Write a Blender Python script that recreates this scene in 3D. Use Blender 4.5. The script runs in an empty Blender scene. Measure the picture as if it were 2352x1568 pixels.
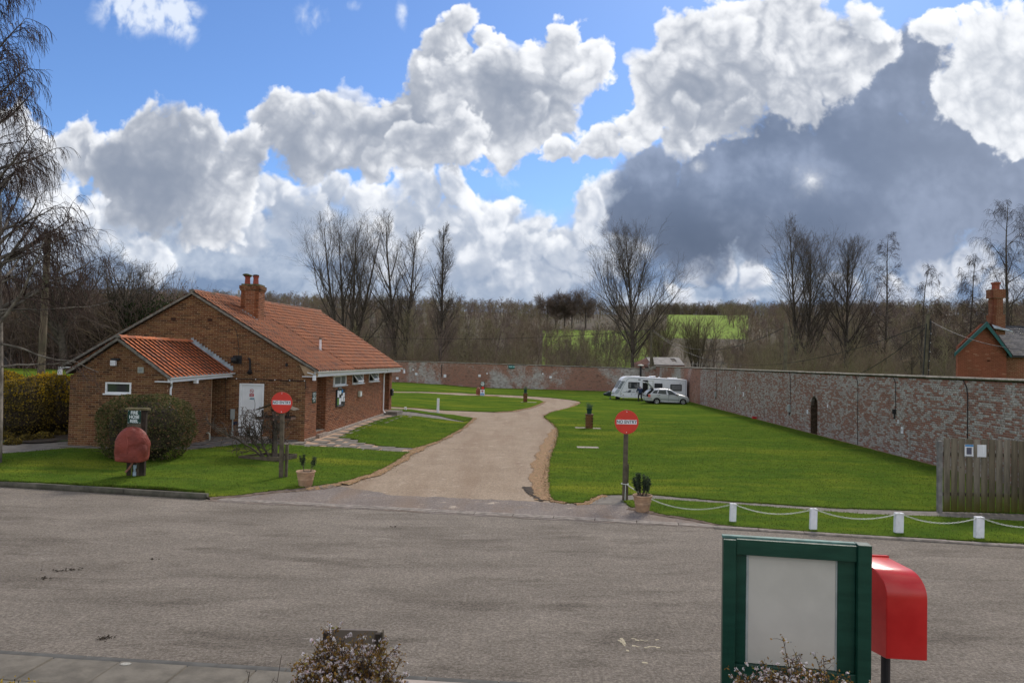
import bpy, bmesh, math, random
import numpy as np
from mathutils import Vector, Matrix, Euler, geometry
sc = bpy.context.scene
C = sc.collection
PI = math.pi
random.seed(4)
# ------------------------------------------------------------------ camera, sky, sun, exposure
F_PX, CX, CY, CAM_Z = 1670.0, 1176.0, 784.0, 3.6
PITCH, ROLL = 0.0272, 0.021
cam = bpy.data.cameras.new('camera'); cam.sensor_width = 36; cam.lens = 36*F_PX/2352; cam.clip_end = 4000; cam.clip_start = .05
camo = bpy.data.objects.new('camera', cam); C.objects.link(camo); sc.camera = camo
RM = Matrix.Rotation(PI/2+PITCH, 3, 'X') @ Matrix.Rotation(ROLL, 3, 'Z')
camo.matrix_world = Matrix.Translation((0, 0, CAM_Z)) @ RM.to_4x4()
SUN_EL, SUN_AZ = math.radians(41), math.radians(24)      # azimuth to the right of straight ahead
sun = bpy.data.lights.new('sun', 'SUN'); sun.energy = 2.3; sun.angle = math.radians(14); sun.color = (1, .90, .78)
suno = bpy.data.objects.new('sun', sun); C.objects.link(suno)
sd = Vector((math.sin(SUN_AZ)*math.cos(SUN_EL), math.cos(SUN_AZ)*math.cos(SUN_EL), math.sin(SUN_EL)))
suno.rotation_euler = sd.to_track_quat('Z', 'Y').to_euler()
sc.view_settings.view_transform = 'Standard'; sc.view_settings.look = 'None'
sc.view_settings.gamma = 1; sc.view_settings.use_curve_mapping = False
sc.view_settings.exposure = 0.3
sc.cycles.max_bounces = 5; sc.cycles.diffuse_bounces = 2; sc.cycles.glossy_bounces = 2
sc.cycles.transparent_max_bounces = 6
SKYTINT = (.66, .84, 1.12, 1)
# ------------------------------------------------------------------ clouds, computed here and laid over the Sky Texture
def _pn(x,y,seed):
    rs=np.random.RandomState(seed); N=256
    perm=rs.permutation(N); ang=rs.rand(N)*2*np.pi; gx=np.cos(ang).astype(np.float32); gy=np.sin(ang).astype(np.float32)
    xi=np.floor(x).astype(np.int32); yi=np.floor(y).astype(np.int32)
    fx=(x-xi).astype(np.float32); fy=(y-yi).astype(np.float32)
    u=fx*fx*fx*(fx*(fx*6-15)+10); v=fy*fy*fy*(fy*(fy*6-15)+10)
    a0=perm[xi&255]; a1=perm[(xi+1)&255]
    def g(a,yy,dx,dy):
        h=perm[(a+yy)&255]; return gx[h]*dx+gy[h]*dy
    n00=g(a0,yi,fx,fy); n10=g(a1,yi,fx-1,fy); n01=g(a0,yi+1,fx,fy-1); n11=g(a1,yi+1,fx-1,fy-1)
    a=n00+u*(n10-n00); b=n01+u*(n11-n01)
    return (a+v*(b-a))*1.5
def fbm(x,y,o,seed,gain=.5,billow=False):
    s=np.zeros(x.shape,np.float32); a=1.;t=0.
    for i in range(o):
        n=_pn(x,y,seed+i*7)
        if billow: n=np.abs(n)*2-.5
        s+=a*n; t+=a; a*=gain; x=x*2.03+17.1; y=y*2.03+9.7
    return s/t
def sst(a,b,x):
    t=np.clip((x-a)/(b-a),0,1); return t*t*(3-2*t)
WHITE=[(60,400,90),(170,390,70),(0,380,90),(320,370,90),(260,420,70),(450,345,75),(420,430,110),(520,430,70),(330,480,90),(480,520,90),(560,360,60),
(630,300,75),(740,265,55),(790,320,85),(700,350,80),(870,330,90),(900,290,80),(960,240,85),(1000,180,80),(1020,110,62),(1050,45,50),(1130,85,38),(1060,220,110),(1130,180,85),(1220,190,90),(1290,130,80),(1300,50,40),(1360,125,62),(1250,260,80),(1150,290,95),(1040,330,85),(950,350,75),(860,385,40),
(1290,345,40),(1370,325,50),(1450,280,65),(1500,200,70),(1545,150,80),(1600,90,100),(1560,290,55),(1650,200,110),(1700,70,120),(1800,50,130),(1800,170,95),(1900,90,110),(1990,50,80),(1850,205,60),(1600,250,75),(1420,220,50)]
LOW=[(560,480,50),(640,470,55),(760,455,55),(850,480,65),(960,450,55),(1040,450,48),(1100,490,55),(1160,480,42),(1200,545,60),(1120,600,120),(1290,560,60),(1360,470,60),(1390,560,100),(1280,640,110),(1000,560,110),(900,560,110),(700,540,90),(560,560,60),(1400,450,50),(240,540,80),(120,520,80),(340,620,60),(530,555,42)]
DARK=[(1500,420,90),(1560,520,60),(1460,480,60),(1510,440,95),(1600,480,135),(1650,400,110),(1800,390,175),(2000,350,200),(2200,360,170),(1750,500,80),(1640,510,60),(2100,440,130),(2330,400,150),(1960,200,130),(2090,120,100),(1900,450,130),(2200,250,130)]
PUFF=[(450,365,45),(480,340,38),(390,300,40),(690,260,34),(800,235,45),(770,262,30),(640,285,34),(560,430,40),(610,345,30),(880,270,40),(1000,240,45),(1180,120,45),(1090,150,40),(1390,130,35),(1310,170,45),(1500,120,50),(1660,60,60),(1770,120,50),(1560,330,34),(1440,330,36),(1560,240,40),(1690,230,36),(1890,60,50),(1200,250,45),(1090,330,40),(850,350,38),(700,330,35)]
RLOW=[(1600,612,36),(1680,606,34),(1750,612,40),(1830,640,46),(1560,680,34),(1640,690,30),(1930,640,50),(2050,640,60),(2150,600,60),(2230,560,50),(2300,640,60),(1990,690,50),(2150,690,50),(1730,680,36)]
LPUFF=[(600,465,32),(690,450,36),(830,470,40),(900,455,30),(960,440,34),(1040,440,38),(1075,490,34),(1140,480,34),(1120,540,40),(1185,530,36),(1230,570,40),(1090,590,45),(1170,620,50),(1290,580,40),(1340,520,36),(1370,460,36),(1400,520,40),(1250,640,45),(1330,620,45),(530,555,36),(720,500,40),(870,520,40),(1380,600,40),(1000,520,36),(200,535,40),(110,500,36)]
TR=[(2290,80,140),(2215,170,80),(2320,210,90),(2380,120,150),(2240,235,45),(2350,270,55),(2140,30,50),(1990,10,60)]
def field(X,Y,blobs,sx=1.0):
    F=np.full(X.shape,-9.,np.float32); H=np.zeros(X.shape,np.float32)
    for (cx,cy,r) in blobs:
        d2=((X-cx)**2+(Y-cy)**2)/(r*r)
        np.maximum(F,1-np.sqrt(d2),out=F)
        h=r*np.sqrt(np.clip(1.15-d2,0,None)); k=14.
        m=np.maximum(H,h); H=m+k*np.exp(-np.abs(H-h)/k)*.35
    return F,H
def sky_patch(x0,x1,y0,y1,W,Hh):
    """cloud colour (linear) and cover for the part of the sky the valley faces, in tangent-plane units"""
    X,Y=np.meshgrid(np.linspace(x0,x1,W,dtype=np.float32),np.linspace(y0,y1,Hh,dtype=np.float32))
    px=(x1-x0)/W
    w1=fbm(X/150,Y/150,4,11); w2=fbm(X/150,Y/150,4,31)
    w3=fbm(X/38,Y/38,5,51); w4=fbm(X/38,Y/38,5,71)
    XW=X+w1*60+w3*14; YW=Y+w2*60+w4*14
    bil=fbm(X/62+w1*.6,Y/62+w2*.6,6,91,.46,True)
    det=fbm(X/34+w3*.4,Y/34+w4*.4,6,131,.5)
    big=fbm(X/260,Y/200,5,171)
    fine=fbm(X/9+w3,Y/9+w4,4,777,.6)
    def shift(F,dx,dy):
        ix=int(round(dx/px)); iy=int(round(dy/px)); return np.roll(np.roll(F,-ix,1),-iy,0)
    def layer(blobs,edge,bump,white,grey,greyamt=1.,soft=.10,k=1.0,body=0.,sub=0.):
        F,H=field(XW,YW,blobs)
        D=F+bil*.20+det*.13+fine*.10
        a=sst(-.03,soft+.05*(1+big*3),D+edge)
        dens=np.clip(D+edge+.06,0,.5)
        tau=np.zeros(F.shape,np.float32)
        for st,w in ((7,.5),(15,.7),(28,1.),(46,1.),(70,.9),(105,.7)):
            tau+=w*shift(dens,st*.42,-st*.9)
        tr=np.exp(-tau*1.7*k)
        loc=np.exp(-dens*5.0)
        s=.16+.62*tr+.38*loc*(.4+.6*tr)+bil*bump+det*.12-big*.75*greyamt+body-sub
        s=.5+.5*np.tanh((s-.5)*1.75)+(bil*.22+det*.14)*(1-np.abs(2*np.clip(s,0,1)-1))
        s=np.clip(s,0,1)
        c=grey[None,None]*(1-s[...,None])+white[None,None]*s[...,None]
        return a,c
    Wt=np.array([.92,.93,.95],np.float32); Gr=np.array([.20,.24,.32],np.float32)
    C=np.zeros(X.shape+(3,),np.float32); A=np.zeros(X.shape,np.float32)
    def over(a,c):
        nonlocal C,A
        C=C*(1-a[...,None])+c*a[...,None]; A=A*(1-a)+a
    # thin grey-blue deck towards the horizon
    hz=sst(440,560,Y+w1*60+w3*15); 
    dk=fbm(X/300+w1*.3+w3*.2,Y/110+w2*.3+w4*.2,6,611,.5); s=np.clip(.24+dk*1.15+bil*.12+det*.10+sst(660,840,Y)*.30,0,1)[...,None]
    c=np.array([.17,.235,.36],np.float32)*(1-s)+np.array([.62,.67,.74],np.float32)*s
    over(np.clip(hz*1.1,0,1)*.97,c)
    shade0=np.zeros(X.shape,np.float32)
    for (cx,cy,rx,ry,k) in ((1270,590,70,60,.45),(1130,560,60,40,.3),(900,530,90,35,.35),(740,510,60,35,.3),(1330,640,60,40,.35),(1010,560,60,40,.3),(620,520,50,30,.25)): shade0+=k*np.exp(-(((XW-cx)/rx)**2+((YW-cy)/ry)**2))
    a,c=layer(LOW,.03,.34,Wt,np.array([.27,.33,.44],np.float32),greyamt=.9,soft=.26,k=.9,body=.04,sub=big*.8+shade0); over(a*np.clip(1.1-.75*sst(540,720,Y+w3*50),0,1),c)
    a,c=layer(RLOW,.05,.34,Wt,np.array([.24,.29,.40],np.float32),soft=.5,body=.12,sub=big*.6); over(a*.85,c)
    a,c=layer(LPUFF,.05,.30,Wt,np.array([.27,.33,.44],np.float32),soft=.34,body=.10,sub=big*.5); over(a*.8,c)
    # wisps
    wf=np.exp(-(((X-290)/95)**2+((Y-45)/62)**2))+.7*np.exp(-(((X-400)/40)**2+((Y-60)/70)**2))+.55*np.exp(-(((X-905)/16)**2+((Y-30)/45)**2))+.4*np.exp(-(((X-690)/45)**2+((Y-50)/50)**2))+.35*np.exp(-(((X-800)/40)**2+((Y-20)/18)**2))+.4*np.exp(-(((X-1160)/40)**2+((Y-420)/25)**2))
    a=np.clip(sst(.15,1.0,wf*(1+fbm(X/40+w1,Y/60,6,401,.6)*1.6))*.8,0,1); over(a,np.broadcast_to(np.array([.75,.80,.87],np.float32),C.shape))
    dm=big*.9
    a,c=layer(DARK,.26,.08,np.array([.29,.35,.48],np.float32),np.array([.13,.172,.262],np.float32),greyamt=1.7,soft=.42,k=.5,sub=-.06)
    k=sst(1750,2300,X)[...,None]*.4; c=c*(1-k)+np.array([.27,.31,.40],np.float32)*k; 
    lo=sst(380,560,Y)*sst(2200,1700,X); c=c*(1-.28*lo[...,None])
    over(a,c)
    shade=np.zeros(X.shape,np.float32)
    for (cx,cy,rx,ry,k) in ((345,455,130,75,.62),(250,400,60,60,.25),(600,400,60,30,.15),(1050,420,60,30,.2),(1250,600,90,60,.25),(900,520,90,40,.2),(2300,180,50,70,.2),(905,255,70,75,.38),(1010,300,130,50,.34),(1120,225,60,60,.25),(1560,200,60,60,.25),(1600,170,60,40,.22),(1720,110,80,50,.2),(760,395,80,30,.2),(1250,190,50,60,.15),(560,250,60,40,.2),(420,330,50,40,.22)):
        shade+=k*np.exp(-(((XW-cx)/rx)**2+((YW-cy)/ry)**2))
    for grp in (WHITE[0:3],WHITE[11:22],WHITE[3:11],WHITE[22:30],WHITE[30:36],WHITE[36:48],PUFF):
        a,c=layer(grp,.05,.24,Wt,Gr,body=.13,sub=shade*1.35,soft=.38 if grp is PUFF else .17); over(a*(.75 if grp is PUFF else 1),c)
    a,c=layer(TR,.02,.26,Wt,np.array([.36,.40,.47],np.float32),greyamt=.7,soft=.2,body=.25,k=.8); over(a,c)
    # a thin place in the dark cloud and a scrap of lit cloud
    for (cx,cy,r,k) in ((1860,383,15,.42),(1860,383,30,.12),(1598,362,12,.25)):
        a=np.exp(-((X-cx)**2+((Y-cy))**2)/(r*r)*(1+det*1.2))*k*(1+fine*.8); over(np.clip(a,0,1),np.broadcast_to(np.array([.95,.96,.97],np.float32),C.shape))
    return C,A
AX, B0, B1 = 1.06, -.05, .84
cw, ch = 2300, 960
def sky_cover():
    x0, x1 = CX-AX*F_PX, CX+AX*F_PX
    y0, y1 = 830-B1*F_PX, 830-B0*F_PX
    return sky_patch(x0, x1, y0, y1, cw, ch)
cc, ca = sky_cover()
buf = np.zeros((ch, cw, 4), np.float32)
buf[..., :3] = cc/np.clip(ca[..., None], .02, 1); buf[..., 3] = ca
img = bpy.data.images.new('cloud_cover', cw, ch, alpha=True, float_buffer=True)
img.alpha_mode = 'CHANNEL_PACKED'
img.pixels.foreach_set(np.ascontiguousarray(buf[::-1]).ravel()); img.update()
world = bpy.data.worlds.new('World'); sc.world = world; world.use_nodes = True
wn = world.node_tree; wn.nodes.clear(); WL = wn.links.new
def wnode(t, **k):
    n = wn.nodes.new(t)
    for a, b in k.items(): setattr(n, a, b)
    return n
def wmath(op, a, b=None, c=None):
    n = wnode('ShaderNodeMath', operation=op)
    for i, v in enumerate((a, b, c)):
        if v is None: continue
        if isinstance(v, (int, float)): n.inputs[i].default_value = v
        else: WL(v, n.inputs[i])
    return n.outputs[0]
tc = wnode('ShaderNodeTexCoord'); sep = wnode('ShaderNodeSeparateXYZ'); WL(tc.outputs['Generated'], sep.inputs[0])
sx_, sy_, sz_ = sep.outputs
ysafe = wmath('MAXIMUM', sy_, .02)
a_ = wmath('DIVIDE', sx_, ysafe); b_ = wmath('DIVIDE', sz_, ysafe)
b2 = wmath('SUBTRACT', b_, wmath('MULTIPLY', a_, -ROLL))
u_ = wmath('MULTIPLY_ADD', a_, .5/AX, .5); v_ = wmath('MULTIPLY_ADD', b2, 1/(B1-B0), -B0/(B1-B0))
cmb = wnode('ShaderNodeCombineXYZ'); WL(u_, cmb.inputs[0]); WL(v_, cmb.inputs[1])
im = wnode('ShaderNodeTexImage', image=img, extension='EXTEND', interpolation='Cubic'); WL(cmb.outputs[0], im.inputs[0])
def edge(x, w):   # 1 inside 0..1, fading over w at the borders
    a = wmath('MINIMUM', x, wmath('SUBTRACT', 1.0, x)); n = wnode('ShaderNodeMapRange', interpolation_type='SMOOTHSTEP'); WL(a, n.inputs[0]); n.inputs[1].default_value = 0; n.inputs[2].default_value = w
    return n.outputs[0]
vv = wmath('MAXIMUM', v_, .5)     # only the top border fades, the bottom is under the horizon
mask = wmath('MULTIPLY', wmath('MULTIPLY', edge(u_, .09), edge(vv, .12)), wmath('GREATER_THAN', sy_, .03))
# everywhere else: unseen broken cloud, brightened and warmed to light faces towards the camera
nz = wnode('ShaderNodeTexNoise'); nz.inputs['Scale'].default_value = 2.6; nz.inputs['Detail'].default_value = 6; nz.inputs['Distortion'].default_value = .4
WL(tc.outputs['Generated'], nz.inputs['Vector'])
cr = wnode('ShaderNodeMapRange', interpolation_type='SMOOTHSTEP'); WL(nz.outputs[0], cr.inputs[0]); cr.inputs[1].default_value = .44; cr.inputs[2].default_value = .56
cl = wnode('ShaderNodeMix', data_type='RGBA'); WL(nz.outputs[0], cl.inputs[0]); cl.inputs[6].default_value = (.80, .80, .82, 1); cl.inputs[7].default_value = (1.2, 1.16, 1.10, 1)
rgbm = wnode('ShaderNodeMix', data_type='RGBA'); WL(mask, rgbm.inputs[0]); WL(cl.outputs[2], rgbm.inputs[6]); WL(im.outputs[0], rgbm.inputs[7])
am = wnode('ShaderNodeMix', data_type='FLOAT'); WL(mask, am.inputs[0]); WL(cr.outputs[0], am.inputs[2]); WL(im.outputs[1], am.inputs[3])
sky = wnode('ShaderNodeTexSky', sky_type='NISHITA', sun_disc=False, sun_elevation=SUN_EL, sun_rotation=SUN_AZ, altitude=100, air_density=1.0, dust_density=.3, ozone_density=2.0)
STR = .1
tint = wnode('ShaderNodeMix', data_type='RGBA', blend_type='MULTIPLY'); tint.inputs[0].default_value = 1; WL(sky.outputs[0], tint.inputs[6]); tint.inputs[7].default_value = SKYTINT
cs = wnode('ShaderNodeVectorMath', operation='SCALE'); WL(rgbm.outputs[2], cs.inputs[0]); cs.inputs[3].default_value = 1/STR
fin = wnode('ShaderNodeMix', data_type='RGBA'); WL(am.outputs[0], fin.inputs[0]); WL(tint.outputs[2], fin.inputs[6]); WL(cs.outputs[0], fin.inputs[7])
bg = wnode('ShaderNodeBackground'); bg.inputs[1].default_value = STR; WL(fin.outputs[2], bg.inputs[0])
WL(bg.outputs[0], wnode('ShaderNodeOutputWorld').inputs[0])
# ------------------------------------------------------------------ helpers
CAM = Vector((0, 0, CAM_Z))
def ss(a, b, x):
    t = np.clip((np.asarray(x, float)-a)/(b-a), 0, 1); return t*t*(3-2*t)
def G(x, y):      # height of the ground inside the walls
    left = ss(-4, -8, x)
    g = .12*ss(-7, -9.5, x)*ss(17, 20, y)*1.0+.15*ss(20, 29, y)*left+.15*ss(-9, -15, x)*ss(18, 25, y)+.18*ss(30, 45, y)*ss(-3, -7, x)*ss(62, 52, y)
    g = g+.16*ss(-3, -7, x)*ss(45, 60, y)*0+.75*ss(-16, -50, x)*ss(45, 85, y)
    return g if isinstance(x, np.ndarray) else float(g)
def ray(px, py):
    return RM @ Vector(((px-CX)/F_PX, (CY-py)/F_PX, -1))
def flat(px, py, z=0):
    d = ray(px, py); t = (z-CAM_Z)/d.z; return CAM+d*t
def gpt(px, py):
    p = flat(px, py, 0)
    for _ in range(8): p = flat(px, py, G(p.x, p.y))
    return p
def atY(px, py, Y):
    d = ray(px, py); return CAM+d*(Y/d.y)
def hz(px): return 829.6+.021*(px-CX)
# --- objects
def prop(o, label=None, cat=None, group=None, kind=None):
    if label: o['label'] = label
    if cat: o['category'] = cat
    if group: o['group'] = group
    if kind: o['kind'] = kind
    return o
def thing(name, loc, label, cat, group=None):
    o = bpy.data.objects.new(name, None); C.objects.link(o); o.location = loc; o.empty_display_size = .2
    return prop(o, label, cat, group)
def wmat(p):
    return (wmat(p.parent) @ p.matrix_parent_inverse @ p.matrix_basis) if p.parent else p.matrix_basis.copy()
def link(name, me, parent=None, mat=None, kind=None):
    o = bpy.data.objects.new(name, me); C.objects.link(o)
    if parent: o.parent = parent; o.matrix_parent_inverse = wmat(parent).inverted()
    if mat and me is not None and not len(me.materials): me.materials.append(mat)
    if kind: o['kind'] = kind
    return o
def np_mesh(name, v, f, mat=None, smooth=False):
    v = np.asarray(v, np.float32); f = np.asarray(f, np.int32); k = f.shape[1]
    me = bpy.data.meshes.new(name); me.vertices.add(len(v)); me.vertices.foreach_set('co', v.ravel())
    me.loops.add(f.size); me.loops.foreach_set('vertex_index', f.ravel())
    me.polygons.add(len(f)); me.polygons.foreach_set('loop_start', np.arange(len(f), dtype=np.int32)*k)
    try: me.polygons.foreach_set('loop_total', np.full(len(f), k, np.int32))
    except Exception: pass
    if smooth: me.polygons.foreach_set('use_smooth', np.ones(len(f), bool))
    me.update(calc_edges=True)
    if mat: me.materials.append(mat)
    return me
class MB:
    def __init__(s): s.v = []; s.f = []; s.m = []; s.mi = 0
    def add(s, vs, fs):
        n = len(s.v); s.v += [tuple(v) for v in vs]; s.f += [tuple(i+n for i in f) for f in fs]; s.m += [s.mi]*len(fs); return s
    def hexa(s, c):     # eight corners: bottom ring then top ring
        return s.add(c, [(3, 2, 1, 0), (4, 5, 6, 7), (0, 1, 5, 4), (1, 2, 6, 5), (2, 3, 7, 6), (3, 0, 4, 7)])
    def box(s, x0, x1, y0, y1, z0, z1):
        return s.hexa([(x0, y0, z0), (x1, y0, z0), (x1, y1, z0), (x0, y1, z0), (x0, y0, z1), (x1, y0, z1), (x1, y1, z1), (x0, y1, z1)])
    def bar(s, a, b, w, h, up=(0, 0, 1)):    # rectangular bar from a to b
        a, b = Vector(a), Vector(b); d = (b-a).normalized(); up = Vector(up)
        if abs(d.dot(up)) > .98: up = Vector((0, 1, 0))
        r = d.cross(up).normalized()*w/2; u = r.cross(d).normalized()*h/2
        return s.hexa([a-r-u, a+r-u, a+r+u, a-r+u, b-r-u, b+r-u, b+r+u, b-r+u])
    def tube(s, pts, r, n=8, cap=True):
        pts = [Vector(p) for p in pts]; rs = r if isinstance(r, (list, tuple)) else [r]*len(pts)
        rings = []; ref = None
        for i, p in enumerate(pts):
            d = (pts[min(i+1, len(pts)-1)]-pts[max(i-1, 0)]).normalized()
            if ref is None: ref = d.orthogonal().normalized()
            ref = (ref-d*ref.dot(d)).normalized(); q = d.cross(ref)
            rings.append([p+(ref*math.cos(2*PI*k/n)+q*math.sin(2*PI*k/n))*rs[i] for k in range(n)])
        vs = [v for rg in rings for v in rg]
        fs = [(i*n+k, i*n+(k+1) % n, (i+1)*n+(k+1) % n, (i+1)*n+k) for i in range(len(pts)-1) for k in range(n)]
        if cap: fs += [tuple(reversed(range(n))), tuple((len(pts)-1)*n+k for k in range(n))]
        return s.add(vs, fs)
    def lathe(s, c, prof, n=20, cap=True):
        c = Vector(c); vs = [c+Vector((r*math.cos(2*PI*k/n), r*math.sin(2*PI*k/n), z)) for r, z in prof for k in range(n)]
        m = len(prof); fs = [(i*n+k, i*n+(k+1) % n, (i+1)*n+(k+1) % n, (i+1)*n+k) for i in range(m-1) for k in range(n)]
        if cap: fs += [tuple(reversed(range(n))), tuple((m-1)*n+k for k in range(n))]
        return s.add(vs, fs)
    def prism(s, pts, off):      # polygon (3d points) pushed by off
        n = len(pts); off = Vector(off); vs = [Vector(p) for p in pts]+[Vector(p)+off for p in pts]
        return s.add(vs, [tuple(range(n)), tuple(reversed(range(n, 2*n)))]+[(i, i+n, (i+1) % n+n, (i+1) % n) for i in range(n)])
    def mesh(s, name, mats=None, smooth=False):
        me = bpy.data.meshes.new(name); me.from_pydata(s.v, [], s.f)
        for m in (mats if isinstance(mats, (list, tuple)) else [mats] if mats else []): me.materials.append(m)
        if any(s.m): me.polygons.foreach_set('material_index', s.m)
        if smooth: me.polygons.foreach_set('use_smooth', [True]*len(s.f))
        me.update(); bm = bmesh.new(); bm.from_mesh(me); bmesh.ops.recalc_face_normals(bm, faces=bm.faces); bm.to_mesh(me); bm.free()
        return me
    def obj(s, name, mats=None, parent=None, kind=None, smooth=False):
        return link(name, s.mesh(name, mats, smooth), parent, None, kind)
def bevel(o, w, seg=2):
    m = o.modifiers.new('bevel', 'BEVEL'); m.width = w; m.segments = seg; m.limit_method = 'ANGLE'; return o
def text_mesh(name, txt, size, origin, right, up, mat, parent, space=1.0, bold=0.0, align='CENTER', sx=1.0):
    cu = bpy.data.curves.new('txt', 'FONT'); cu.body = txt; cu.size = size; cu.align_x = align; cu.align_y = 'CENTER'; cu.space_character = space; cu.offset = bold; cu.space_line = .86
    t = bpy.data.objects.new('txt', cu); me = bpy.data.meshes.new_from_object(t)
    bpy.data.objects.remove(t)
    r, u = Vector(right).normalized(), Vector(up).normalized(); n = r.cross(u)
    me.transform(Matrix(((r.x*sx, u.x, n.x, origin[0]), (r.y*sx, u.y, n.y, origin[1]), (r.z*sx, u.z, n.z, origin[2]), (0, 0, 0, 1))))
    me.materials.clear(); me.name = name
    return link(name, me, parent, mat)
def copy_tree(o, parent=None):
    c = o.copy(); C.objects.link(c)
    if parent: c.parent = parent
    for ch in o.children: copy_tree(ch, c)
    return c
# --- many alike pieces: the 300 that show largest become objects sharing one mesh, the rest one joined part
def pieces(name, unit, mats4, mat, parent, limit=300, rest=None, sees=None):
    uv, uf = unit; uv = np.asarray(uv, float); uf = np.asarray(uf)
    M = np.asarray(mats4, float).reshape(-1, 4, 4)
    d = np.linalg.norm(M[:, :3, 3]-np.array([0, 0, CAM_Z]), axis=1)
    if sees is not None: d = d+(~np.asarray(sees))*1000
    order = np.argsort(d); near, far = order[:limit], order[limit:]
    me = np_mesh(name, uv, uf, mat)
    for i in near:
        o = link(name, me, parent); m = Matrix(M[i].tolist())
        o.matrix_basis = m
    if len(far):
        V = np.einsum('nij,kj->nki', M[far][:, :3, :3], uv)+M[far][:, None, :3, 3]
        Fc = uf[None]+(np.arange(len(far))*len(uv))[:, None, None]
        link(rest or name+'s', np_mesh(rest or name+'s', V.reshape(-1, 3), Fc.reshape(-1, uf.shape[1]), mat), parent, None, 'stuff')
BOXU = ([(0, 0, 0), (1, 0, 0), (1, 1, 0), (0, 1, 0), (0, 0, 1), (1, 0, 1), (1, 1, 1), (0, 1, 1)],
        [(0, 3, 2, 1), (4, 5, 6, 7), (0, 1, 5, 4), (1, 2, 6, 5), (2, 3, 7, 6), (3, 0, 4, 7)])
BRICKU = ([(0, 0, 0), (1, 0, 0), (1, 0, 1), (0, 0, 1), (.02, 1, .05), (.98, 1, .05), (.98, 1, .95), (.02, 1, .95)],
          [(4, 5, 6, 7), (0, 1, 5, 4), (1, 2, 6, 5), (2, 3, 7, 6), (3, 0, 4, 7)])   # y = outward
def basis(o, x, y, z):
    return [[x[0], y[0], z[0], o[0]], [x[1], y[1], z[1], o[1]], [x[2], y[2], z[2], o[2]], [0, 0, 0, 1]]
def brick_wall(parent, o, d, out, length, z0, z1, mats, span=None, holes=(), bl=.215, bh=.065, j=.01, dep=.02, limit=300, proud=.006, seed=1, name='brick', maxlen=None, core='wall_core'):
    """courses of bricks on a plane from o along d (2d unit), facing out (2d unit), with a mortar core behind"""
    rs = random.Random(seed); o = Vector((o[0], o[1])); d = Vector(d[:2]).normalized(); out = Vector(out[:2]).normalized()
    M = []; core_b = MB(); n = int(math.ceil((z1-z0)/(bh+j)))
    for r in range(n):
        za = z0+r*(bh+j); zb = za+bh; zm = (za+zb)/2
        if zm > z1: break
        spans = [(0, length)] if span is None else span(zm)
        for h0, h1, hz0, hz1 in holes:
            if hz0-.01 < zm < hz1+.01:
                ns = []
                for a, b in spans:
                    if h1 <= a or h0 >= b: ns.append((a, b)); continue
                    if h0 > a: ns.append((a, h0))
                    if h1 < b: ns.append((h1, b))
                spans = ns
        for a, b in spans:
            if b-a < .02: continue
            p, q = o+d*a, o+d*b; i1 = out*(-.18)
            core_b.hexa([(p.x, p.y, za-j), (q.x, q.y, za-j), (q.x+i1.x, q.y+i1.y, za-j), (p.x+i1.x, p.y+i1.y, za-j), (p.x, p.y, zb), (q.x, q.y, zb), (q.x+i1.x, q.y+i1.y, zb), (p.x+i1.x, p.y+i1.y, zb)])
            pitch = bl+j; s = math.floor(a/pitch)*pitch-(pitch/2 if r % 2 else 0)
            while s < b:
                if maxlen and s > maxlen: break
                sa, sb = max(s, a), min(s+bl, b)
                if sb-sa > .03:
                    pr = proud+rs.uniform(-.003, .003); q0 = o+d*sa
                    M.append(basis((q0.x, q0.y, za+rs.uniform(-.001, .001)), (d.x*(sb-sa), d.y*(sb-sa), 0), (out.x*pr, out.y*pr, 0), (0, 0, bh)))
                s += pitch
    core_b.obj(core, mats[1], parent)
    pieces(name, BRICKU, M, mats[0], parent, limit, 'brickwork')
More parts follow.
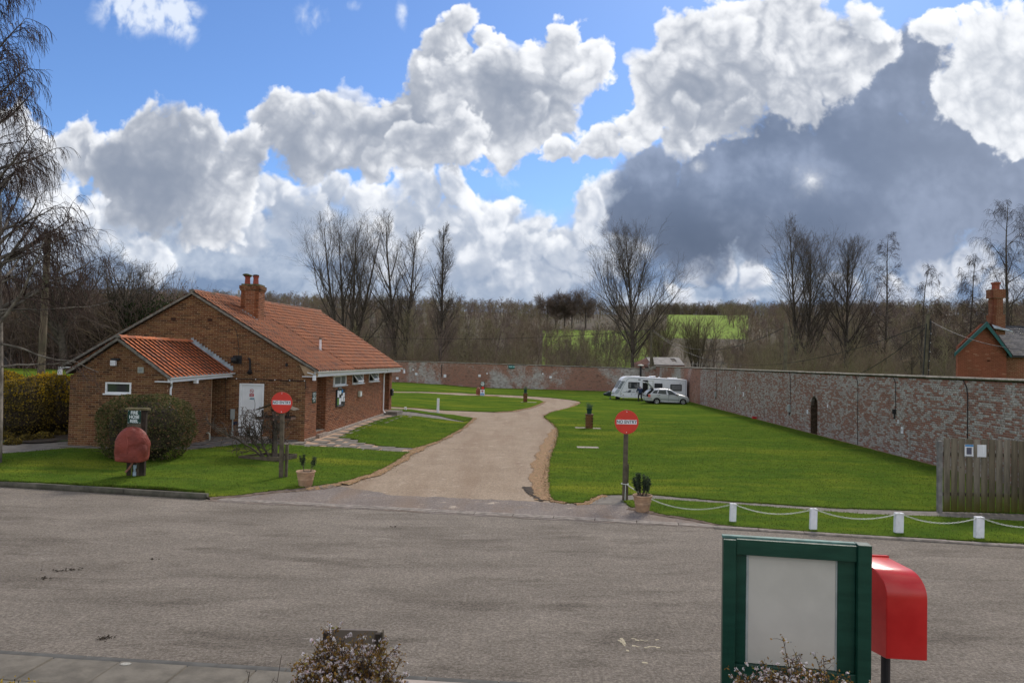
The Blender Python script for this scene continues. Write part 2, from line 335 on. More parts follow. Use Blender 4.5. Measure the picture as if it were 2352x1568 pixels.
# --- materials
class NT:
    def __init__(s, name, rough=.8, spec=.3, metal=0.):
        m = bpy.data.materials.new(name); m.use_nodes = True; s.m = m; s.t = m.node_tree; s.L = s.t.links.new
        s.b = s.t.nodes['Principled BSDF']; s.b.inputs['Roughness'].default_value = rough; s.b.inputs['Specular IOR Level'].default_value = spec; s.b.inputs['Metallic'].default_value = metal
        s.pos = None
    def n(s, t, **k):
        x = s.t.nodes.new(t)
        for a, b in k.items(): setattr(x, a, b)
        return x
    def P(s, sc=(1, 1, 1), local=False):
        if local: v = s.n('ShaderNodeTexCoord').outputs['Object']
        else: v = s.n('ShaderNodeNewGeometry').outputs['Position']
        if sc == (1, 1, 1): return v
        m = s.n('ShaderNodeVectorMath', operation='MULTIPLY'); s.L(v, m.inputs[0]); m.inputs[1].default_value = sc; return m.outputs[0]
    def noise(s, scale, detail=4, vec=None, rough=.55, dist=0, lo=None, hi=None):
        x = s.n('ShaderNodeTexNoise'); x.inputs['Scale'].default_value = scale; x.inputs['Detail'].default_value = detail; x.inputs['Roughness'].default_value = rough; x.inputs['Distortion'].default_value = dist
        s.L(vec if vec is not None else s.P(), x.inputs['Vector'])
        return s.ramp(x.outputs[0], lo, hi) if lo is not None else x.outputs[0]
    def ramp(s, v, lo, hi, a=0., b=1.):
        x = s.n('ShaderNodeMapRange', interpolation_type='SMOOTHSTEP'); s.L(v, x.inputs[0]); x.inputs[1].default_value = lo; x.inputs[2].default_value = hi; x.inputs[3].default_value = a; x.inputs[4].default_value = b; return x.outputs[0]
    def vor(s, scale, vec=None, feature='F1', out=0):
        x = s.n('ShaderNodeTexVoronoi', feature=feature); x.inputs['Scale'].default_value = scale; s.L(vec if vec is not None else s.P(), x.inputs['Vector']); return x.outputs[out]
    def mix(s, f, a, b, mode='MIX'):
        x = s.n('ShaderNodeMix', data_type='RGBA', blend_type=mode)
        for i, v in ((0, f), (6, a), (7, b)):
            if isinstance(v, (int, float)): x.inputs[i].default_value = v
            elif isinstance(v, tuple): x.inputs[i].default_value = (*v[:3], 1)
            else: s.L(v, x.inputs[i])
        return x.outputs[2]
    def math(s, op, a, b=0., c=None):
        x = s.n('ShaderNodeMath', operation=op)
        for i, v in enumerate((a, b, c)):
            if v is None: continue
            if isinstance(v, (int, float)): x.inputs[i].default_value = v
            else: s.L(v, x.inputs[i])
        return x.outputs[0]
    def rnd(s):     # a number per piece, whether the piece is an object or an island of a joined mesh
        g = s.n('ShaderNodeNewGeometry'); o = s.n('ShaderNodeObjectInfo')
        return s.math('FRACT', s.math('ADD', g.outputs['Random Per Island'], o.outputs['Random']))
    def rgb(s, v, stops):
        x = s.n('ShaderNodeValToRGB'); e = x.color_ramp.elements
        while len(e) < len(stops): e.new(.5)
        for i, (p, c) in enumerate(stops): e[i].position = p; e[i].color = (*c, 1)
        s.L(v, x.inputs[0]); return x.outputs[0]
    def col(s, c):
        if isinstance(c, tuple): s.b.inputs['Base Color'].default_value = (*c[:3], 1)
        else: s.L(c, s.b.inputs['Base Color'])
        return s
    def bump(s, h, strength=.4, dist=.01):
        x = s.n('ShaderNodeBump'); x.inputs['Strength'].default_value = strength; x.inputs['Distance'].default_value = dist; s.L(h, x.inputs['Height']); s.L(x.outputs[0], s.b.inputs['Normal']); return s
def simple(name, c, rough=.6, var=.25, scale=8., spec=.3, metal=0., dirt=None, bump=0., local=False):
    t = NT(name, rough, spec, metal); v = t.P(local=local)
    a = tuple(x*(1-var) for x in c); b = tuple(min(1, x*(1+var)) for x in c)
    k = t.mix(t.noise(scale, 5, v, lo=.3, hi=.7), a, b)
    if dirt: k = t.mix(t.noise(scale*.35, 5, v, .65, lo=.5, hi=.75), k, dirt)
    t.col(k)
    if bump: t.bump(t.noise(scale*6, 3, v), bump, .01)
    return t.m
def brick_mat(name, stops, mort=False, old=False, soot=None):
    t = NT(name, .9, .15); r = t.rnd()
    c = t.rgb(r, stops)
    c = t.mix(t.noise(1.3, 4, lo=.35, hi=.7), c, t.mix(.35, c, (.10, .055, .03)))
    c = t.mix(t.noise(45, 3, lo=.3, hi=.75), c, t.mix(.5, c, (.03, .02, .015), 'MULTIPLY'))
    if old:
        big = t.noise(.55, 5, t.P((1, 1, .7)), .62, .3); mid = t.noise(2.6, 5, None, .65); fine = t.noise(9, 4, None, .65)
        k = t.math('ADD', t.math('MULTIPLY', big, .75), t.math('ADD', t.math('MULTIPLY', mid, .60), t.math('ADD', t.math('MULTIPLY', r, .46), t.math('MULTIPLY', fine, .48))))
        lime = t.mix(t.noise(2., 4, lo=.35, hi=.7), (.47, .465, .43), (.37, .34, .31))
        lime = t.mix(t.noise(12, 5, None, .7, lo=.42, hi=.66), lime, (.17, .155, .13))
        c = t.mix(.27, c, (.31, .25, .21))
        c = t.mix(t.math('MULTIPLY', t.ramp(k, 1.02, 1.24), .92), c, lime)
        c = t.mix(t.math('MULTIPLY', t.noise(1.8, 6, t.P((1, 1, .22)), .7, lo=.58, hi=.72), .6), c, (.06, .055, .045))
    t.col(c); t.bump(t.noise(60, 3), .5, .004)
    return t.m
MAT = {}
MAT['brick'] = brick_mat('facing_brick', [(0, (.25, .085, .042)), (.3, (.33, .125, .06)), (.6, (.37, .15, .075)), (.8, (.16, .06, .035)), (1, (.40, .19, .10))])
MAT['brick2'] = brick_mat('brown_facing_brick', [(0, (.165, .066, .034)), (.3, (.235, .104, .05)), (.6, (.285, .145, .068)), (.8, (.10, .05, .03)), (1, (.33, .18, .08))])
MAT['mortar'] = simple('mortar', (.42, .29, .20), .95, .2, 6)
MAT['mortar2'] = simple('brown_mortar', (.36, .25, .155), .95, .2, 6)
MAT['oldbrick'] = brick_mat('old_garden_brick', [(0, (.27, .085, .05)), (.35, (.33, .115, .065)), (.7, (.18, .075, .05)), (1, (.36, .16, .10))], old=True)
MAT['housebrick'] = brick_mat('red_house_brick', [(0, (.22, .07, .04)), (.5, (.26, .085, .05)), (.93, (.235, .08, .045)), (1, (.36, .17, .11))])
def _old_mortar():
    t = NT('old_mortar', .95, .1); c = t.mix(t.noise(.9, 5, lo=.35, hi=.7), (.40, .35, .30), (.30, .235, .19))
    c = t.mix(t.noise(9, 4, lo=.5, hi=.7), c, (.10, .085, .07)); t.col(c); return t.m
MAT['oldmortar'] = _old_mortar()
def _far_wall():
    t = NT('far_wall_brick', .95, .1); p = t.P()
    s = t.n('ShaderNodeSeparateXYZ'); t.L(p, s.inputs[0]); cb = t.n('ShaderNodeCombineXYZ'); t.L(s.outputs[0], cb.inputs[0]); t.L(s.outputs[2], cb.inputs[1])
    b = t.n('ShaderNodeTexBrick'); t.L(cb.outputs[0], b.inputs['Vector']); b.inputs['Scale'].default_value = 1; b.inputs['Brick Width'].default_value = .235; b.inputs['Row Height'].default_value = .08; b.inputs['Mortar Size'].default_value = .011
    b.inputs['Color1'].default_value = (.29, .11, .07, 1); b.inputs['Color2'].default_value = (.17, .08, .06, 1); b.inputs['Mortar'].default_value = (.36, .28, .22, 1); b.inputs['Bias'].default_value = -.1
    big = t.noise(.16, 5, t.P((1, 1, .9)), .65, .4); k = t.math('ADD', big, t.math('MULTIPLY', t.noise(5, 4, t.P((1, 1, 3)), .7), .42))
    lime = t.mix(t.noise(3, 4, lo=.35, hi=.7), (.42, .40, .37), (.30, .26, .24))
    c = t.mix(t.ramp(k, .70, .80), b.outputs[0], lime)
    dk = t.noise(2.2, 5, t.P((1, 1, 2)), .7, lo=.52, hi=.66); c = t.mix(t.math('MULTIPLY', dk, .55), c, (.06, .045, .035))
    t.col(c); return t.m
MAT['farwall'] = _far_wall()
MAT['coping'] = simple('coping_stone', (.25, .235, .20), .95, .3, 3, dirt=(.09, .085, .06), bump=.3)
def _tile(name, a, b, lich):
    t = NT(name, .85, .2); r = t.rnd(); c = t.rgb(r, [(0, a), (.45, tuple(x*1.2 for x in a)), (.8, b), (1, tuple(x*1.25 for x in a))])
    c = t.mix(t.noise(2.2, 6, None, .65, lo=.48, hi=.72), c, lich); c = t.mix(t.noise(30, 4, lo=.4, hi=.75), c, t.mix(.6, c, (.12, .08, .06))); t.col(c); t.bump(t.noise(40, 3), .3, .004); return t.m
MAT['tile'] = _tile('clay_pantile', (.44, .17, .085), (.29, .125, .08), (.30, .18, .125))
MAT['tile_new'] = _tile('bright_clay_pantile', (.54, .17, .07), (.36, .13, .075), (.38, .18, .12))
MAT['tile_mossy'] = _tile('mossy_ridge_tile', (.26, .10, .055), (.15, .07, .045), (.07, .07, .045))
MAT['lead'] = simple('lead_flashing', (.30, .34, .37), .6, .3, 5)
MAT['verge'] = simple('cement_verge', (.20, .185, .16), .95, .3, 9, dirt=(.07, .065, .05))
MAT['white'] = simple('white_upvc', (.82, .84, .86), .35, .04, 3, .5)
MAT['whitepaint'] = simple('white_paint', (.75, .76, .80), .7, .06, 12, dirt=(.55, .55, .55), bump=.15)
MAT['black'] = simple('black_plastic', (.018, .018, .02), .5, .2)
MAT['green_sign'] = simple('dark_green_sign', (.006, .04, .028), .4, .1)
MAT['signtext'] = simple('sign_lettering', (.78, .85, .84), .5, .02)
MAT['navy_text'] = simple('black_lettering', (.012, .016, .03), .5, .02)
MAT['red_sign'] = simple('red_sign_face', (.62, .035, .018), .35, .06, 4, .5)
MAT['glass'] = simple('dark_glass', (.03, .035, .04), .08, .1, 2, .8)
MAT['obscure'] = simple('obscure_glass', (.09, .105, .11), .3, .35, 60, .6)
MAT['dark'] = simple('dark_interior', (.012, .011, .01), .9, .1)
MAT['concrete'] = simple('concrete_slab', (.175, .158, .135), .95, .2, 5, dirt=(.10, .09, .07), bump=.3)
MAT['slab2'] = simple('grey_footpath_slab', (.145, .13, .105), .95, .22, 4, dirt=(.11, .098, .08), bump=.5)
MAT['paleslab'] = simple('pale_footpath_slab', (.34, .29, .25), .95, .12, 4, bump=.3)
MAT['kerb'] = simple('kerb_stone', (.095, .088, .068), .95, .3, 4, dirt=(.05, .055, .035), bump=.5)
MAT['channel'] = simple('drain_channel', (.25, .22, .19), .95, .25, 6, dirt=(.14, .12, .10), bump=.4)
MAT['wood'] = simple('weathered_wood', (.105, .085, .06), .9, .3, 7, dirt=(.06, .055, .035), bump=.4)
MAT['darkwood'] = simple('dark_stained_wood', (.035, .025, .018), .8, .4, 6)
MAT['bark'] = simple('bark', (.085, .07, .055), .95, .4, 3, bump=.5, local=True)
MAT['twig'] = simple('twigs', (.095, .076, .058), .9, .3, 1.5, local=True)
MAT['birchbark'] = simple('birch_bark', (.17, .15, .125), .9, .5, 3, dirt=(.04, .035, .03), local=True)
MAT['birchtwig'] = simple('birch_twigs', (.055, .035, .028), .9, .3, 2, local=True)
MAT['terra'] = simple('terracotta', (.42, .27, .17), .8, .2, 6, dirt=(.25, .18, .12), bump=.2)
MAT['soil'] = simple('soil', (.045, .034, .024), .98, .4, 12, dirt=(.09, .07, .05), bump=.6)
MAT['slate'] = simple('slate', (.10, .10, .115), .6, .35, 5)
MAT['teal'] = simple('teal_bargeboard', (.012, .085, .085), .5, .15)
MAT['metalwhite'] = simple('cream_box', (.42, .43, .36), .6, .12)
MAT['greybox'] = simple('grey_box', (.33, .36, .35), .6, .15)
MAT['paper'] = simple('white_paper', (.72, .73, .76), .7, .05, 3)
MAT['bluepaint'] = simple('blue_print', (.03, .22, .50), .5, .1)
MAT['redpaint'] = simple('red_print', (.45, .03, .03), .5, .1)
def _green_paint():
    t = NT('green_gloss_paint', .35, .5); c = t.mix(t.noise(3, 4, t.P((1, 1, 6)), lo=.3, hi=.7), (.004, .040, .026), (.009, .058, .038)); c = t.mix(t.noise(60, 4, t.P((1, 1, .15)), .7, lo=.66, hi=.8), c, (.03, .09, .07)); t.col(c)
    t.bump(t.noise(25, 4, t.P((1, 1, .2))), .25, .01); return t.m
MAT['greenpaint'] = _green_paint()
# ------------------------------------------------------------------ ground materials
def _lawn():
    t = NT('lawn_grass', 1.0, 0.)
    c = t.mix(t.noise(.35, 5, None, .6, lo=.3, hi=.7), (.084, .142, .018), (.130, .182, .022))
    c = t.mix(t.noise(2.5, 5, None, .6, lo=.35, hi=.75), c, t.mix(.6, c, (.04, .085, .014))); c = t.mix(t.noise(.7, 6, t.P((.7, 1.6, 1)), .7, lo=.45, hi=.62), c, t.mix(.45, c, (.05, .10, .02)))
    c = t.mix(t.noise(.22, 5, t.P((.5, 1.7, 1)), .62, lo=.50, hi=.70), c, (.19, .215, .026))
    c = t.mix(t.noise(28, 5, None, .7, lo=.35, hi=.75), c, t.mix(.55, c, (.02, .04, .008)))
    c = t.mix(t.noise(9, 5, None, .75, lo=.60, hi=.8), c, (.15, .16, .045))
    t.col(c); t.bump(t.noise(35, 4, None, .7), .5, .03); return t.m
MAT['lawn'] = _lawn()
def _asphalt():
    t = NT('worn_tarmac', .93, .22)
    c = t.mix(t.noise(.45, 6, t.P((1, 1.7, 1)), .62, .3, lo=.3, hi=.72), (.220, .188, .150), (.325, .28, .228))
    c = t.mix(t.noise(.8, 7, t.P((.5, 1.8, 1)), .7, .3, lo=.48, hi=.68), c, (.135, .112, .085))
    c = t.mix(t.noise(1.3, 7, t.P((.7, 1.6, 1)), .7, lo=.58, hi=.76), c, (.40, .355, .30))
    c = t.mix(t.noise(.30, 3, t.P((1, 1, 1)), .5, lo=.66, hi=.75), c, (.12, .10, .078))
    g = t.noise(7, 9, None, .85, lo=.42, hi=.60); c = t.mix(g, t.mix(.36, c, (.07, .058, .045)), c)
    g = t.noise(23, 6, None, .8, lo=.42, hi=.60); c = t.mix(g, t.mix(.38, c, (.05, .042, .034)), t.mix(.14, c, (.62, .56, .48)))
    v = t.ramp(t.vor(17, None), .05, .16); c = t.mix(v, t.mix(.4, c, (.55, .5, .44)), c)
    s_ = t.noise(2.1, 6, t.P((1, 1.5, 1)), .75, lo=.70, hi=.74); c = t.mix(s_, c, (.06, .045, .032))
    v2 = t.ramp(t.vor(1.7, None), .010, .022); c = t.mix(v2, (.6, .57, .52), c)
    t.col(c); t.bump(t.noise(22, 8, None, .85), 1.0, .03); return t.m
MAT['asphalt'] = _asphalt()
def _gravel(name, a, b, dk, track=True):
    t = NT(name, .95, .15)
    c = t.mix(t.noise(.8, 5, None, .6, lo=.3, hi=.7), a, b)
    c = t.mix(t.noise(13, 7, None, .82, lo=.40, hi=.62), t.mix(.45, c, dk), t.mix(.16, c, (.62, .52, .44))); c = t.mix(t.vor(22, None, out=1), t.mix(.4, c, dk), c); c = t.mix(t.noise(.55, 4, t.P((1.8, .2, 1)), .5, lo=.44, hi=.66), c, t.mix(.5, c, (.22, .155, .105))); c = t.mix(t.noise(1.7, 5, None, .7, lo=.58, hi=.75), c, (.50, .42, .33))
    c = t.mix(t.noise(1.2, 5, None, .65, lo=.55, hi=.78), c, t.mix(.5, c, (.24, .17, .11)))
    c = t.mix(t.ramp(t.vor(9, None), .03, .12), t.mix(.5, c, (.6, .52, .45)), c)
    t.col(c); t.bump(t.vor(32), .7, .02); return t.m
MAT['gravel'] = _gravel('pink_gravel', (.34, .262, .18), (.42, .33, .235), (.16, .12, .085))
MAT['apron'] = _gravel('grey_tarmac_apron', (.20, .17, .15), (.27, .235, .21), (.10, .085, .075))
MAT['straw'] = simple('dry_dead_grass', (.27, .165, .085), .97, .45, 22, dirt=(.11, .12, .03), bump=.5)
MAT['dirt'] = simple('bare_earth', (.13, .095, .07), .97, .35, 6, dirt=(.22, .18, .14), bump=.8)
MAT['pasture'] = simple('pasture_grass', (.13, .22, .025), .97, .15, .05)
def _field():
    t = NT('hill_field', .97, .1); c = t.mix(t.noise(.02, 4, lo=.3, hi=.7), (.15, .225, .028), (.19, .275, .036))
    c = t.mix(t.noise(.015, 4, t.P((1, 1, 1)), .6, lo=.6, hi=.66), c, (.16, .13, .07)); t.col(c); return t.m
MAT['field'] = _field()
# ------------------------------------------------------------------ ground sheets
def pip(x, y, poly):
    x = np.asarray(x); y = np.asarray(y); ins = np.zeros(x.shape, bool); n = len(poly)
    for i in range(n):
        x1, y1 = poly[i][:2]; x2, y2 = poly[(i+1) % n][:2]
        if y1 == y2: continue
        ins ^= ((y1 > y) != (y2 > y)) & (x < (x2-x1)*(y-y1)/(y2-y1)+x1)
    return ins
def densify(poly, step):
    out = []
    for i in range(len(poly)):
        a, b = Vector(poly[i][:2]), Vector(poly[(i+1) % len(poly)][:2]); n = max(1, int((b-a).length/step))
        out += [a.lerp(b, k/n) for k in range(n)]
    return out
def sheet(name, poly, off, mat, step=1.0, hfun=None, kind='structure', skirt=0.0, wob=0.0, parent=None):
    hf = hfun or G
    P = densify(poly, step*.7 if wob == 0 else .16)
    if wob:
        r = random.Random(len(name)*7+len(poly)); n = len(P); Q = []
        for i, p in enumerate(P):
            d = (P[(i+1) % n]-P[i-1]); nn = Vector((d.y, -d.x)); nn = nn.normalized() if nn.length else nn
            Q.append(p+nn*r.uniform(-wob, wob))
        P = Q
    xs = [p.x for p in P]; ys = [p.y for p in P]
    gx, gy = np.meshgrid(np.arange(min(xs)+step/2, max(xs), step), np.arange(min(ys)+step/2, max(ys), step)); gx = gx.ravel(); gy = gy.ravel()
    m = pip(gx, gy, [(p.x, p.y) for p in P]); inner = [Vector((a, b)) for a, b in zip(gx[m], gy[m])]
    V = [Vector((p.x, p.y)) for p in P]+inner; n = len(P)
    vs, _, fs, _, _, _ = geometry.delaunay_2d_cdt(V, [], [list(range(n))], 1, 1e-4)
    v3 = [(v.x, v.y, hf(v.x, v.y)+off) for v in vs]
    f3 = [tuple(f) for f in fs]
    me = bpy.data.meshes.new(name)
    if skirt:
        k = len(v3); v3 += [(p.x, p.y, hf(p.x, p.y)+off-skirt) for p in P]; v3 += [(p.x, p.y, hf(p.x, p.y)+off) for p in P]
        f3 += [(k+n+i, k+n+(i+1) % n, k+(i+1) % n, k+i) for i in range(n)]
    me.from_pydata(v3, [], f3); me.update(); me.materials.append(mat)
    bm = bmesh.new(); bm.from_mesh(me)
    for f in bm.faces:
        if abs(f.normal.z) > .5 and f.normal.z < 0: f.normal_flip()
    bm.to_mesh(me); bm.free()
    return link(name, me, parent, None, kind)
def gp(*pts): return [gpt(*p) for p in pts]
# old garden walls: where they run
WA, WB = flat(1583, 922), flat(2165, 1074)
wdir = (WA-WB); wdir.z = 0; wdir.normalize()
def wallpt(Y): return Vector((WB.x+wdir.x/wdir.y*(Y-WB.y), Y, 0))
CORNER = wallpt(92.0); NEAR = wallpt(15.0)
BACK_L = Vector((-16.0, 99.0, 0)); bdir = (BACK_L-CORNER).normalized(); BACK_END = CORNER+bdir*120
def beyond(x, y):       # outside the walls
    bl = CORNER.y+(x-CORNER.x)*bdir.y/bdir.x
    return (y > bl) | (x > WB.x+wdir.x/wdir.y*(y-WB.y))
# terrain: flat by the walls, rising to a wooded ridge
HD = 450.0
def terr(x, y):
    r = np.sqrt(x*x+y*y); az = np.degrees(np.arctan2(x, np.maximum(y, 1e-3))); px = CX+F_PX*np.tan(np.radians(np.clip(az, -70, 70)))
    top = np.interp(px, [-3000, -600, 0, 450, 900, 1200, 1250, 1500, 1620, 1900, 2352, 3500], [60, 70, 86, 106, 114, 111, 110, 113, 112, 112, 106, 70])/F_PX*HD+CAM_Z
    t = np.clip((r-135)/(HD-135), 0, 1.0); k = t*t*(3-2*t)*.35+t*.65
    z = k*top; over = np.clip((r-HD)/900, 0, 1); z = z-over*35
    z = np.where(y < 5, 0, z)
    return z
NR, NA = 110, 150
rr = np.concatenate([np.linspace(2, 130, 40), np.linspace(135, 520, NR-60), np.geomspace(540, 3200, 20)]); aa = np.radians(np.linspace(-180, 180, NA*2+1))
Rg, Ag = np.meshgrid(rr, aa); X = Rg*np.sin(Ag); Y = Rg*np.cos(Ag)
Z = terr(X, Y)+np.where(Rg < 134, G(X, Y), G(X, Y)*np.clip(1-(Rg-134)/60, 0, 1))-np.where(Rg < 60, .45, .09)
nz_ = len(rr); idx = np.arange(X.size).reshape(X.shape)
f = np.stack([idx[:-1, :-1], idx[1:, :-1], idx[1:, 1:], idx[:-1, 1:]], -1).reshape(-1, 4)[:, ::-1]
me = np_mesh('ground', np.stack([X, Y, Z], -1).reshape(-1, 3), f, MAT['field'], True)
me.materials.append(MAT['pasture']); me.materials.append(simple('woodland_floor', (.075, .058, .036), .98, .35, .3, dirt=(.06, .07, .025))); rc = Rg[:-1, :-1].ravel(); pc_ = (CX+F_PX*np.tan(np.clip(Ag[:-1, :-1], -1.2, 1.2))).ravel()
wood = (rc >= 96) & ((pc_ < 1190) | ((pc_ < 1515) & (rc > 290)) | (pc_ < 1240) | (pc_ > 1700) | ((pc_ > 1515) & (rc < 255)) | (rc > 436) | (rc < 135)); mi = np.where(wood, 2, np.where(rc < 120, 1, 0)); me.polygons.foreach_set('material_index', mi.astype(np.int32)); me.update()
link('ground', me, None, None, 'structure')
# road (far kerb and near edge read off the ground)
ra, rb = flat(0, 1118), flat(2352, 1265); rd = (rb-ra).normalized()
na, nb = flat(0, 1497), flat(1176, 1569); nd = (nb-na).normalized()
R0, R1 = ra-rd*40, rb+rd*40; N0, N1 = na-nd*40, nb+nd*45
zero = lambda x, y: 0.0
rn = Vector((-rd.y, rd.x, 0))
sheet('road', [R0+rn*.9, R1+rn*.9, N1, N0], 0, MAT['asphalt'], 2.5, zero)
# gravel drive under everything beyond the kerb line
drv = [flat(470, 1150), flat(1700, 1216)+rn*.1]+[Vector(p) for p in [(6, 22, 0), (8, 45, 0), (12, 92, 0), (-22, 96, 0), (-30, 60, 0), (-3, 45, 0), (-6.2, 40, 0), (-6.9, 29, 0)]]
sheet('gravel_drive', drv, -.012, MAT['gravel'], 1.0)
sheet('tarmac_apron', gp((470, 1150), (560, 1132), (640, 1118), (745, 1113), (860, 1128), (900, 1138), (1000, 1141), (1100, 1146), (1200, 1150), (1262, 1154), (1380, 1152), (1500, 1165), (1700, 1216)), .006, MAT['apron'], .6, wob=.05)
# paths
bpath = [(-60, 1052), (160, 1030), (470, 1050), (715, 1040), (955, 1041), (1075, 966), (1010, 947), (905, 938), (860, 945), (690, 1000), (560, 1000), (480, 1000), (380, 1012), (160, 1012), (-60, 1020)]
sheet('building_path', gp(*bpath), .004, MAT['concrete'], .8)
sheet('lawn_path', gp((1375, 1136), (1500, 1136), (1672, 1150), (1925, 1166), (2165, 1172), (2352, 1178), (2900, 1197), (2900, 1225), (2352, 1201), (2165, 1191), (1979, 1184), (1692, 1162), (1500, 1150), (1430, 1160), (1345, 1158)), .012, MAT['concrete'], .8)
# lawns
L1 = [(-400, 1068), (0, 1044), (60, 1040), (160, 1031), (300, 1037), (440, 1035), (485, 1030), (560, 1021), (640, 1022), (800, 1030), (938, 1040), (900, 1066), (850, 1090), (780, 1110), (700, 1121), (620, 1129), (560, 1138), (480, 1143), (470, 1130), (0, 1106), (-400, 1086)]
L2 = [(781, 1006), (822, 984), (874, 965), (922, 954.5), (960, 957), (1010, 963), (1065, 970.6), (1085, 962), (1060, 985), (1037, 997), (1004, 1014.7), (960, 1028), (953, 1030.4), (863, 1023.5), (862, 1021), (823, 1017.6), (823, 1011)]
L3 = [(895, 939.5), (943, 941), (983, 947), (1040, 953), (1086, 960.5), (1066, 968), (1010, 955.5), (943, 946), (895, 944)]
L4 = [(560, 893), (904, 902), (1002, 904.7), (1108, 909.6), (1208, 915.5), (1240, 919), (1249, 923), (1237, 929), (1217, 936.5), (1178, 944), (1139, 946.3), (1060, 943.5), (982, 939), (904, 934), (560, 921)]
rl = [(1199, 908.6), (1262, 913), (1310, 918), (1330, 921.5), (1335, 925.8), (1326, 931.5), (1308, 937), (1268, 947), (1257, 952.7), (1250, 958), (1262, 967), (1275, 978), (1283, 990), (1281, 1005), (1276, 1025), (1268, 1045), (1263, 1065), (1261, 1085), (1261, 1110), (1264, 1135), (1272, 1150), (1300, 1156), (1340, 1156), (1372, 1140), (1385, 1137.5), (1497, 1137.5), (1672, 1152.6), (1925, 1168.5), (2165, 1175.2)]
P5 = gp(*rl)+[flat(2352, 1181), flat(2900, 1199)]+[wallpt(17)-Vector((.15, 0, 0)), CORNER+Vector((-.2, -.3, 0)), BACK_L+Vector((0, -.3, 0)), Vector((-60, BACK_L.y+44*-bdir.y/ -bdir.x*-1 if 0 else 102.5, 0))]+gp((300, 884), (700, 894), (904, 898.8), (1060, 902.4))
P1, P2, P3, P4 = gp(*L1), gp(*L2), gp(*L3), gp(*L4)
P6 = gp((1431, 1153), (1500, 1148), (1692, 1161), (1979, 1183), (2165, 1190), (2352, 1200), (2900, 1222), (2900, 1275), (2352, 1250), (1962, 1230), (1672, 1210.6), (1586, 1193), (1520, 1183), (1452, 1166))
LAWNS = [P1, P2, P3, P4, P5, P6]
for P, st in zip(LAWNS, (.5, .5, .5, 1.2, 1.2, .5)):
    sheet('lawn', P, .045, MAT['lawn'], st, skirt=.07, wob=.035 if P not in (P5,) else .04)
sheet('rear_lawn', [Vector(p) for p in [(-34, 30, 0), (-19, 30, 0), (-19, 60, 0), (-22, 97, 0), (-100, 104, 0), (-100, 26, 0), (-26, 24, 0)]], .0, MAT['lawn'], 2.5, skirt=.05)
# dry grass and bare earth along the gravel
FR_PTS = []
def fringe(name, pts, w, mat, off=.036, seed=3, jag=.5):
    r = random.Random(seed); P = [gpt(*p) for p in pts]; D = []; v = []; f = []
    for a, b in zip(P, P[1:]):
        n = max(1, int((b-a).length/.10)); D += [a.lerp(b, k/n) for k in range(n)]
    D.append(P[-1]); K = 6
    for i, p in enumerate(D):
        d = D[min(i+1, len(D)-1)]-D[max(i-1, 0)]; nn = Vector((-d.y, d.x, 0)).normalized(); t = i/len(D); ww = w[0]+(w[1]-w[0])*t
        a = ww*(.42+.22*r.random()+.14*math.sin(i*.31)); b = ww*(.42+.22*r.random()+.14*math.sin(i*.23+2))
        for k in range(K):
            q = p+nn*(-b+(a+b)*k/(K-1)); h = off*.25 if k in (0, K-1) else off*.85+r.uniform(-.008, .012); v.append((q.x, q.y, G(q.x, q.y)+h))
        if name.startswith('dry'):
            for _ in range(int(26*ww)+3): q = p+nn*r.gauss(0, ww*.40); FR_PTS.append((q.x+r.uniform(-.06, .06), q.y+r.uniform(-.06, .06)))
    for i in range(len(D)-1):
        for k in range(K-1): f.append((K*i+k, K*i+k+1, K*(i+1)+k+1, K*(i+1)+k))
    return link(name, MB().add(v, f).mesh(name, mat), None, None, 'stuff')
fringe('dry_grass_edge', [(780, 1112), (850, 1091), (900, 1067), (938, 1042), (985, 1019), (1015, 1008), (1040, 995), (1062, 982), (1090, 960)], (.5, .28), MAT['straw'])
fringe('dry_grass_edge', [(700, 1125), (745, 1119), (790, 1108)], (.3, .5), MAT['straw'], seed=5)
fringe('dry_grass_edge', [(1252, 958), (1264, 967), (1277, 978), (1284, 990), (1281, 1005), (1276, 1025), (1268, 1045), (1262, 1065), (1259, 1085), (1258, 1110), (1262, 1135), (1272, 1152), (1300, 1157)], (.22, .22), MAT['straw'], seed=7)
fringe('bare_earth_edge', [(1275, 985), (1262, 1010), (1250, 1035), (1241, 1060), (1237, 1085), (1238, 1110), (1243, 1130), (1252, 1148)], (.35, .55), MAT['straw'], off=.004, seed=8)
fringe('bare_earth_edge', [(480, 1146), (560, 1139), (625, 1131), (700, 1124), (760, 1116)], (.25, .5), MAT['dirt'], off=.036, seed=9)
fringe('bare_earth_edge', [(1212, 1118), (1216, 1130), (1232, 1142), (1245, 1150)], (.25, .12), MAT['soil'], off=.012, seed=29)
fringe('dry_grass_edge', [(1330, 925), (1310, 936), (1270, 946), (1252, 955)], (.2, .3), MAT['straw'], seed=10)
fringe('dry_grass_edge', [(1139, 947), (1178, 945), (1217, 937), (1238, 929), (1250, 922)], (.3, .3), MAT['straw'], seed=12)
fringe('dry_grass_edge', [(1320, 1158), (1345, 1157), (1372, 1143), (1388, 1139)], (.2, .3), MAT['straw'], seed=13)
fringe('bare_earth_edge', [(1452, 1168), (1520, 1184), (1586, 1194), (1672, 1211), (1800, 1221)], (.3, .12), MAT['dirt'], seed=14)
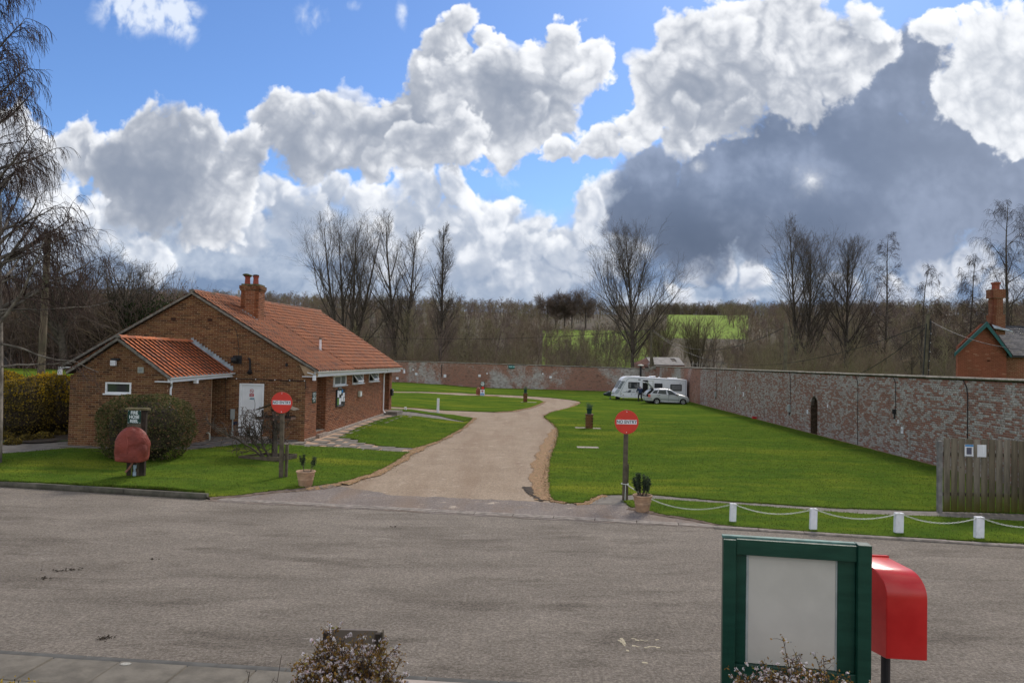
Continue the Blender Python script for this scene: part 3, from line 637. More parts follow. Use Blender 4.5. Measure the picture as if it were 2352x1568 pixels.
# bare strip at the foot of the garden wall
v = []; f = []
for i in range(160):
    Yp = 17+i*.46; q = wallpt(Yp); r = random.Random(i); v += [(q.x-.02, Yp, .036), (q.x-.28-.14*r.random(), Yp, .036)]
for i in range(159): f.append((2*i, 2*i+1, 2*i+3, 2*i+2))
link('wall_foot_soil', MB().add(v, f).mesh('wall_foot_soil', MAT['straw']), None, None, 'stuff')
def disc(name, px, py, rx, ry, mat, seed=1, off=.038):
    c = gpt(px, py); r = random.Random(seed); v = [(c.x, c.y, G(c.x, c.y)+off)]; n = 40
    for i in range(n):
        k = 1+r.uniform(-.18, .18); x, y = c.x+rx*k*math.cos(2*PI*i/n), c.y+ry*k*math.sin(2*PI*i/n); v.append((x, y, G(x, y)+off))
    return link(name, MB().add(v, [(0, i+1, (i+1) % n+1) for i in range(n)]).mesh(name, mat), None, None, 'stuff')
disc('dry_grass_patch', 313, 1097, .62, .5, MAT['straw'], 2); disc('dry_grass_patch', 648, 1100, .6, .4, MAT['straw'], 3)
disc('dry_grass_patch', -5, 1067, 1.0, .5, MAT['straw'], 4); disc('dry_grass_patch', 1350, 1030, .62, .45, MAT['straw'], 5)
disc('dry_grass_patch', 1108, 909, 1.6, .9, MAT['straw'], 6, .036)
disc('soil_bed', 70, 1000, 4.2, 2.0, MAT['soil'], 8, .05)
# ------------------------------------------------------------------ kerbs, channel, slabs
kt = thing('kerb', flat(0, 1118), 'low dark stone kerb along the left lawn edge of the tarmac', 'kerb')
M = []; a = flat(472, 1147); s = 0; up = 0
for i in range(9):
    p = a-rd*(i*1.16+1.15); M.append(basis((p.x, p.y, -.03), rd*1.14, rn*.15, (0, 0, .165+random.uniform(-.006, .006))))
pieces('kerbstone', BOXU, M, MAT['kerb'], kt)
ct = thing('drain_channel', flat(1176, 1180), 'flush concrete drainage channel crossing the mouth of the gravel drive', 'drain')
a0, a1 = flat(498, 1149), flat(1600, 1209); cd = (a1-a0); Lc = cd.length; cd.normalize(); cn = Vector((-cd.y, cd.x, 0)); M = []; M2 = []
k = 0; s = 0
while s < Lc+9:
    ln = random.uniform(.88, .96); p = a0+cd*s
    for off in (0, .155): q = p+cn*off; M.append(basis((q.x, q.y, -.02), cd*(ln-.02), cn*.125, (0, 0, .036+random.uniform(0, .004))))
    s += ln
pieces('channel_block', BOXU, M, MAT['channel'], ct)
link('channel_slot', MB().hexa([a0+Vector((0, 0, -.05)), a0+cd*(Lc+9)+Vector((0, 0, -.05)), a0+cd*(Lc+9)+cn*.29+Vector((0, 0, -.05)), a0+cn*.29+Vector((0, 0, -.05)), a0+Vector((0, 0, .0075)), a0+cd*(Lc+9)+Vector((0, 0, .0075)), a0+cd*(Lc+9)+cn*.29+Vector((0, 0, .0075)), a0+cn*.29+Vector((0, 0, .0075))]).mesh('channel_slot', MAT['soil']), ct)
# slabs round the building, seen at the near corner and along the side
def slab_run(parent, poly, o, d, w, l, mat, top=.022, name='slab'):
    poly = [(p.x, p.y) for p in poly]; d = Vector(d).normalized(); n = Vector((-d.y, d.x)); M = []
    for i in range(-40, 60):
        for jx in range(-40, 60):
            p = Vector(o)+d*(i*l+(l/2 if jx % 2 else 0))+n*(jx*w); c = p+d*l/2+n*w/2
            if pip(np.array(c.x), np.array(c.y), poly):
                h = G(c.x, c.y)+top+random.uniform(-.004, .004); M.append(basis((p.x, p.y, h-.04), (d.x*(l-.012), d.y*(l-.012), 0), (n.x*(w-.012), n.y*(w-.012), 0), (0, 0, .04)))
    pieces(name, BOXU, M, mat, parent)
for nm, poly, o, d, w, l in (('slab_path', gp((690, 1017), (740, 1004), (903, 946), (930, 956), (835, 985), (790, 1007), (830, 1014), (868, 1024), (952, 1031), (945, 1041), (800, 1033), (690, 1027)), (-8, 25), (1, -.05), .6, .9),
                             ('slab_terrace', gp((150, 1034), (160, 1014), (380, 1014), (480, 1000), (700, 1003), (700, 1026), (640, 1024), (560, 1023), (480, 1032), (440, 1037), (300, 1039)), (-14, 23), (1, -.02), .6, .9)):
    r_ = link(nm, sheet('bedding', poly, .006, MAT['mortar'], 1.0, skirt=.0).data, None); r_['kind'] = 'structure'
    bpy.data.objects.remove([x for x in bpy.data.objects if x.name.startswith('bedding')][0]); slab_run(r_, poly, o, d, w, l, MAT['concrete'])
# near footpath
fp = MB(); pn = -Vector((-nd.y, nd.x, 0))
q0, q1 = N0, N1
ft = link('footpath', MB().hexa([q0+Vector((0, 0, -.1)), q1+Vector((0, 0, -.1)), q1+pn*14+Vector((0, 0, -.1)), q0+pn*14+Vector((0, 0, -.1)), q0+Vector((0, 0, .012)), q1+Vector((0, 0, .012)), q1+pn*14+Vector((0, 0, .012)), q0+pn*14+Vector((0, 0, .012))]).mesh('footpath', MAT['soil']), None, None, 'structure')
M = []; Mk = []; Mp = []
for i in range(-8, 22):
    p = na+nd*(i*.815); ln = .80
    Mk.append(basis((p.x+nd.x*.3, p.y+nd.y*.3, -.02), nd*(.80), pn*.13, (0, 0, .04+random.uniform(0, .006))))
    for r in range(5):
        sh = (.41 if r % 2 else 0); q = p+nd*sh+pn*(.15+r*.62); top = .045+random.uniform(-.005, .005)
        (Mp if p.x+sh > -1.45 else M).append(basis((q.x, q.y, top-.05), nd*(ln-.012), pn*.60, (0, 0, .05)))
pieces('edging_stone', BOXU, Mk, simple('dark_edging_stone', (.085, .083, .075), .9, .2, 5), ft); pieces('paving_slab', BOXU, M, MAT['slab2'], ft); pieces('pale_paving_slab', BOXU, Mp, MAT['paleslab'], ft)
# kerb row along the verge on the right
kt = thing('kerb', flat(2000, 1240), 'flush pale kerb edging the verge with the white posts', 'kerb')
M = []; a = flat(1640, 1213.5); b = flat(2352, 1258); kd = (b-a).normalized(); kn = Vector((-kd.y, kd.x, 0))
for i in range(16):
    p = a+kd*(i*.95); M.append(basis((p.x, p.y, -.02), kd*.935, kn*.14, (0, 0, .055+random.uniform(0, .008))))
pieces('kerbstone', BOXU, M, MAT['channel'], kt)
# small slabs let into the lawn
for px, py, w, d, lab in ((1350, 1029.5, .9, .5, 'pale concrete slab sunk in the lawn below the right brick pillar'),):
    c = gpt(px, py); m = MB().box(c.x-w/2, c.x+w/2, c.y-d/2, c.y+d/2, c.z, c.z+.055); o = m.obj('concrete_slab', MAT['paleslab']); prop(o, lab, 'slab')
# ------------------------------------------------------------------ garden walls
wt = thing('garden_wall', wallpt(30), 'long lime streaked red brick garden wall running down the right side of the lawn', 'wall')
wout = Vector((-wdir.y, wdir.x)); wlen = (CORNER-NEAR).length; split = 52.0
ys = wallpt(27).y; n0 = NEAR
WH = 3.28
def nearwall_s(Y): return (wallpt(Y)-NEAR).length
def wall_hit(px, py):
    d = ray(px, py); # intersect with vertical wall plane
    n = Vector((wout.x, wout.y, 0)); t = (NEAR-CAM).dot(n)/d.dot(n); return CAM+d*t
ar0, ar1 = wall_hit(1861.7, 990), wall_hit(1877, 997); a_s0, a_s1 = sorted([(Vector((a.x, a.y, 0))-NEAR).length for a in (ar0, ar1)])
amid, aw = (a_s0+a_s1)/2, (a_s1-a_s0)
aw = max(aw, .9); AT = wall_hit(1870, 909).z
def wspan(z):
    spr = AT-aw/2
    if z > AT: return [(0, split)]
    h = aw/2 if z < spr else math.sqrt(max(0, (aw/2)**2-(z-spr)**2))
    return [(0, amid-h), (amid+h, split)]
brick_wall(wt, NEAR, wdir, wout, split, -.1, WH, (MAT['oldbrick'], MAT['oldmortar']), span=wspan, bl=.222, bh=.068, j=.012, proud=.005, seed=9)
# the arched niche, bricked up deeper in
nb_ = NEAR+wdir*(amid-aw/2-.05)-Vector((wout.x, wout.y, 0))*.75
MAT['nichebrick'] = brick_mat('shaded_niche_brick', [(0, (.05, .035, .022)), (.6, (.10, .065, .04)), (1, (.16, .12, .08))])  # shade of the deep niche painted into its brick and mortar colours
brick_wall(wt, nb_, wdir, wout, aw+.1, -.1, AT+.05, (MAT['nichebrick'], simple('shaded_mortar', (.05, .04, .03), .95)), bl=.222, bh=.068, j=.012, seed=4, limit=80, name='niche_brick', core='niche_core')
m = MB()
for sgn in (-1, 1):
    p = NEAR+wdir*(amid+sgn*aw/2); q = p-Vector((wout.x, wout.y, 0))*.78; e = wdir*sgn*.1
    m.hexa([(p.x, p.y, -.1), (q.x, q.y, -.1), (q.x+e.x, q.y+e.y, -.1), (p.x+e.x, p.y+e.y, -.1), (p.x, p.y, AT-aw/2), (q.x, q.y, AT-aw/2), (q.x+e.x, q.y+e.y, AT-aw/2), (p.x+e.x, p.y+e.y, AT-aw/2)])
w3 = Vector((wout.x, wout.y, 0))
for i in range(10):
    a0_, a1_ = PI*i/10, PI*(i+1)/10; c = NEAR+wdir*amid
    pts = [c+wdir*(math.cos(t)*r)+Vector((0, 0, AT-aw/2+math.sin(t)*r)) for t, r in ((a0_, aw/2), (a1_, aw/2), (a1_, aw/2+.1), (a0_, aw/2+.1))]
    m.prism([p-w3*.02 for p in pts], -w3*.75)
m.obj('niche_reveal', simple('shaded_reveal_brick', (.075, .05, .032), .95, .4, 9), wt)  # recess shade put into the dark colour of the reveal
# far stretch, too small to tell bricks
p, q = NEAR+wdir*split, NEAR+wdir*wlen; i3 = w3*(-.35)
MB().hexa([p+Vector((0, 0, -.1)), q+Vector((0, 0, -.1)), q+i3+Vector((0, 0, -.1)), p+i3+Vector((0, 0, -.1)), p+Vector((0, 0, WH)), q+Vector((0, 0, WH)), q+i3+Vector((0, 0, WH)), p+i3+Vector((0, 0, WH))]).obj('wall_body', None, wt)
_fw = MAT['farwall'].copy(); _fw.name = 'far_side_wall_brick'
for n in _fw.node_tree.nodes:
    if n.type == 'SEPXYZ': sx = n
    if n.type == 'COMBXYZ': _fw.node_tree.links.new(sx.outputs[1], n.inputs[0])
bpy.data.objects['wall_body'].data.materials.append(_fw)
p, q = NEAR, NEAR+wdir*split; i3 = w3*(-.35)   # body behind the bricked stretch
for a, b in ((0, amid-aw/2-.12), (amid+aw/2+.12, split)):
    p, q = NEAR+wdir*a-w3*.17, NEAR+wdir*b-w3*.17; MB().hexa([p+Vector((0, 0, -.1)), q+Vector((0, 0, -.1)), q-w3*.2+Vector((0, 0, -.1)), p-w3*.2+Vector((0, 0, -.1)), p+Vector((0, 0, WH)), q+Vector((0, 0, WH)), q-w3*.2+Vector((0, 0, WH)), p-w3*.2+Vector((0, 0, WH))]).obj('wall_backing', MAT['oldmortar'], wt)
p = NEAR+wdir*(amid-aw/2-.12)-w3*.17; q = NEAR+wdir*(amid+aw/2+.12)-w3*.17
MB().hexa([p+Vector((0, 0, AT+.2)), q+Vector((0, 0, AT+.2)), q-w3*.2+Vector((0, 0, AT+.2)), p-w3*.2+Vector((0, 0, AT+.2)), p+Vector((0, 0, WH)), q+Vector((0, 0, WH)), q-w3*.2+Vector((0, 0, WH)), p-w3*.2+Vector((0, 0, WH))]).obj('wall_backing', MAT['oldmortar'], wt)
M = []; s = 0
while s < wlen:
    ln = random.uniform(1.0, 1.5); p = NEAR+wdir*s+w3*.05; M.append(basis((p.x, p.y, WH+random.uniform(-.006, .006)), wdir*(ln-.012), -w3*.46, (0, 0, .10)))
    s += ln
pieces('coping_stone', BOXU, M, MAT['coping'], wt)
bt = thing('garden_wall', BACK_L, 'old brick garden wall across the far end of the lawn behind the caravan', 'wall')
m = MB(); bo = Vector((bdir.y, -bdir.x, 0)); bo = bo if bo.y < 0 else -bo
nseg = 60; blen = 120.0
def btop(s): return 2.96+.26*min(1, s/30)+.9*float(ss(45, 100, s))
def bz(s): p = CORNER+bdir*s; return G(p.x, p.y)
M = []
for i in range(nseg):
    s0, s1 = blen*i/nseg, blen*(i+1)/nseg; p, q = CORNER+bdir*s0, CORNER+bdir*s1
    m.hexa([Vector((p.x, p.y, bz(s0)-.2)), Vector((q.x, q.y, bz(s1)-.2)), Vector((q.x, q.y, bz(s1)-.2))-bo*.35, Vector((p.x, p.y, bz(s0)-.2))-bo*.35, Vector((p.x, p.y, btop(s0))), Vector((q.x, q.y, btop(s1))), Vector((q.x, q.y, btop(s1)))-bo*.35, Vector((p.x, p.y, btop(s0)))-bo*.35])
    M.append(basis((p.x+bo.x*.05, p.y+bo.y*.05, btop(s0)), (bdir.x*(blen/nseg-.015), bdir.y*(blen/nseg-.015), btop(s1)-btop(s0)), -bo*.45, (0, 0, .11)))
m.obj('wall_body', MAT['farwall'], bt); pieces('coping_stone', BOXU, M, MAT['coping'], bt)
# swept ramp of coping at the corner
m = MB()
pts = [CORNER+bdir*(1.3*(1-k/6))+Vector((0, 0, 3.05+.36*float(ss(0, 6, k)))) for k in range(7)]
for a, b in zip(pts, pts[1:]): m.hexa([a+bo*.05-Vector((0, 0, .35)), b+bo*.05-Vector((0, 0, .35)), b-bo*.4-Vector((0, 0, .35)), a-bo*.4-Vector((0, 0, .35)), a+bo*.05, b+bo*.05, b-bo*.4, a-bo*.4])
m.obj('corner_ramp', MAT['coping'], bt)
# ------------------------------------------------------------------ the brick building
GY = 29.2
bo_ = thing('brick_building', (-12.87, GY, G(-12.9, GY)), 'single storey brown brick building with clay pantile roof and front annexe', 'building')
def gxz(px, py, Y=GY): p = atY(px, py, Y); return p.x, p.z
bu = Vector((.06, 1, 0)).normalized(); BC = Vector((-8.24, GY, 0)); BLEN = 15.45
XL, XR, XA = -17.5, -8.24, -12.87
ZR, ZE, SL = 6.12, 3.06, .61            # ridge, eave line, slope
dx0, dz1 = gxz(550.6, 880); dx1, dz0 = gxz(603.5, 996.8)
def gspan(z):
    if z < 3.25: return [(0, XR-XL)]
    h = (6.08-z)/SL
    return [(max(0, XA-XL-h), min(XR-XL, XA-XL+h))] if h > .05 else []
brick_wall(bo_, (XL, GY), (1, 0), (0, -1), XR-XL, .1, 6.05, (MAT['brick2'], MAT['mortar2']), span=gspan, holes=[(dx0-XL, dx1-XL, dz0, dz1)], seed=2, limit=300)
def sideY(px): return 9.992/(.06-(px-CX)/F_PX)
def sS(px): return (sideY(px)-GY)*1.0018
def side(s, z, out=0.): p = BC+bu*s; return Vector((p.x+out*bu.y, p.y-out*bu.x, z))
r1 = (1.42, 2.62, .48, 2.98); r2 = (sS(886), sS(896.5), .55, 2.98)
wins = [(sS(767.6), sS(797.4)), (sS(811.7), sS(836.7)), (sS(849.4), sS(871.5))]
wz = [(2.32, 2.80), (2.32, 2.81), (2.34, 2.83)]
brick_wall(bo_, (BC.x, BC.y), bu, (bu.y, -bu.x), BLEN, .1, 3.22, (MAT['brick'], MAT['mortar']), holes=[r1, r2]+[(a, b, c, d) for (a, b), (c, d) in zip(wins, wz)], seed=3, bl=.26, limit=300)
# pale wet plinth stains are in the lowest course: a thin rendered plinth along the side
m = MB()
for a, b in ((0, 1.42), (2.62, r2[0]), (r2[1], BLEN)):
    p, q = side(a, 0, .008), side(b, 0, .008); p2, q2 = side(a, 0, .03), side(b, 0, .03)
    m.hexa([(p.x, p.y, 0), (q.x, q.y, 0), (q2.x, q2.y, 0), (p2.x, p2.y, 0), (p.x, p.y, G(p.x, p.y)+.10), (q.x, q.y, G(q.x, q.y)+.10), (q2.x, q2.y, G(q.x, q.y)+.08), (p2.x, p2.y, G(p.x, p.y)+.08)])
m.obj('plinth', MAT['oldmortar'], bo_)
# recessed doorways: brick reveal facing us, dark end wall, floor step
for k, (a, b, z0, z1) in enumerate((r1, r2)):
    p = side(b, 0, 0); inn = Vector((-bu.y, bu.x, 0))
    brick_wall(bo_, (p.x+inn.x*1.0, p.y+inn.y*1.0), -inn, -bu, 1.0, z0, z1, (MAT['brick'], MAT['mortar']), seed=20+k, limit=60, name='reveal_brick', core='reveal_core')
    m = MB(); P = [side(a, z0, -.02), side(b, z0, -.02), side(b, z0, -1.0), side(a, z0, -1.0)]
    m.hexa([v+Vector((0, 0, -.5)) for v in P]+P); m.obj('doorstep', MAT['concrete'], bo_)
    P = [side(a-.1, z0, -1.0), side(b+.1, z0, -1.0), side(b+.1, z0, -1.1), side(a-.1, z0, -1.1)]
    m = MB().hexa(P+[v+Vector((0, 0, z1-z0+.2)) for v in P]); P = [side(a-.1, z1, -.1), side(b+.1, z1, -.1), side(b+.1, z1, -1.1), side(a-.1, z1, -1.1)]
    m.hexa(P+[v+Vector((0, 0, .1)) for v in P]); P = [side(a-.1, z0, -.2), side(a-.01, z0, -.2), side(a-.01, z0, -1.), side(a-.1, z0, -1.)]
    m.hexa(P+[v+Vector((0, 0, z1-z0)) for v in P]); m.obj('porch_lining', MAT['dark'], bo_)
P = [side(1.42, .3, .02), side(2.62, .3, .02), side(2.62, .3, .16), side(1.42, .3, .16)]
MB().hexa([v-Vector((0, 0, .3)) for v in P]+[v+Vector((0, 0, .06)) for v in P]).obj('threshold_step', MAT['oldmortar'], bo_)
P = [side(r2[0]-.1, .42, .0), side(r2[1]+.3, .42, .0), side(r2[1]+.3, .42, .8), side(r2[0]-.1, .42, .8)]
MB().hexa([v-Vector((0, 0, .3)) for v in P]+[v+Vector((0, 0, .08)) for v in P]).obj('threshold_step', MAT['concrete'], bo_)
# left wall and far gable, out of sight but there
m = MB(); L0 = Vector((XL, GY, 0)); 
P = [L0+Vector((.0, .2, 0)), L0+bu*BLEN, L0+bu*BLEN+Vector((.2, 0, 0)), L0+Vector((.2, .2, 0))]
m.hexa(P+[v+Vector((0, 0, 3.25)) for v in P]); P = [L0+bu*BLEN, BC+bu*BLEN]
m.prism([L0+bu*BLEN, BC+bu*BLEN-Vector((.03, 0, 0)), BC+bu*BLEN+Vector((-.03, 0, 3.2)), L0+bu*BLEN+Vector(((XR-XL)/2, 0, 6.3)), L0+bu*BLEN+Vector((0, 0, 3.2))], (0, .15, 0)); m.obj('rear_walls', MAT['mortar'], bo_)
# windows
def upvc_window(parent, o, r, up, n, w, h, opening=False, sill=True, two=True):
    """o = lower left corner on the wall plane, r/up/n unit vectors, n out of the wall"""
    o, r, up, n = Vector(o), Vector(r), Vector(up), Vector(n)
    def bx(m, a, b, c, d, e, f): m.hexa([o+r*a+up*c+n*e, o+r*b+up*c+n*e, o+r*b+up*d+n*e, o+r*a+up*d+n*e, o+r*a+up*c+n*f, o+r*b+up*c+n*f, o+r*b+up*d+n*f, o+r*a+up*d+n*f])
    fr = MB(); t = .055
    bx(fr, 0, w, h-t, h, -.06, .02); bx(fr, 0, w, 0, t, -.06, .02); bx(fr, 0, t, t, h-t, -.06, .02); bx(fr, w-t, w, t, h-t, -.06, .02)
    if two: bx(fr, w/2-t/2, w/2+t/2, t, h-t, -.06, .02)
    win = fr.obj('window', MAT['white'], parent); 
    g = MB()
    if two: bx(g, w/2+t/2, w-t, t, h-t, -.035, -.03)
    else: bx(g, t, w-t, t, h-t, -.035, -.03)
    g.obj('pane', MAT['obscure'] if two else MAT['glass'], win)
    if two:
        sh = MB(); sg = MB(); ang = .62 if opening else 0.; uu = (up*math.cos(ang)-n*math.sin(ang)); nn = (n*math.cos(ang)+up*math.sin(ang)); top = o+up*(h-.02)+n*.03
        def tilt(m, a, b, c, d, e, f):
            q = lambda x, y, z: top+r*x-uu*(h-.04-y)+nn*z
            if opening: q = lambda x, y, z: top+r*x-(up*math.cos(ang)-n*math.sin(ang))*(h-.04-y)+(n*math.cos(ang)+up*math.sin(ang))*z
            m.hexa([q(a, c, e), q(b, c, e), q(b, d, e), q(a, d, e), q(a, c, f), q(b, c, f), q(b, d, f), q(a, d, f)])
        H = h-.04; x0, x1 = .02, w/2+.02
        tilt(sh, x0, x1, H-t, H, 0, .035); tilt(sh, x0, x1, 0, t, 0, .035); tilt(sh, x0, x0+t, t, H-t, 0, .035); tilt(sh, x1-t, x1, t, H-t, 0, .035)
        s_ = sh.obj('sash', MAT['white'], win); tilt(sg, x0+t, x1-t, t, H-t, .008, .016); sg.obj('sash_pane', MAT['obscure'], win)
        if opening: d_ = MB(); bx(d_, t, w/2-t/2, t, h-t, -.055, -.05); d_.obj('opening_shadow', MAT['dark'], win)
    if sill: s2 = MB(); bx(s2, -.04, w+.04, -.045, 0, -.05, .09); s2.obj('sill', MAT['white'], win)
    return win
sn = Vector((bu.y, -bu.x, 0))
for k, ((a, b), (c, d)) in enumerate(zip(wins, wz)): upvc_window(bo_, side(a, c), bu, (0, 0, 1), sn, b-a, d-c, opening=k > 0)
# white door in the gable
m = MB(); t = .06; Yd = GY
m.box(dx0, dx0+t, Yd-.02, Yd+.08, dz0, dz1); m.box(dx1-t, dx1, Yd-.02, Yd+.08, dz0, dz1); m.box(dx0+t, dx1-t, Yd-.02, Yd+.08, dz1-t, dz1)
door = m.obj('door', MAT['white'], bo_)
m = MB(); x0, x1, z0, z1 = dx0+t+.005, dx1-t-.005, dz0+.01, dz1-t-.005; m.box(x0, x1, Yd+.025, Yd+.06, z0, z1); m.obj('door_leaf', MAT['white'], door)
m = MB()
for a, b in ((z0+.95, z1-.08), (z0+.12, z0+.78)):
    for q in ((x0+.07, x1-.07, a, a+.02), (x0+.07, x1-.07, b-.02, b), (x0+.07, x0+.09, a+.02, b-.02), (x1-.09, x1-.07, a+.02, b-.02)): m.box(q[0], q[1], Yd+.012, Yd+.025, q[2], q[3])
m.obj('panel_moulding', MAT['white'], door)
m = MB().box(x0, x1, Yd-.06, Yd+.0, z0-.07, z0-.01); m.obj('door_sill', MAT['white'], door)
hx, hzz = gxz(597, 939); m = MB().box(hx-.03, hx+.01, Yd-.002, Yd+.025, hzz-.1, hzz+.1).bar((hx-.01, Yd-.03, hzz), (hx-.12, Yd-.03, hzz), .02, .02).bar((hx-.01, Yd+.0, hzz), (hx-.01, Yd-.035, hzz), .02, .02); m.obj('handle', MAT['greybox'], door)
MB().box(dx0-.35, dx1+.25, GY-.35, GY-.02, .05, dz0-.09).obj('door_step', MAT['oldmortar'], bo_)
# notices on the door
nx, nz1 = gxz(578, 897.8)
n_ = thing('no_smoking_notice', (nx, GY, nz1), 'small no smoking notice with red panel on the white door', 'notice')
m = MB().box(nx-.09, nx+.09, Yd+.019, Yd+.024, nz1-.24, nz1+.1); m.obj('notice_card', MAT['paper'], n_)
m = MB(); 
for i in range(24):
    a0_, a1_ = 2*PI*i/24, 2*PI*(i+1)/24; m.add([(nx+math.cos(a0_)*.078, Yd+.017, nz1+math.sin(a0_)*.078), (nx+math.cos(a1_)*.078, Yd+.017, nz1+math.sin(a1_)*.078), (nx+math.cos(a1_)*.06, Yd+.017, nz1+math.sin(a1_)*.06), (nx+math.cos(a0_)*.06, Yd+.017, nz1+math.sin(a0_)*.06)], [(0, 1, 2, 3)])
m.bar((nx-.045, Yd+.017, nz1+.045), (nx+.045, Yd+.017, nz1-.045), .016, .004, (0, 1, 0)); m.obj('red_ring', MAT['redpaint'], n_)
MB().box(nx-.035, nx+.03, Yd+.0185, Yd+.0205, nz1-.008, nz1+.008).obj('cigarette', MAT['navy_text'], n_)
MB().box(nx-.088, nx+.088, Yd+.016, Yd+.019, nz1-.22, nz1-.1).obj('red_panel', MAT['redpaint'], n_)
for k in range(3): MB().box(nx-.07+.01*k, nx+.07-.01*k, Yd+.0145, Yd+.016, nz1-.135-.03*k, nz1-.125-.03*k).obj('print_line', MAT['paper'], n_)
ax, az_ = gxz(578, 915.5); n_ = thing('arrow_sticker', (ax, GY, az_), 'pale blue arrow sticker pointing left on the white door', 'sticker')
MB().prism([(ax-.10, Yd+.02, az_), (ax-.05, Yd+.02, az_+.03), (ax+.10, Yd+.02, az_+.04), (ax+.10, Yd+.02, az_-.04), (ax-.05, Yd+.02, az_-.03)], (0, .004, 0)).obj('arrow', simple('pale_blue_print', (.10, .22, .30), .5, .05), n_)
MB().prism([(ax-.04, Yd+.018, az_), (ax+.08, Yd+.018, az_+.022), (ax+.08, Yd+.018, az_-.022)], (0, .002, 0)).obj('arrow_inset', simple('paler_blue_print', (.35, .48, .54), .5, .05), n_)
# roofs: pantiles laid on a (possibly slightly twisted) rectangle
def tile_unit(n=6):
    v = []; f = []
    for row in (0, 1):
        for i in range(n+1):
            t = i/n; h = .5+.5*math.cos(2*PI*(t-.18)) if t < .68 else .5+.5*math.cos(2*PI*(.5)); v.append((t*1.04, row*1.16, h))
    k = n+1
    for i in range(n): f.append((i, i+1, k+i+1, k+i))
    for i in range(k): v.append((v[i+k][0], v[i+k][1], v[i+k][2]-1.0))
    for i in range(n): f.append((k+i, k+i+1, 2*k+i+1, 2*k+i))
    return v, f
TU = tile_unit()
def tile_roof(parent, A, B, Cc, D, nu, nv, mat, seed=1, limit=300, hh=.062, cut=None, name='roof_tile'):
    """A-B along the ridge, D-C along the eave"""
    A, B, Cc, D = map(Vector, (A, B, Cc, D)); rs = random.Random(seed); M = []
    def P(u, v): return (A.lerp(B, u)).lerp(D.lerp(Cc, u), v)
    for j in range(nv):
        for i in range(nu):
            if cut and cut((i+.5)/nu, (j+.5)/nv): continue
            o = P(i/nu, j/nv); x = P((i+1)/nu, j/nv)-o; y = P(i/nu, (j+1)/nv)-o; n = x.cross(y).normalized()
            if n.z < 0: n = -n
            n2 = (n*(y.length)+(-y.normalized())*0).normalized()
            o2 = o+n*rs.uniform(0, .006); yy = y+n*.045
            yy.rotate(Matrix.Rotation(rs.uniform(-.012, .012), 3, n)); M.append(basis(o2, x, yy, n*hh))
    pieces(name, TU, M, mat, parent, limit, 'roof_tiles')
    q = (B-A).cross(D-A).normalized(); q = q if q.z > 0 else -q
    MB().hexa([v-q*.10 for v in (A, B, Cc, D)]+[v-q*.03 for v in (A, B, Cc, D)]).obj('roof_deck', MAT['darkwood'], parent)
RN = Vector((XA, GY-.12, ZR)); RF = Vector((XA, GY-.12, ZR+.30))+bu*(BLEN+.35)
EN = Vector((-7.76, GY-.12, ZE)); EF = Vector((-7.74, GY-.12, ZE+.02))+bu*(BLEN+.45)
LN_ = Vector((-17.9, GY-.12, ZE+.02)); LF = LN_+bu*(BLEN+.45)
CHX0, CHX1, CHY0, CHY1 = -11.69, -10.93, 31.2, 31.95
def chcut(u, v):
    p = RN.lerp(RF, u).lerp(EN.lerp(EF, u), v); return CHX0+.08 < p.x < CHX1-.05 and CHY0+.05 < p.y < CHY1
tile_roof(bo_, RN, RF, EF, EN, 56, 19, MAT['tile'], 5, cut=chcut)
tile_roof(bo_, RF, RN, LN_, LF, 56, 19, MAT['tile'], 6, limit=0)
def ridge(parent, a, b, n, mat, r=.13, name='ridge_tile'):
    a, b = Vector(a), Vector(b); d = (b-a)/n; u = d.normalized(); s = u.cross(Vector((0, 0, 1))).normalized(); k = 8
    v = [];
    for e, rr_ in ((0, 1.0), (.94, .93), (1.03, 1.06)):
        for i in range(k+1):
            t = PI*i/k; v.append((e, math.cos(t)*rr_, math.sin(t)*rr_*.85))
    f = [(q*(k+1)+i, q*(k+1)+i+1, (q+1)*(k+1)+i+1, (q+1)*(k+1)+i) for q in range(2) for i in range(k)]
    M = []
    for i in range(n): o = a+d*i+Vector((0, 0, -.03)); M.append(basis(o, d, s*r, Vector((0, 0, r+random.uniform(-.006, .006)))))
    pieces(name, (v, f), M, mat, parent, 80)
    # mortar cap closing the near end
    m = MB(); m.prism([a-u*.01+s*math.cos(PI*i/8)*r*.95+Vector((0, 0, math.sin(PI*i/8)*r*.8-.03)) for i in range(9)], u*.04); m.obj('ridge_end', MAT['verge'], parent)
ridge(bo_, RN+Vector((0, 0, .03)), RF+Vector((0, 0, .03)), 36, MAT['tile_mossy'])
def verge(parent, pts, mat=None, w=.11, h=.10):
    m = MB(); r = random.Random(8); Q = []
    for a, b in zip(pts, pts[1:]):
        a, b = Vector(a), Vector(b); n = max(2, int((b-a).length/.3)); Q += [a.lerp(b, i/n)+Vector((0, r.uniform(-.008, .008), r.uniform(-.008, .008))) for i in range(n)]
    Q.append(Vector(pts[-1]))
    for a, b in zip(Q, Q[1:]): m.hexa([a+Vector((0, 0, -h)), b+Vector((0, 0, -h)), b+Vector((0, w, -h)), a+Vector((0, w, -h)), a, b, b+Vector((0, w, 0)), a+Vector((0, w, 0))])
    m.obj('verge', mat or MAT['verge'], parent)
verge(bo_, [LN_+Vector((-.05, -.03, 0)), RN+Vector((0, -.03, 0)), EN+Vector((.03, -.03, .0))])
verge(bo_, [LF, RF+Vector((0, 0, 0)), EF])
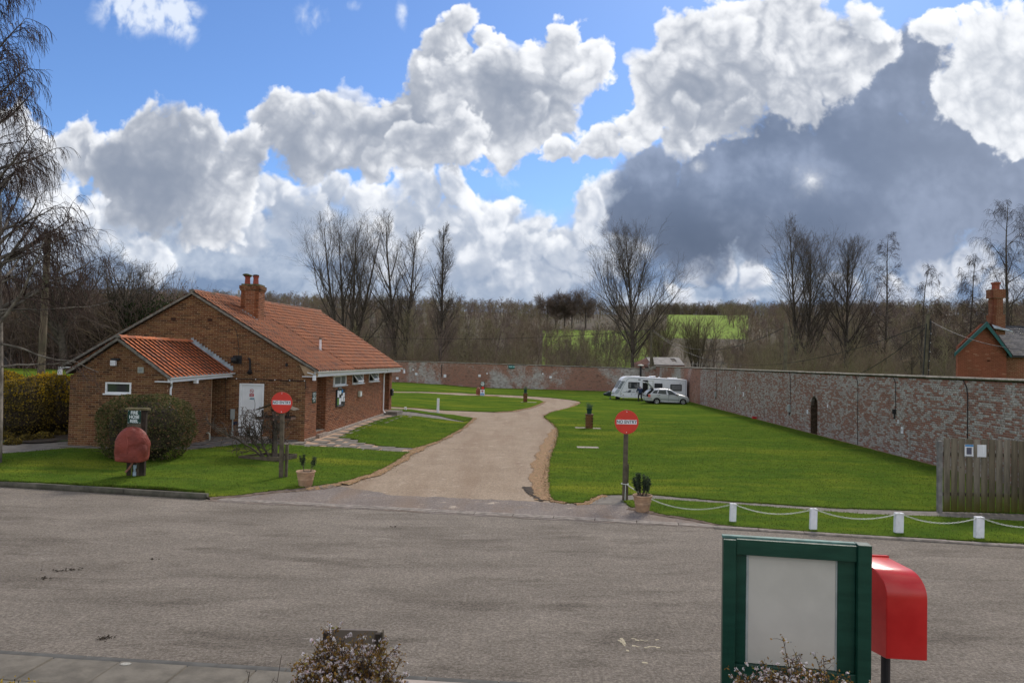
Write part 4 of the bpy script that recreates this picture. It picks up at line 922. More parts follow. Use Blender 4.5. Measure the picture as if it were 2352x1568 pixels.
# fascia, gutter, downpipe on the right eave
def gutter(parent, a, b, inward, fas=.22, r=.062, drop=.0):
    a, b, i3 = Vector(a), Vector(b), Vector(inward); d = (b-a).normalized(); g = MB(); k = 6
    for e0, e1 in ((a, b),):
        P = []
        for e in (e0, e1):
            for rr_ in (r, r*.84):
                P += [e+i3*(r+.0)*0+(-i3)*(math.cos(PI*j/k)*rr_)+Vector((0, 0, -math.sin(PI*j/k)*rr_)) for j in range(k+1)]
        n = k+1; f = []
        for j in range(k): f += [(j, j+1, 2*n+j+1, 2*n+j), (n+j, 3*n+j, 3*n+j+1, n+j+1)]
        f += [(0, 2*n, 3*n, n), (k, n+k, 3*n+k, 2*n+k)]+[(j, n+j, n+j+1, j+1) for j in range(k)]+[(2*n+j, 2*n+j+1, 3*n+j+1, 3*n+j) for j in range(k)]
        g.add(P, f)
    L = (b-a).length; q = 1.2
    while q < L:
        c = a+d*q; g.bar(c-i3*(-r)+Vector((0, 0, .0)), c-i3*r*1.1+Vector((0, 0, .008)), .035, .012); g.tube([c-d*.03, c+d*.03], r*1.12, 10) if 0 else None
        q += 1.4
    g.obj('gutter', MAT['white'], parent)
    m = MB(); p, s = a+i3*(r+.01), b+i3*(r+.01)
    m.hexa([p+Vector((0, 0, -fas)), s+Vector((0, 0, -fas)), s+i3*.02+Vector((0, 0, -fas)), p+i3*.02+Vector((0, 0, -fas)), p+Vector((0, 0, .05)), s+Vector((0, 0, .05)), s+i3*.02+Vector((0, 0, .05)), p+i3*.02+Vector((0, 0, .05))])
    m.obj('fascia', MAT['white'], parent)
inw = Vector((-bu.y, bu.x, 0))
gutter(bo_, EN+Vector((.0, -.02, -.03)), EF+Vector((.0, .1, -.03)), inw)
P = [side(-.1, 2.80, .40), side(BLEN+.3, 2.80, .40), side(BLEN+.3, 2.80, -.12), side(-.1, 2.80, -.12)]
MB().hexa(P+[v+Vector((0, 0, .03)) for v in P]).obj('soffit', MAT['white'], bo_)
# cement filled box end at the eave corner
MB().prism([(EN.x+.02, GY-.09, ZE-.03), (EN.x+.02, GY-.09, 2.83), (XR, GY-.09, 2.83), (XR-.25, GY-.09, 3.3)], (0, .07, 0)).obj('eave_return', MAT['mortar2'], bo_)
sd_ = sS(881.5); m = MB(); g0 = side(sd_-.9, 2.93, .46); m.tube([g0, side(sd_-.75, 2.90, .44), side(sd_-.1, 2.72, .10), side(sd_, 2.60, .07), side(sd_, .62, .07), side(sd_, .50, .13), side(sd_, .46, .2)], .036, 8); m.tube([side(sd_, 1.7, .07), side(sd_, 1.76, .07)], .045, 8); m.obj('downpipe', MAT['white'], bo_)
# chimney
zt = 6.66; ch = MB(); ch.box(CHX0+.012, CHX1-.012, CHY0+.012, CHY1-.012, 4.3, zt-.3); chim = ch.obj('chimney', MAT['mortar'], bo_)
def brick_box(parent, x0, x1, y0, y1, z0, z1, mats, seed, limit, bl=.215, name='chimney_brick', faces='fr'):
    core_b = [];
    if 'f' in faces: brick_wall(parent, (x0, y0), (1, 0), (0, -1), x1-x0, z0, z1, mats, seed=seed, limit=limit, name=name, bl=bl, core='core')
    if 'r' in faces: brick_wall(parent, (x1, y0), (0, 1), (1, 0), y1-y0, z0, z1, mats, seed=seed+1, limit=limit, name=name, bl=bl, core='core')
    if 'l' in faces: brick_wall(parent, (x0, y1), (0, -1), (-1, 0), y1-y0, z0, z1, mats, seed=seed+2, limit=limit, name=name, bl=bl, core='core')
brick_box(chim, CHX0, CHX1, CHY0, CHY1, 4.75, zt-.26, (MAT['brick'], MAT['mortar']), 40, 120, faces='frl')
for k, (e, a, b) in enumerate(((.03, .26, .19), (.06, .185, .04))):
    brick_box(chim, CHX0-e, CHX1+e, CHY0-e, CHY1+e, zt-a, zt-b+.01, (MAT['brick2'], MAT['mortar2']), 50+k*5, 20, faces='frl')
    MB().box(CHX0-e+.01, CHX1+e-.01, CHY0-e+.01, CHY1+e-.01, zt-a, zt-b).obj('corbel', MAT['mortar2'], chim)
MB().box(CHX0+.0, CHX1-.0, CHY0, CHY1, zt-.045, zt+.03).obj('flaunching', simple('mossy_mortar', (.10, .10, .05), .95, .4, 12, bump=.5), chim)
for k, (px, cow) in enumerate(((568.5, 0), (587.6, 1))):
    x = atY(px, 640, 31.55).x; m = MB(); m.lathe((x, 31.57, zt), [(.135, 0), (.145, .03), (.12, .06), (.105, .3), (.105, .33), (.13, .345), (.13, .40)], 16); pot = m.obj('chimney_pot', simple('red_pot', (.30, .07, .045), .7, .2, 6), chim, smooth=False)
    if cow == 0:
        m = MB(); pts = [(x+math.cos(PI*i/8)*.165, 31.37, zt+.42+math.sin(PI*i/8)*.07) for i in range(9)]; m.prism(pts, (0, .4, 0)); m.box(x-.13, x-.11, 31.42, 31.7, zt+.38, zt+.43); m.box(x+.11, x+.13, 31.42, 31.7, zt+.38, zt+.43); m.obj('hood_cowl', simple('mossy_cowl', (.10, .10, .035), .95, .4, 14), pot)
    else:
        m = MB(); m.lathe((x, 31.57, zt+.40), [(.10, 0), (.13, .02), (.13, .05), (.06, .07)], 14); m.obj('cap_cowl', MAT['darkwood'], pot)
# stepped lead at the chimney foot
m = MB(); zz = lambda x: ZR-(x-XA)*SL+.05
for i in range(6):
    xa, xb = CHX0+(CHX1-CHX0)*i/6, CHX0+(CHX1-CHX0)*(i+1)/6; m.hexa([(xa, CHY0-.03, zz(xa)-.02), (xb, CHY0-.03, zz(xb)-.02), (xb, CHY0-.012, zz(xb)-.02), (xa, CHY0-.012, zz(xa)-.02), (xa, CHY0-.03, zz(xa)+.13), (xb, CHY0-.03, zz(xa)+.13), (xb, CHY0-.012, zz(xa)+.13), (xa, CHY0-.012, zz(xa)+.13)])
m.add([(CHX0-.1, CHY0-.22, zz(CHX0-.1)+.05), (CHX1+.18, CHY0-.22, zz(CHX1+.18)+.05), (CHX1+.18, CHY0-.01, zz(CHX1+.18)+.06), (CHX0-.1, CHY0-.01, zz(CHX0-.1)+.06)], [(0, 1, 2, 3)])
m.add([(CHX1+.0, CHY0-.22, zz(CHX1)+.06), (CHX1+.22, CHY0-.22, zz(CHX1+.22)+.06), (CHX1+.22, CHY1+.1, zz(CHX1+.22)+.06), (CHX1, CHY1+.1, zz(CHX1)+.08)], [(0, 1, 2, 3)])
m.obj('lead_flashing', MAT['lead'], bo_)
p = atY(727 if 0 else 548, 690, 33.3); MB().tube([(p.x, p.y, 5.3), (p.x, p.y, 6.6)], .05, 8).obj('vent_pipe', MAT['greybox'], bo_)
# flue
fx, fy = -8.83, 33.5; m = MB(); m.tube([(fx, fy, 3.78), (fx, fy, 4.42)], .055, 12); fl = m.obj('flue', MAT['whitepaint'], bo_); MB().tube([(fx, fy, 4.42), (fx, fy, 4.50)], .065, 12).obj('flue_cap', simple('brown_cap', (.11, .075, .055), .7), fl)
MB().prism([(fx-.1, fy-.1, zz(fx-.1)+.02), (fx+.26, fy-.12, zz(fx+.26)+.03), (fx+.24, fy+.1, zz(fx+.24)+.03), (fx-.1, fy+.1, zz(fx-.1)+.03)], (0, 0, .03)).obj('flue_flashing', simple('pale_lead', (.5, .5, .5), .6), fl)
# things on the gable
def gbox(name, px, py, w, h, d, mat, parent=None, Y=GY, lab=None, cat=None):
    x, z = gxz(px, py, Y); o = MB().box(x-w/2, x+w/2, Y-d, Y-.002, z-h/2, z+h/2).obj(name, mat, parent)
    if lab: prop(o, lab, cat)
    return o
for px, py in ((398.5, 732.3), (482.4, 734.7)):
    x, z = gxz(px, py); v = MB().box(x-.1, x+.1, GY-.014, GY-.004, z-.055, z+.055).obj('air_brick', simple('air_brick_clay', (.10, .045, .028), .9), bo_)
    for k in range(3): MB().box(x-.09, x+.09, GY-.02, GY-.014, z-.035+.03*k, z-.023+.03*k).obj('air_slot', MAT['dark'], v)
x, z = gxz(545, 826); vt = thing('wall_vent', (x, GY, z), 'square black vent cowl on the main gable above the annexe roof', 'vent')
MB().box(x-.16, x+.19, GY-.06, GY-.002, z-.16, z+.17).obj('vent_plate', MAT['black'], vt); MB().tube([(x-.03, GY-.05, z), (x-.03, GY-.25, z-.01), (x-.14, GY-.29, z-.02)], [.12, .12, .10], 12).obj('vent_hood', MAT['black'], vt)
x, z = gxz(576, 824); x2, z2 = gxz(577, 856); vt = thing('vent_duct', (x, GY, z2), 'black bent pipe fixed to the main gable right of the square vent', 'pipe')
MB().tube([(x-.08, GY-.06, z+.02), (x-.02, GY-.07, z), (x, GY-.07, z-.1), (x+.01, GY-.07, z2+.06)], .04, 8).tube([(x+.01, GY-.07, z2+.10), (x+.03, GY-.16, z2)], [.07, .10], 12).obj('duct', MAT['black'], vt)
x, z = gxz(659, 838); MB().box(x-.04, x+.04, GY-.07, GY-.003, z-.05, z+.07).obj('bracket', MAT['black'], bo_)
cable = MB(); pts = [gxz(a, b) for a, b in ((497, 869), (519, 868.7), (560, 869.8), (600, 871), (650, 873.2), (700, 874.6), (703, 876))]
cable.tube([(a, GY-.03, b) for a, b in pts], .014, 5); cable.tube([(gxz(702, 875)[0], GY-.03, gxz(702, 875)[1]), (gxz(702, 890)[0], GY-.03, gxz(702, 893)[1])], .012, 5)
for pl in (((519, 868), (519, 930), (518, 960)), ((548, 822), (549, 800), (546, 770), (540, 752), (526, 745))): cable.tube([(gxz(*q)[0], GY-.02, gxz(*q)[1]) for q in pl], .010, 5)
cable.obj('cable', MAT['black'], bo_)
for px in (521, 544, 588, 632, 666, 700): x, z = gxz(px, 868.5+(px-519)*.032); MB().box(x-.015, x+.015, GY-.05, GY-.005, z-.02, z+.02).obj('cable_clip', MAT['paper'], bo_)
x, z = gxz(534, 1005); m = MB(); m.tube([(x, GY-.05, z-.02), (x, GY-.05, z+1.1)], .03, 6); m.box(x-.07, x+.07, GY-.12, GY-.003, z+.75, z+1.15); m.tube([(x+.01, GY-.07, z), (x+.01, GY-.07, z+.35)], .045, 8); o = m.obj('gas_pipe', MAT['greybox']); prop(o, 'grey riser pipe and small box on the gable left of the white door', 'pipe')
gbox('plaque', 540.5, 971, .19, .12, .02, simple('navy_plaque', (.01, .02, .06), .5), None, GY, 'small dark blue plaque low on the wall beside the white door', 'plaque')
# floodlights
def floodlight(name, p, d, lab, arm=.3):
    p = Vector(p); d = Vector(d).normalized(); t = thing(name, p, lab, 'floodlight')
    MB().bar(p, p+d*arm+Vector((0, 0, -.04)), .035, .03).obj('arm', MAT['white'], t)
    q = p+d*arm; m = MB(); m.lathe(q+Vector((0, 0, -.28)), [(.075, 0), (.07, .16), (.06, .2)], 10); m.obj('lamp_body', MAT['whitepaint'], t); MB().lathe(q+Vector((0, 0, -.08)), [(.062, 0), (.055, .06), (.02, .07)], 10).obj('lamp_cap', MAT['greybox'], t)
p = side(-.02, 2.98, .35); floodlight('floodlight', (p.x-.25, p.y-.1, 2.98), (1, -.3, -.1), 'white floodlight at the near right eave corner of the brick building', .32)
p = side(BLEN+.3, 3.0, .45); floodlight('floodlight', (p.x-.05, p.y, p.z), (1, -.1, 0), 'white floodlight at the far end of the right gutter', .28)
# signs and boxes on the side wall
def sbox(parent, name, s0, s1, z0, z1, d, mat, off=.009):
    P = [side(s0, z0, off), side(s1, z0, off), side(s1, z0, off+d), side(s0, z0, off+d)]
    return MB().hexa(P+[v+Vector((0, 0, z1-z0)) for v in P]).obj(name, mat, parent)
def sz(px, py): Y = sideY(px); return CAM_Z-(py-hz(px))/F_PX*Y
s0, s1 = .82, 1.28; z1, z0 = sz(728, 899), sz(728, 924.5)
sg = thing('toilet_sign', side(1.05, z0), 'dark green CHEMICAL TOILET sign beside the near side doorway', 'sign'); sbox(sg, 'sign_board', s0, s1, z0, z1, .012, MAT['green_sign'])
for k, w in enumerate(('CHEMICAL', 'TOILET', 'EMPTYING', 'POINT')): text_mesh('lettering', w, .105, side((s0+s1)/2, z1-.075-.10*k, .0225), bu, (0, 0, 1), MAT['signtext'], sg, bold=.002, sx=.86)
a, b = sS(774.2), sS(793); z1, z0 = sz(783, 893.8), sz(783, 933); 
nb2 = thing('notice_board', side(a, z0), 'black framed noticeboard pinned with leaflets under the first side window', 'noticeboard'); sbox(nb2, 'board', a, b, z0, z1, .05, MAT['black'])
for k, (u0, u1, v0, v1, mt) in enumerate(((.08, .28, .55, .95, 'paper'), (.72, .95, .52, .78, 'paper'), (.28, .5, .13, .50, 'paper'), (.55, .75, .28, .63, 'paper'), (.82, .96, .25, .48, 'paper'), (.07, .26, .12, .50, 'leaf'), (.15, .75, .02, .12, 'slate'))):
    mm = simple('green_leaflet', (.10, .22, .04), .7, .3, 12) if mt == 'leaf' else MAT[mt]; sbox(nb2, 'leaflet', a+(b-a)*u0, a+(b-a)*u1, z0+(z1-z0)*v0, z0+(z1-z0)*v1, .003, mm, .06)
for u0, v0, rr_, mt in ((.40, .82, .1, 'signtext'), (.64, .88, .085, 'bluepaint')):
    c = side(a+(b-a)*u0, z0+(z1-z0)*v0, .062); m = MB(); m.prism([c+bu*(math.cos(2*PI*i/16)*rr_*1.6)+Vector((0, 0, math.sin(2*PI*i/16)*rr_)) for i in range(16)], sn*.003); m.obj('round_leaflet', MAT[mt], nb2)
a, b = sS(779), sS(788.5); z1, z0 = sz(783, 889.3), sz(783, 893.0); o = thing('board_title', side(a, z0), 'small green NOTICES title plate above the black noticeboard', 'sign'); sbox(o, 'plate', a, b, z0, z1, .01, MAT['green_sign']); text_mesh('lettering', 'NOTICES', .075, side((a+b)/2, (z0+z1)/2, .021), bu, (0, 0, 1), MAT['signtext'], o, sx=1.6)
a, b = sS(824.5), sS(829.5); z1, z0 = sz(827, 898), sz(827, 910.5); o = thing('meter_box', side(a, z0), 'cream meter box on the brick side wall below the middle window', 'box'); bevel(sbox(o, 'box', a, b, z0, z1, .12, MAT['metalwhite']), .015); sbox(o, 'label', a+.1, b-.1, z0+.05, z1-.05, .004, MAT['paper'], .131)
a = sS(899); z1, z0 = sz(899, 893), sz(899, 908.5); o = thing('post_box', side(a, z0), 'black letter box beside the far side doorway', 'box'); bevel(sbox(o, 'box', a, a+.35, z0, z1, .13, MAT['black']), .02); sbox(o, 'flap', a+.04, a+.31, z1-.09, z1-.05, .01, MAT['greybox'], .14)
# ------------------------------------------------------------------ annexe (same building)
FL, FR, BR, BL_ = Vector((-15.26, 25.2, 0)), Vector((-11.87, 25.2, 0)), Vector((-11.6, 28.2, 0)), Vector((-14.9, 29.1, 0))
wl, wr_ = gxz(241.8, 903, 25.2)[0], gxz(301.2, 903, 25.2)[0]; wt_, wb_ = gxz(270, 877.8, 25.2)[1], gxz(270, 903.5, 25.2)[1]
AXX = -13.58
def aspan(z):
    w = FR.x-FL.x; ax_ = AXX-FL.x
    if z < 2.78: return [(0, w)]
    return [(max(0, ax_-(4.06-z)*1.31), min(w, ax_+(4.06-z)*1.33))]
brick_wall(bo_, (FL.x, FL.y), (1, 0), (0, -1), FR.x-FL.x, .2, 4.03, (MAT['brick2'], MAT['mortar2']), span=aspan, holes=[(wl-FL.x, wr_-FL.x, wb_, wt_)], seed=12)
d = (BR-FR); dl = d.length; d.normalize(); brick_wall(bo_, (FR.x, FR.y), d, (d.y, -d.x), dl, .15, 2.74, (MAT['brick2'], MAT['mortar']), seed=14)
P = [FL+Vector((.005, .19, 0)), BL_, BL_+Vector((.2, 0, 0)), FL+Vector((.2, .19, 0))]; MB().hexa(P+[v+Vector((0, 0, 2.9)) for v in P]).obj('annexe_wall', MAT['mortar2'], bo_)
P = [BR+Vector((-.02, 0, 0)), BR+Vector((-.02, .12, 0)), BR+Vector((-1.6, .12, 0)), BR+Vector((-1.6, 0, 0))]; MB().hexa(P+[v+Vector((0, 0, 2.74)) for v in P]).obj('alcove_wall', MAT['mortar2'], bo_)
upvc_window(bo_, (wl, 25.2, wb_), (1, 0, 0), (0, 0, 1), (0, -1, 0), wr_-wl, wt_-wb_, two=False)
A0, A1 = Vector((AXX, 25.05, 4.13)), atY(439, 785, GY-.03); E0, E1 = atY(389, 866.5, 24.98), atY(536, 853.5, GY-.03); E0.z += .03
Lf0, Lf1 = atY(153, 852.5, 25.05), Vector((-14.9, GY-.03, 2.97))
tile_roof(bo_, A0, A1, E1, E0, 16, 9, MAT['tile_new'], 15, name='annexe_tile', hh=.042); tile_roof(bo_, A1, A0, Lf0, Lf1, 17, 9, MAT['tile'], 16, limit=0)
ridge(bo_, A0+Vector((0, 0, .03)), A1+Vector((0, 0, .03)), 11, MAT['tile_new'], .12, 'annexe_ridge_tile')
verge(bo_, [Lf0+Vector((0, -.03, -.01)), A0+Vector((0, -.03, 0)), E0+Vector((.02, -.03, -.01))])
gd = (E1-E0).normalized(); gi = Vector((-gd.y, gd.x, 0)).normalized(); gutter(bo_, E0+Vector((.03, .0, -.04)), E1+Vector((.03, 0, -.04)), gi, .17)
P = [E0-Vector((0, 0, .2)), E1-Vector((0, 0, .2)), E1-Vector((.9, 0, .2)), E0-Vector((.5, 0, .2))]; MB().hexa(P+[v+Vector((0, 0, .03)) for v in P]).obj('annexe_soffit', MAT['white'], bo_)
p = E0+Vector((.02, .12, -.06)); m = MB(); m.tube([p, p+Vector((0, 0, -.16)), Vector((FR.x+.06, 25.35, 2.5)), Vector((FR.x+.05, 25.3, 2.38)), Vector((FR.x+.05, 25.3, .45))], .034, 8); m.obj('downpipe', MAT['white'], bo_)
# stepped lead where the annexe roof meets the gable
m = MB(); n = 15
for i in range(n):
    a, b = A1.lerp(E1, i/n), A1.lerp(E1, (i+1)/n); a, b = a+Vector((0, -.02, .05)), b+Vector((0, -.02, .05))
    m.prism([a, b, Vector((b.x, b.y, b.z+.05)), Vector((b.x-.01, b.y, a.z+.12)), Vector((a.x, a.y, a.z+.10))], (0, -.012, 0))
    m.add([a, b, b+Vector((0, -.16, -.01)), a+Vector((0, -.16, -.01))], [(0, 1, 2, 3)])
m.obj('lead_flashing', MAT['lead'], bo_)
x, z = gxz(266, 829, 25.2); t_ = thing('floodlight', (x, 25.2, z), 'small white floodlight under the apex of the annexe gable', 'floodlight')
MB().box(x-.10, x+.17, 25.05, 25.18, z+.03, z+.10).obj('lamp_hood', MAT['black'], t_); bevel(MB().box(x-.09, x+.08, 25.0, 25.12, z-.16, z+.02).obj('lamp_face', MAT['paper'], t_), .01)
x, z = gxz(324.7, 849.4, 25.2); t_ = thing('extractor_vent', (x, 25.2, z), 'square cream extractor vent on the annexe gable right of the window', 'vent')
m = MB()
for q in ((-.1, .1, .07, .1), (-.1, .1, -.1, -.07), (-.1, -.07, -.07, .07), (.07, .1, -.07, .07)): m.box(x+q[0], x+q[1], 25.14, 25.19, z+q[2], z+q[3])
m.obj('vent_frame', MAT['metalwhite'], t_); MB().box(x-.07, x+.07, 25.16, 25.185, z-.07, z+.07).obj('vent_grille', MAT['greybox'], t_)
x, z = gxz(160, 842, 25.1); floodlight('floodlight', (x+.15, 25.15, z), (-1, -.1, 0), 'white floodlight on an arm at the left end of the annexe', .48)
x, z = gxz(475, 878, 27.2); o = thing('wall_lamp', (-11.62, 27.2, 2.6), 'small white lamp under the annexe gutter', 'lamp'); MB().box(-11.60, -11.48, 26.6, 26.75, 2.55, 2.72).obj('lamp_body', MAT['white'], o)
m = MB(); m.tube([(FR.x+.05, 26.0, 2.5), (FR.x+.06, 26.05, 2.2), (FR.x+.08, 26.4, 1.9), (FR.x+.10, 26.45, 1.75)], .016, 5); m.tube([(FR.x+.17, 27.2, 2.6), (FR.x+.17, 27.2, 1.2)], .008, 4); m.obj('wall_cable', MAT['black'], bo_)
x, z = gxz(484, 1004, 28.0); m = MB().tube([(x, 27.9, z-.12), (x, 27.9, z+.12), (x-.05, 27.9, z+.18), (x-.12, 27.93, z+.17)], .03, 8); prop(m.obj('waste_pipe', MAT['metalwhite']), 'short cream waste pipe at the foot of the annexe wall', 'pipe')
# ------------------------------------------------------------------ trees and other plants
def norm(v): return v/np.maximum(np.linalg.norm(v, axis=-1, keepdims=True), 1e-9)
def grow(rs, start, d, length, rad, K, wander=.12, trop=(0, 0, 0), taper=.25):
    start = np.asarray(start, float).reshape(-1, 3); d = norm(np.asarray(d, float).reshape(-1, 3)); N = len(start)
    length = np.broadcast_to(np.asarray(length, float), (N,)); rad = np.broadcast_to(np.asarray(rad, float), (N,))
    P = np.zeros((N, K+1, 3)); P[:, 0] = start; D = d.copy(); Ds = [d]
    for k in range(K):
        D = norm(D+rs.normal(0, wander, (N, 3))+np.asarray(trop)*1.0); P[:, k+1] = P[:, k]+D*(length/K)[:, None]; Ds.append(D)
    R = rad[:, None]*(1-(1-taper)*np.linspace(0, 1, K+1)[None])
    return dict(P=P, R=R, D=np.stack(Ds, 1), L=length, N=N, K=K)
def spawn(rs, br, m, t0=.2, t1=1., ang=(35, 60), lenf=(.3, .55), radf=.55, taperlen=.5, up=None, even=False):
    N, K = br['N'], br['K']; n = N*m; pi = np.repeat(np.arange(N), m)
    t = (t0+(t1-t0)*((np.tile(np.arange(m), N)+rs.rand(n))/m)) if even else t0+(t1-t0)*rs.rand(n)
    x = t*K; k = np.minimum(x.astype(int), K-1); fr = (x-k)[:, None]
    pos = br['P'][pi, k]*(1-fr)+br['P'][pi, k+1]*fr; d = br['D'][pi, k+1]; R = br['R'][pi, k]*(1-fr[:, 0])+br['R'][pi, k+1]*fr[:, 0]
    a = np.radians(rs.uniform(ang[0], ang[1], n)); az = rs.uniform(0, 2*PI, n)
    ref = np.where(np.abs(d[:, 2:3]) > .9, np.array([[1., 0, 0]]), np.array([[0, 0, 1.]])); u = norm(np.cross(d, ref)); v = np.cross(d, u)
    nd_ = d*np.cos(a)[:, None]+(u*np.cos(az)[:, None]+v*np.sin(az)[:, None])*np.sin(a)[:, None]
    L = br['L'][pi]*rs.uniform(lenf[0], lenf[1], n)*(1-taperlen*t)
    return pos, nd_, L, R*radf, t
def tubes(brs, sides):
    V = []; Fq = []; off = 0
    for br, S in zip(brs, sides):
        P, R = br['P'], br['R']; N, K1 = P.shape[:2]; d = norm(P[:, -1]-P[:, 0]); ref = np.where(np.abs(d[:, 2:3]) > .9, np.array([[1., 0, 0]]), np.array([[0, 0, 1.]]))
        u = norm(np.cross(d, ref)); v = np.cross(d, u); th = 2*PI*np.arange(S)/S
        ring = u[:, None, None]*np.cos(th)[None, None, :, None]+v[:, None, None]*np.sin(th)[None, None, :, None]
        vv = P[:, :, None]+ring*R[:, :, None, None]; V.append(vv.reshape(-1, 3))
        id_ = off+np.arange(N*K1*S).reshape(N, K1, S); a = id_[:, :-1]; b = id_[:, 1:]; a2 = np.roll(a, -1, 2); b2 = np.roll(b, -1, 2)
        Fq.append(np.stack([a, a2, b2, b], -1).reshape(-1, 4)); off += N*K1*S
    return np.concatenate(V), np.concatenate(Fq)
def tree_thing(name, loc, label, group, trunkb, crownb, tm, cm, cat='tree', ivy=None):
    t = thing(name, loc, label, cat, group); o = np.array(loc)
    for nm, (brs, sd_), mt in (('trunk', trunkb, tm), ('crown', crownb, cm)):
        v, f = tubes(brs, sd_); link(nm, np_mesh(nm, v+o, f, mt), t)
    if ivy is not None:
        link('ivy', np_mesh('ivy', ivy[0]+o, ivy[1], MAT['ivy']), t, None, 'stuff')
    return t
def leaves(rs, P, size, flat=.0):
    n = len(P); d = norm(rs.normal(0, 1, (n, 3))); ref = norm(rs.normal(0, 1, (n, 3))); u = norm(np.cross(d, ref)); s = size*rs.uniform(.6, 1.4, (n, 1))
    q = np.stack([P-d*s, P+u*s*.55, P+d*s, P-u*s*.55], 1); return q.reshape(-1, 3), np.arange(n*4).reshape(-1, 4)
def leafmat(name, cols, rough=.7, tr=.15):
    t = NT(name, rough, .12); g = t.n('ShaderNodeNewGeometry'); c = t.rgb(g.outputs['Random Per Island'], cols); c = t.mix(t.noise(1.2, 3, lo=.3, hi=.7), c, t.mix(.45, c, (.02, .02, .01))); t.col(c)
    tb = t.n('ShaderNodeBsdfTranslucent'); t.L(c, tb.inputs[0]); mx = t.n('ShaderNodeMixShader'); mx.inputs[0].default_value = .38; t.L(t.b.outputs[0], mx.inputs[1]); t.L(tb.outputs[0], mx.inputs[2]); t.L(mx.outputs[0], t.t.nodes['Material Output'].inputs[0])
    return t.m
MAT['ivy'] = leafmat('ivy_leaves', [(0, (.015, .028, .01)), (.6, (.03, .05, .015)), (1, (.06, .085, .03))])
MAT['hedge'] = leafmat('hedge_leaves', [(0, (.05, .065, .02)), (.45, (.105, .115, .04)), (.75, (.18, .165, .07)), (.93, (.27, .19, .10)), (1, (.30, .13, .08))])
MAT['forsythia'] = leafmat('forsythia_leaves', [(0, (.07, .06, .02)), (.5, (.17, .13, .04)), (.85, (.30, .22, .05)), (1, (.5, .34, .03))])
MAT['yellow'] = leafmat('yellow_flowers', [(0, (.45, .27, .01)), (1, (.62, .42, .02))])
MAT['rosemary'] = leafmat('rosemary_needles', [(0, (.03, .05, .03)), (.6, (.06, .095, .055)), (1, (.12, .15, .09))])
MAT['heathleaf'] = leafmat('russet_leaves', [(0, (.16, .085, .02)), (.4, (.30, .16, .04)), (.75, (.38, .22, .06)), (1, (.30, .28, .07))])
MAT['blossom'] = leafmat('white_blossom', [(0, (.80, .58, .62)), (.4, (.88, .82, .83)), (1, (.92, .90, .90))])
MAT['conifer'] = leafmat('dark_evergreen', [(0, (.01, .02, .008)), (1, (.03, .045, .016))])
MAT['twig_olive'] = simple('olive_twigs', (.19, .165, .09), .9, .35, .8, local=True)  # olive is the twigs' own colour
MAT['twig_brown'] = simple('brown_twigs', (.19, .14, .095), .9, .35, .8, local=True)
MAT['twig_purple'] = simple('purple_brown_twigs', (.155, .115, .092), .9, .3, .6, local=True)
def poplar(seed, H, W, stems=1, fine=1.0, lean=0.):
    """tall upswept bare tree; W is the crown half width"""
    rs = np.random.RandomState(seed); D0 = []; S0 = []
    for k in range(stems): a = 2*PI*k/stems+.5; s = .0 if stems == 1 else .13; D0.append((math.cos(a)*s*(1.0 if stems < 4 else 1.8)+lean, math.sin(a)*s*.5, 1)); S0.append((math.cos(a)*.25*(stems > 1), math.sin(a)*.2*(stems > 1), -.3))
    tr = grow(rs, S0, D0, [H*rs.uniform(.86, .96) for _ in range(stems)], H*.0135, 12, .014, (0, 0, .03), .12)
    p, d, L, R, t = spawn(rs, tr, int(34/stems+5), .17, .95, (34, 56), (1, 1), .5, 0, even=True); d = norm(d+np.column_stack([np.zeros(len(t)), np.zeros(len(t)), .9*t**1.5]))
    tt = np.clip((t-.16)/.77, 0, 1); L = np.maximum(.07*H, W*1.7*(.85+.4*np.sin(PI*tt))*(1-.66*tt)*rs.uniform(.8, 1.12, len(t)))
    l1 = grow(rs, p, d, L, np.minimum(R, H*.005), 7, .07, (0, 0, .085), .2)
    p, d, L, R, t = spawn(rs, l1, int(8*fine), .15, 1, (22, 45), (.35, .6), .55, .35, even=True); l2 = grow(rs, p, d, L, np.maximum(R, .014), 4, .10, (0, 0, .12), .35)
    p, d, L, R, t = spawn(rs, l2, int(6*fine), .1, 1, (22, 50), (.4, .75), .6, .3, even=True); l3 = grow(rs, p, d, np.maximum(L, .35), np.clip(R, .008, .016), 2, .12, (0, 0, .14), .5)
    p, d, L, R, t = spawn(rs, l3, 2, .2, 1, (20, 50), (.5, .9), .7, .2); l4 = grow(rs, p, d, np.maximum(L, .28), .008, 1, .1, (0, 0, .1), .6)
    return ([tr, l1], [7, 5]), ([l2, l3, l4], [3, 3, 3])
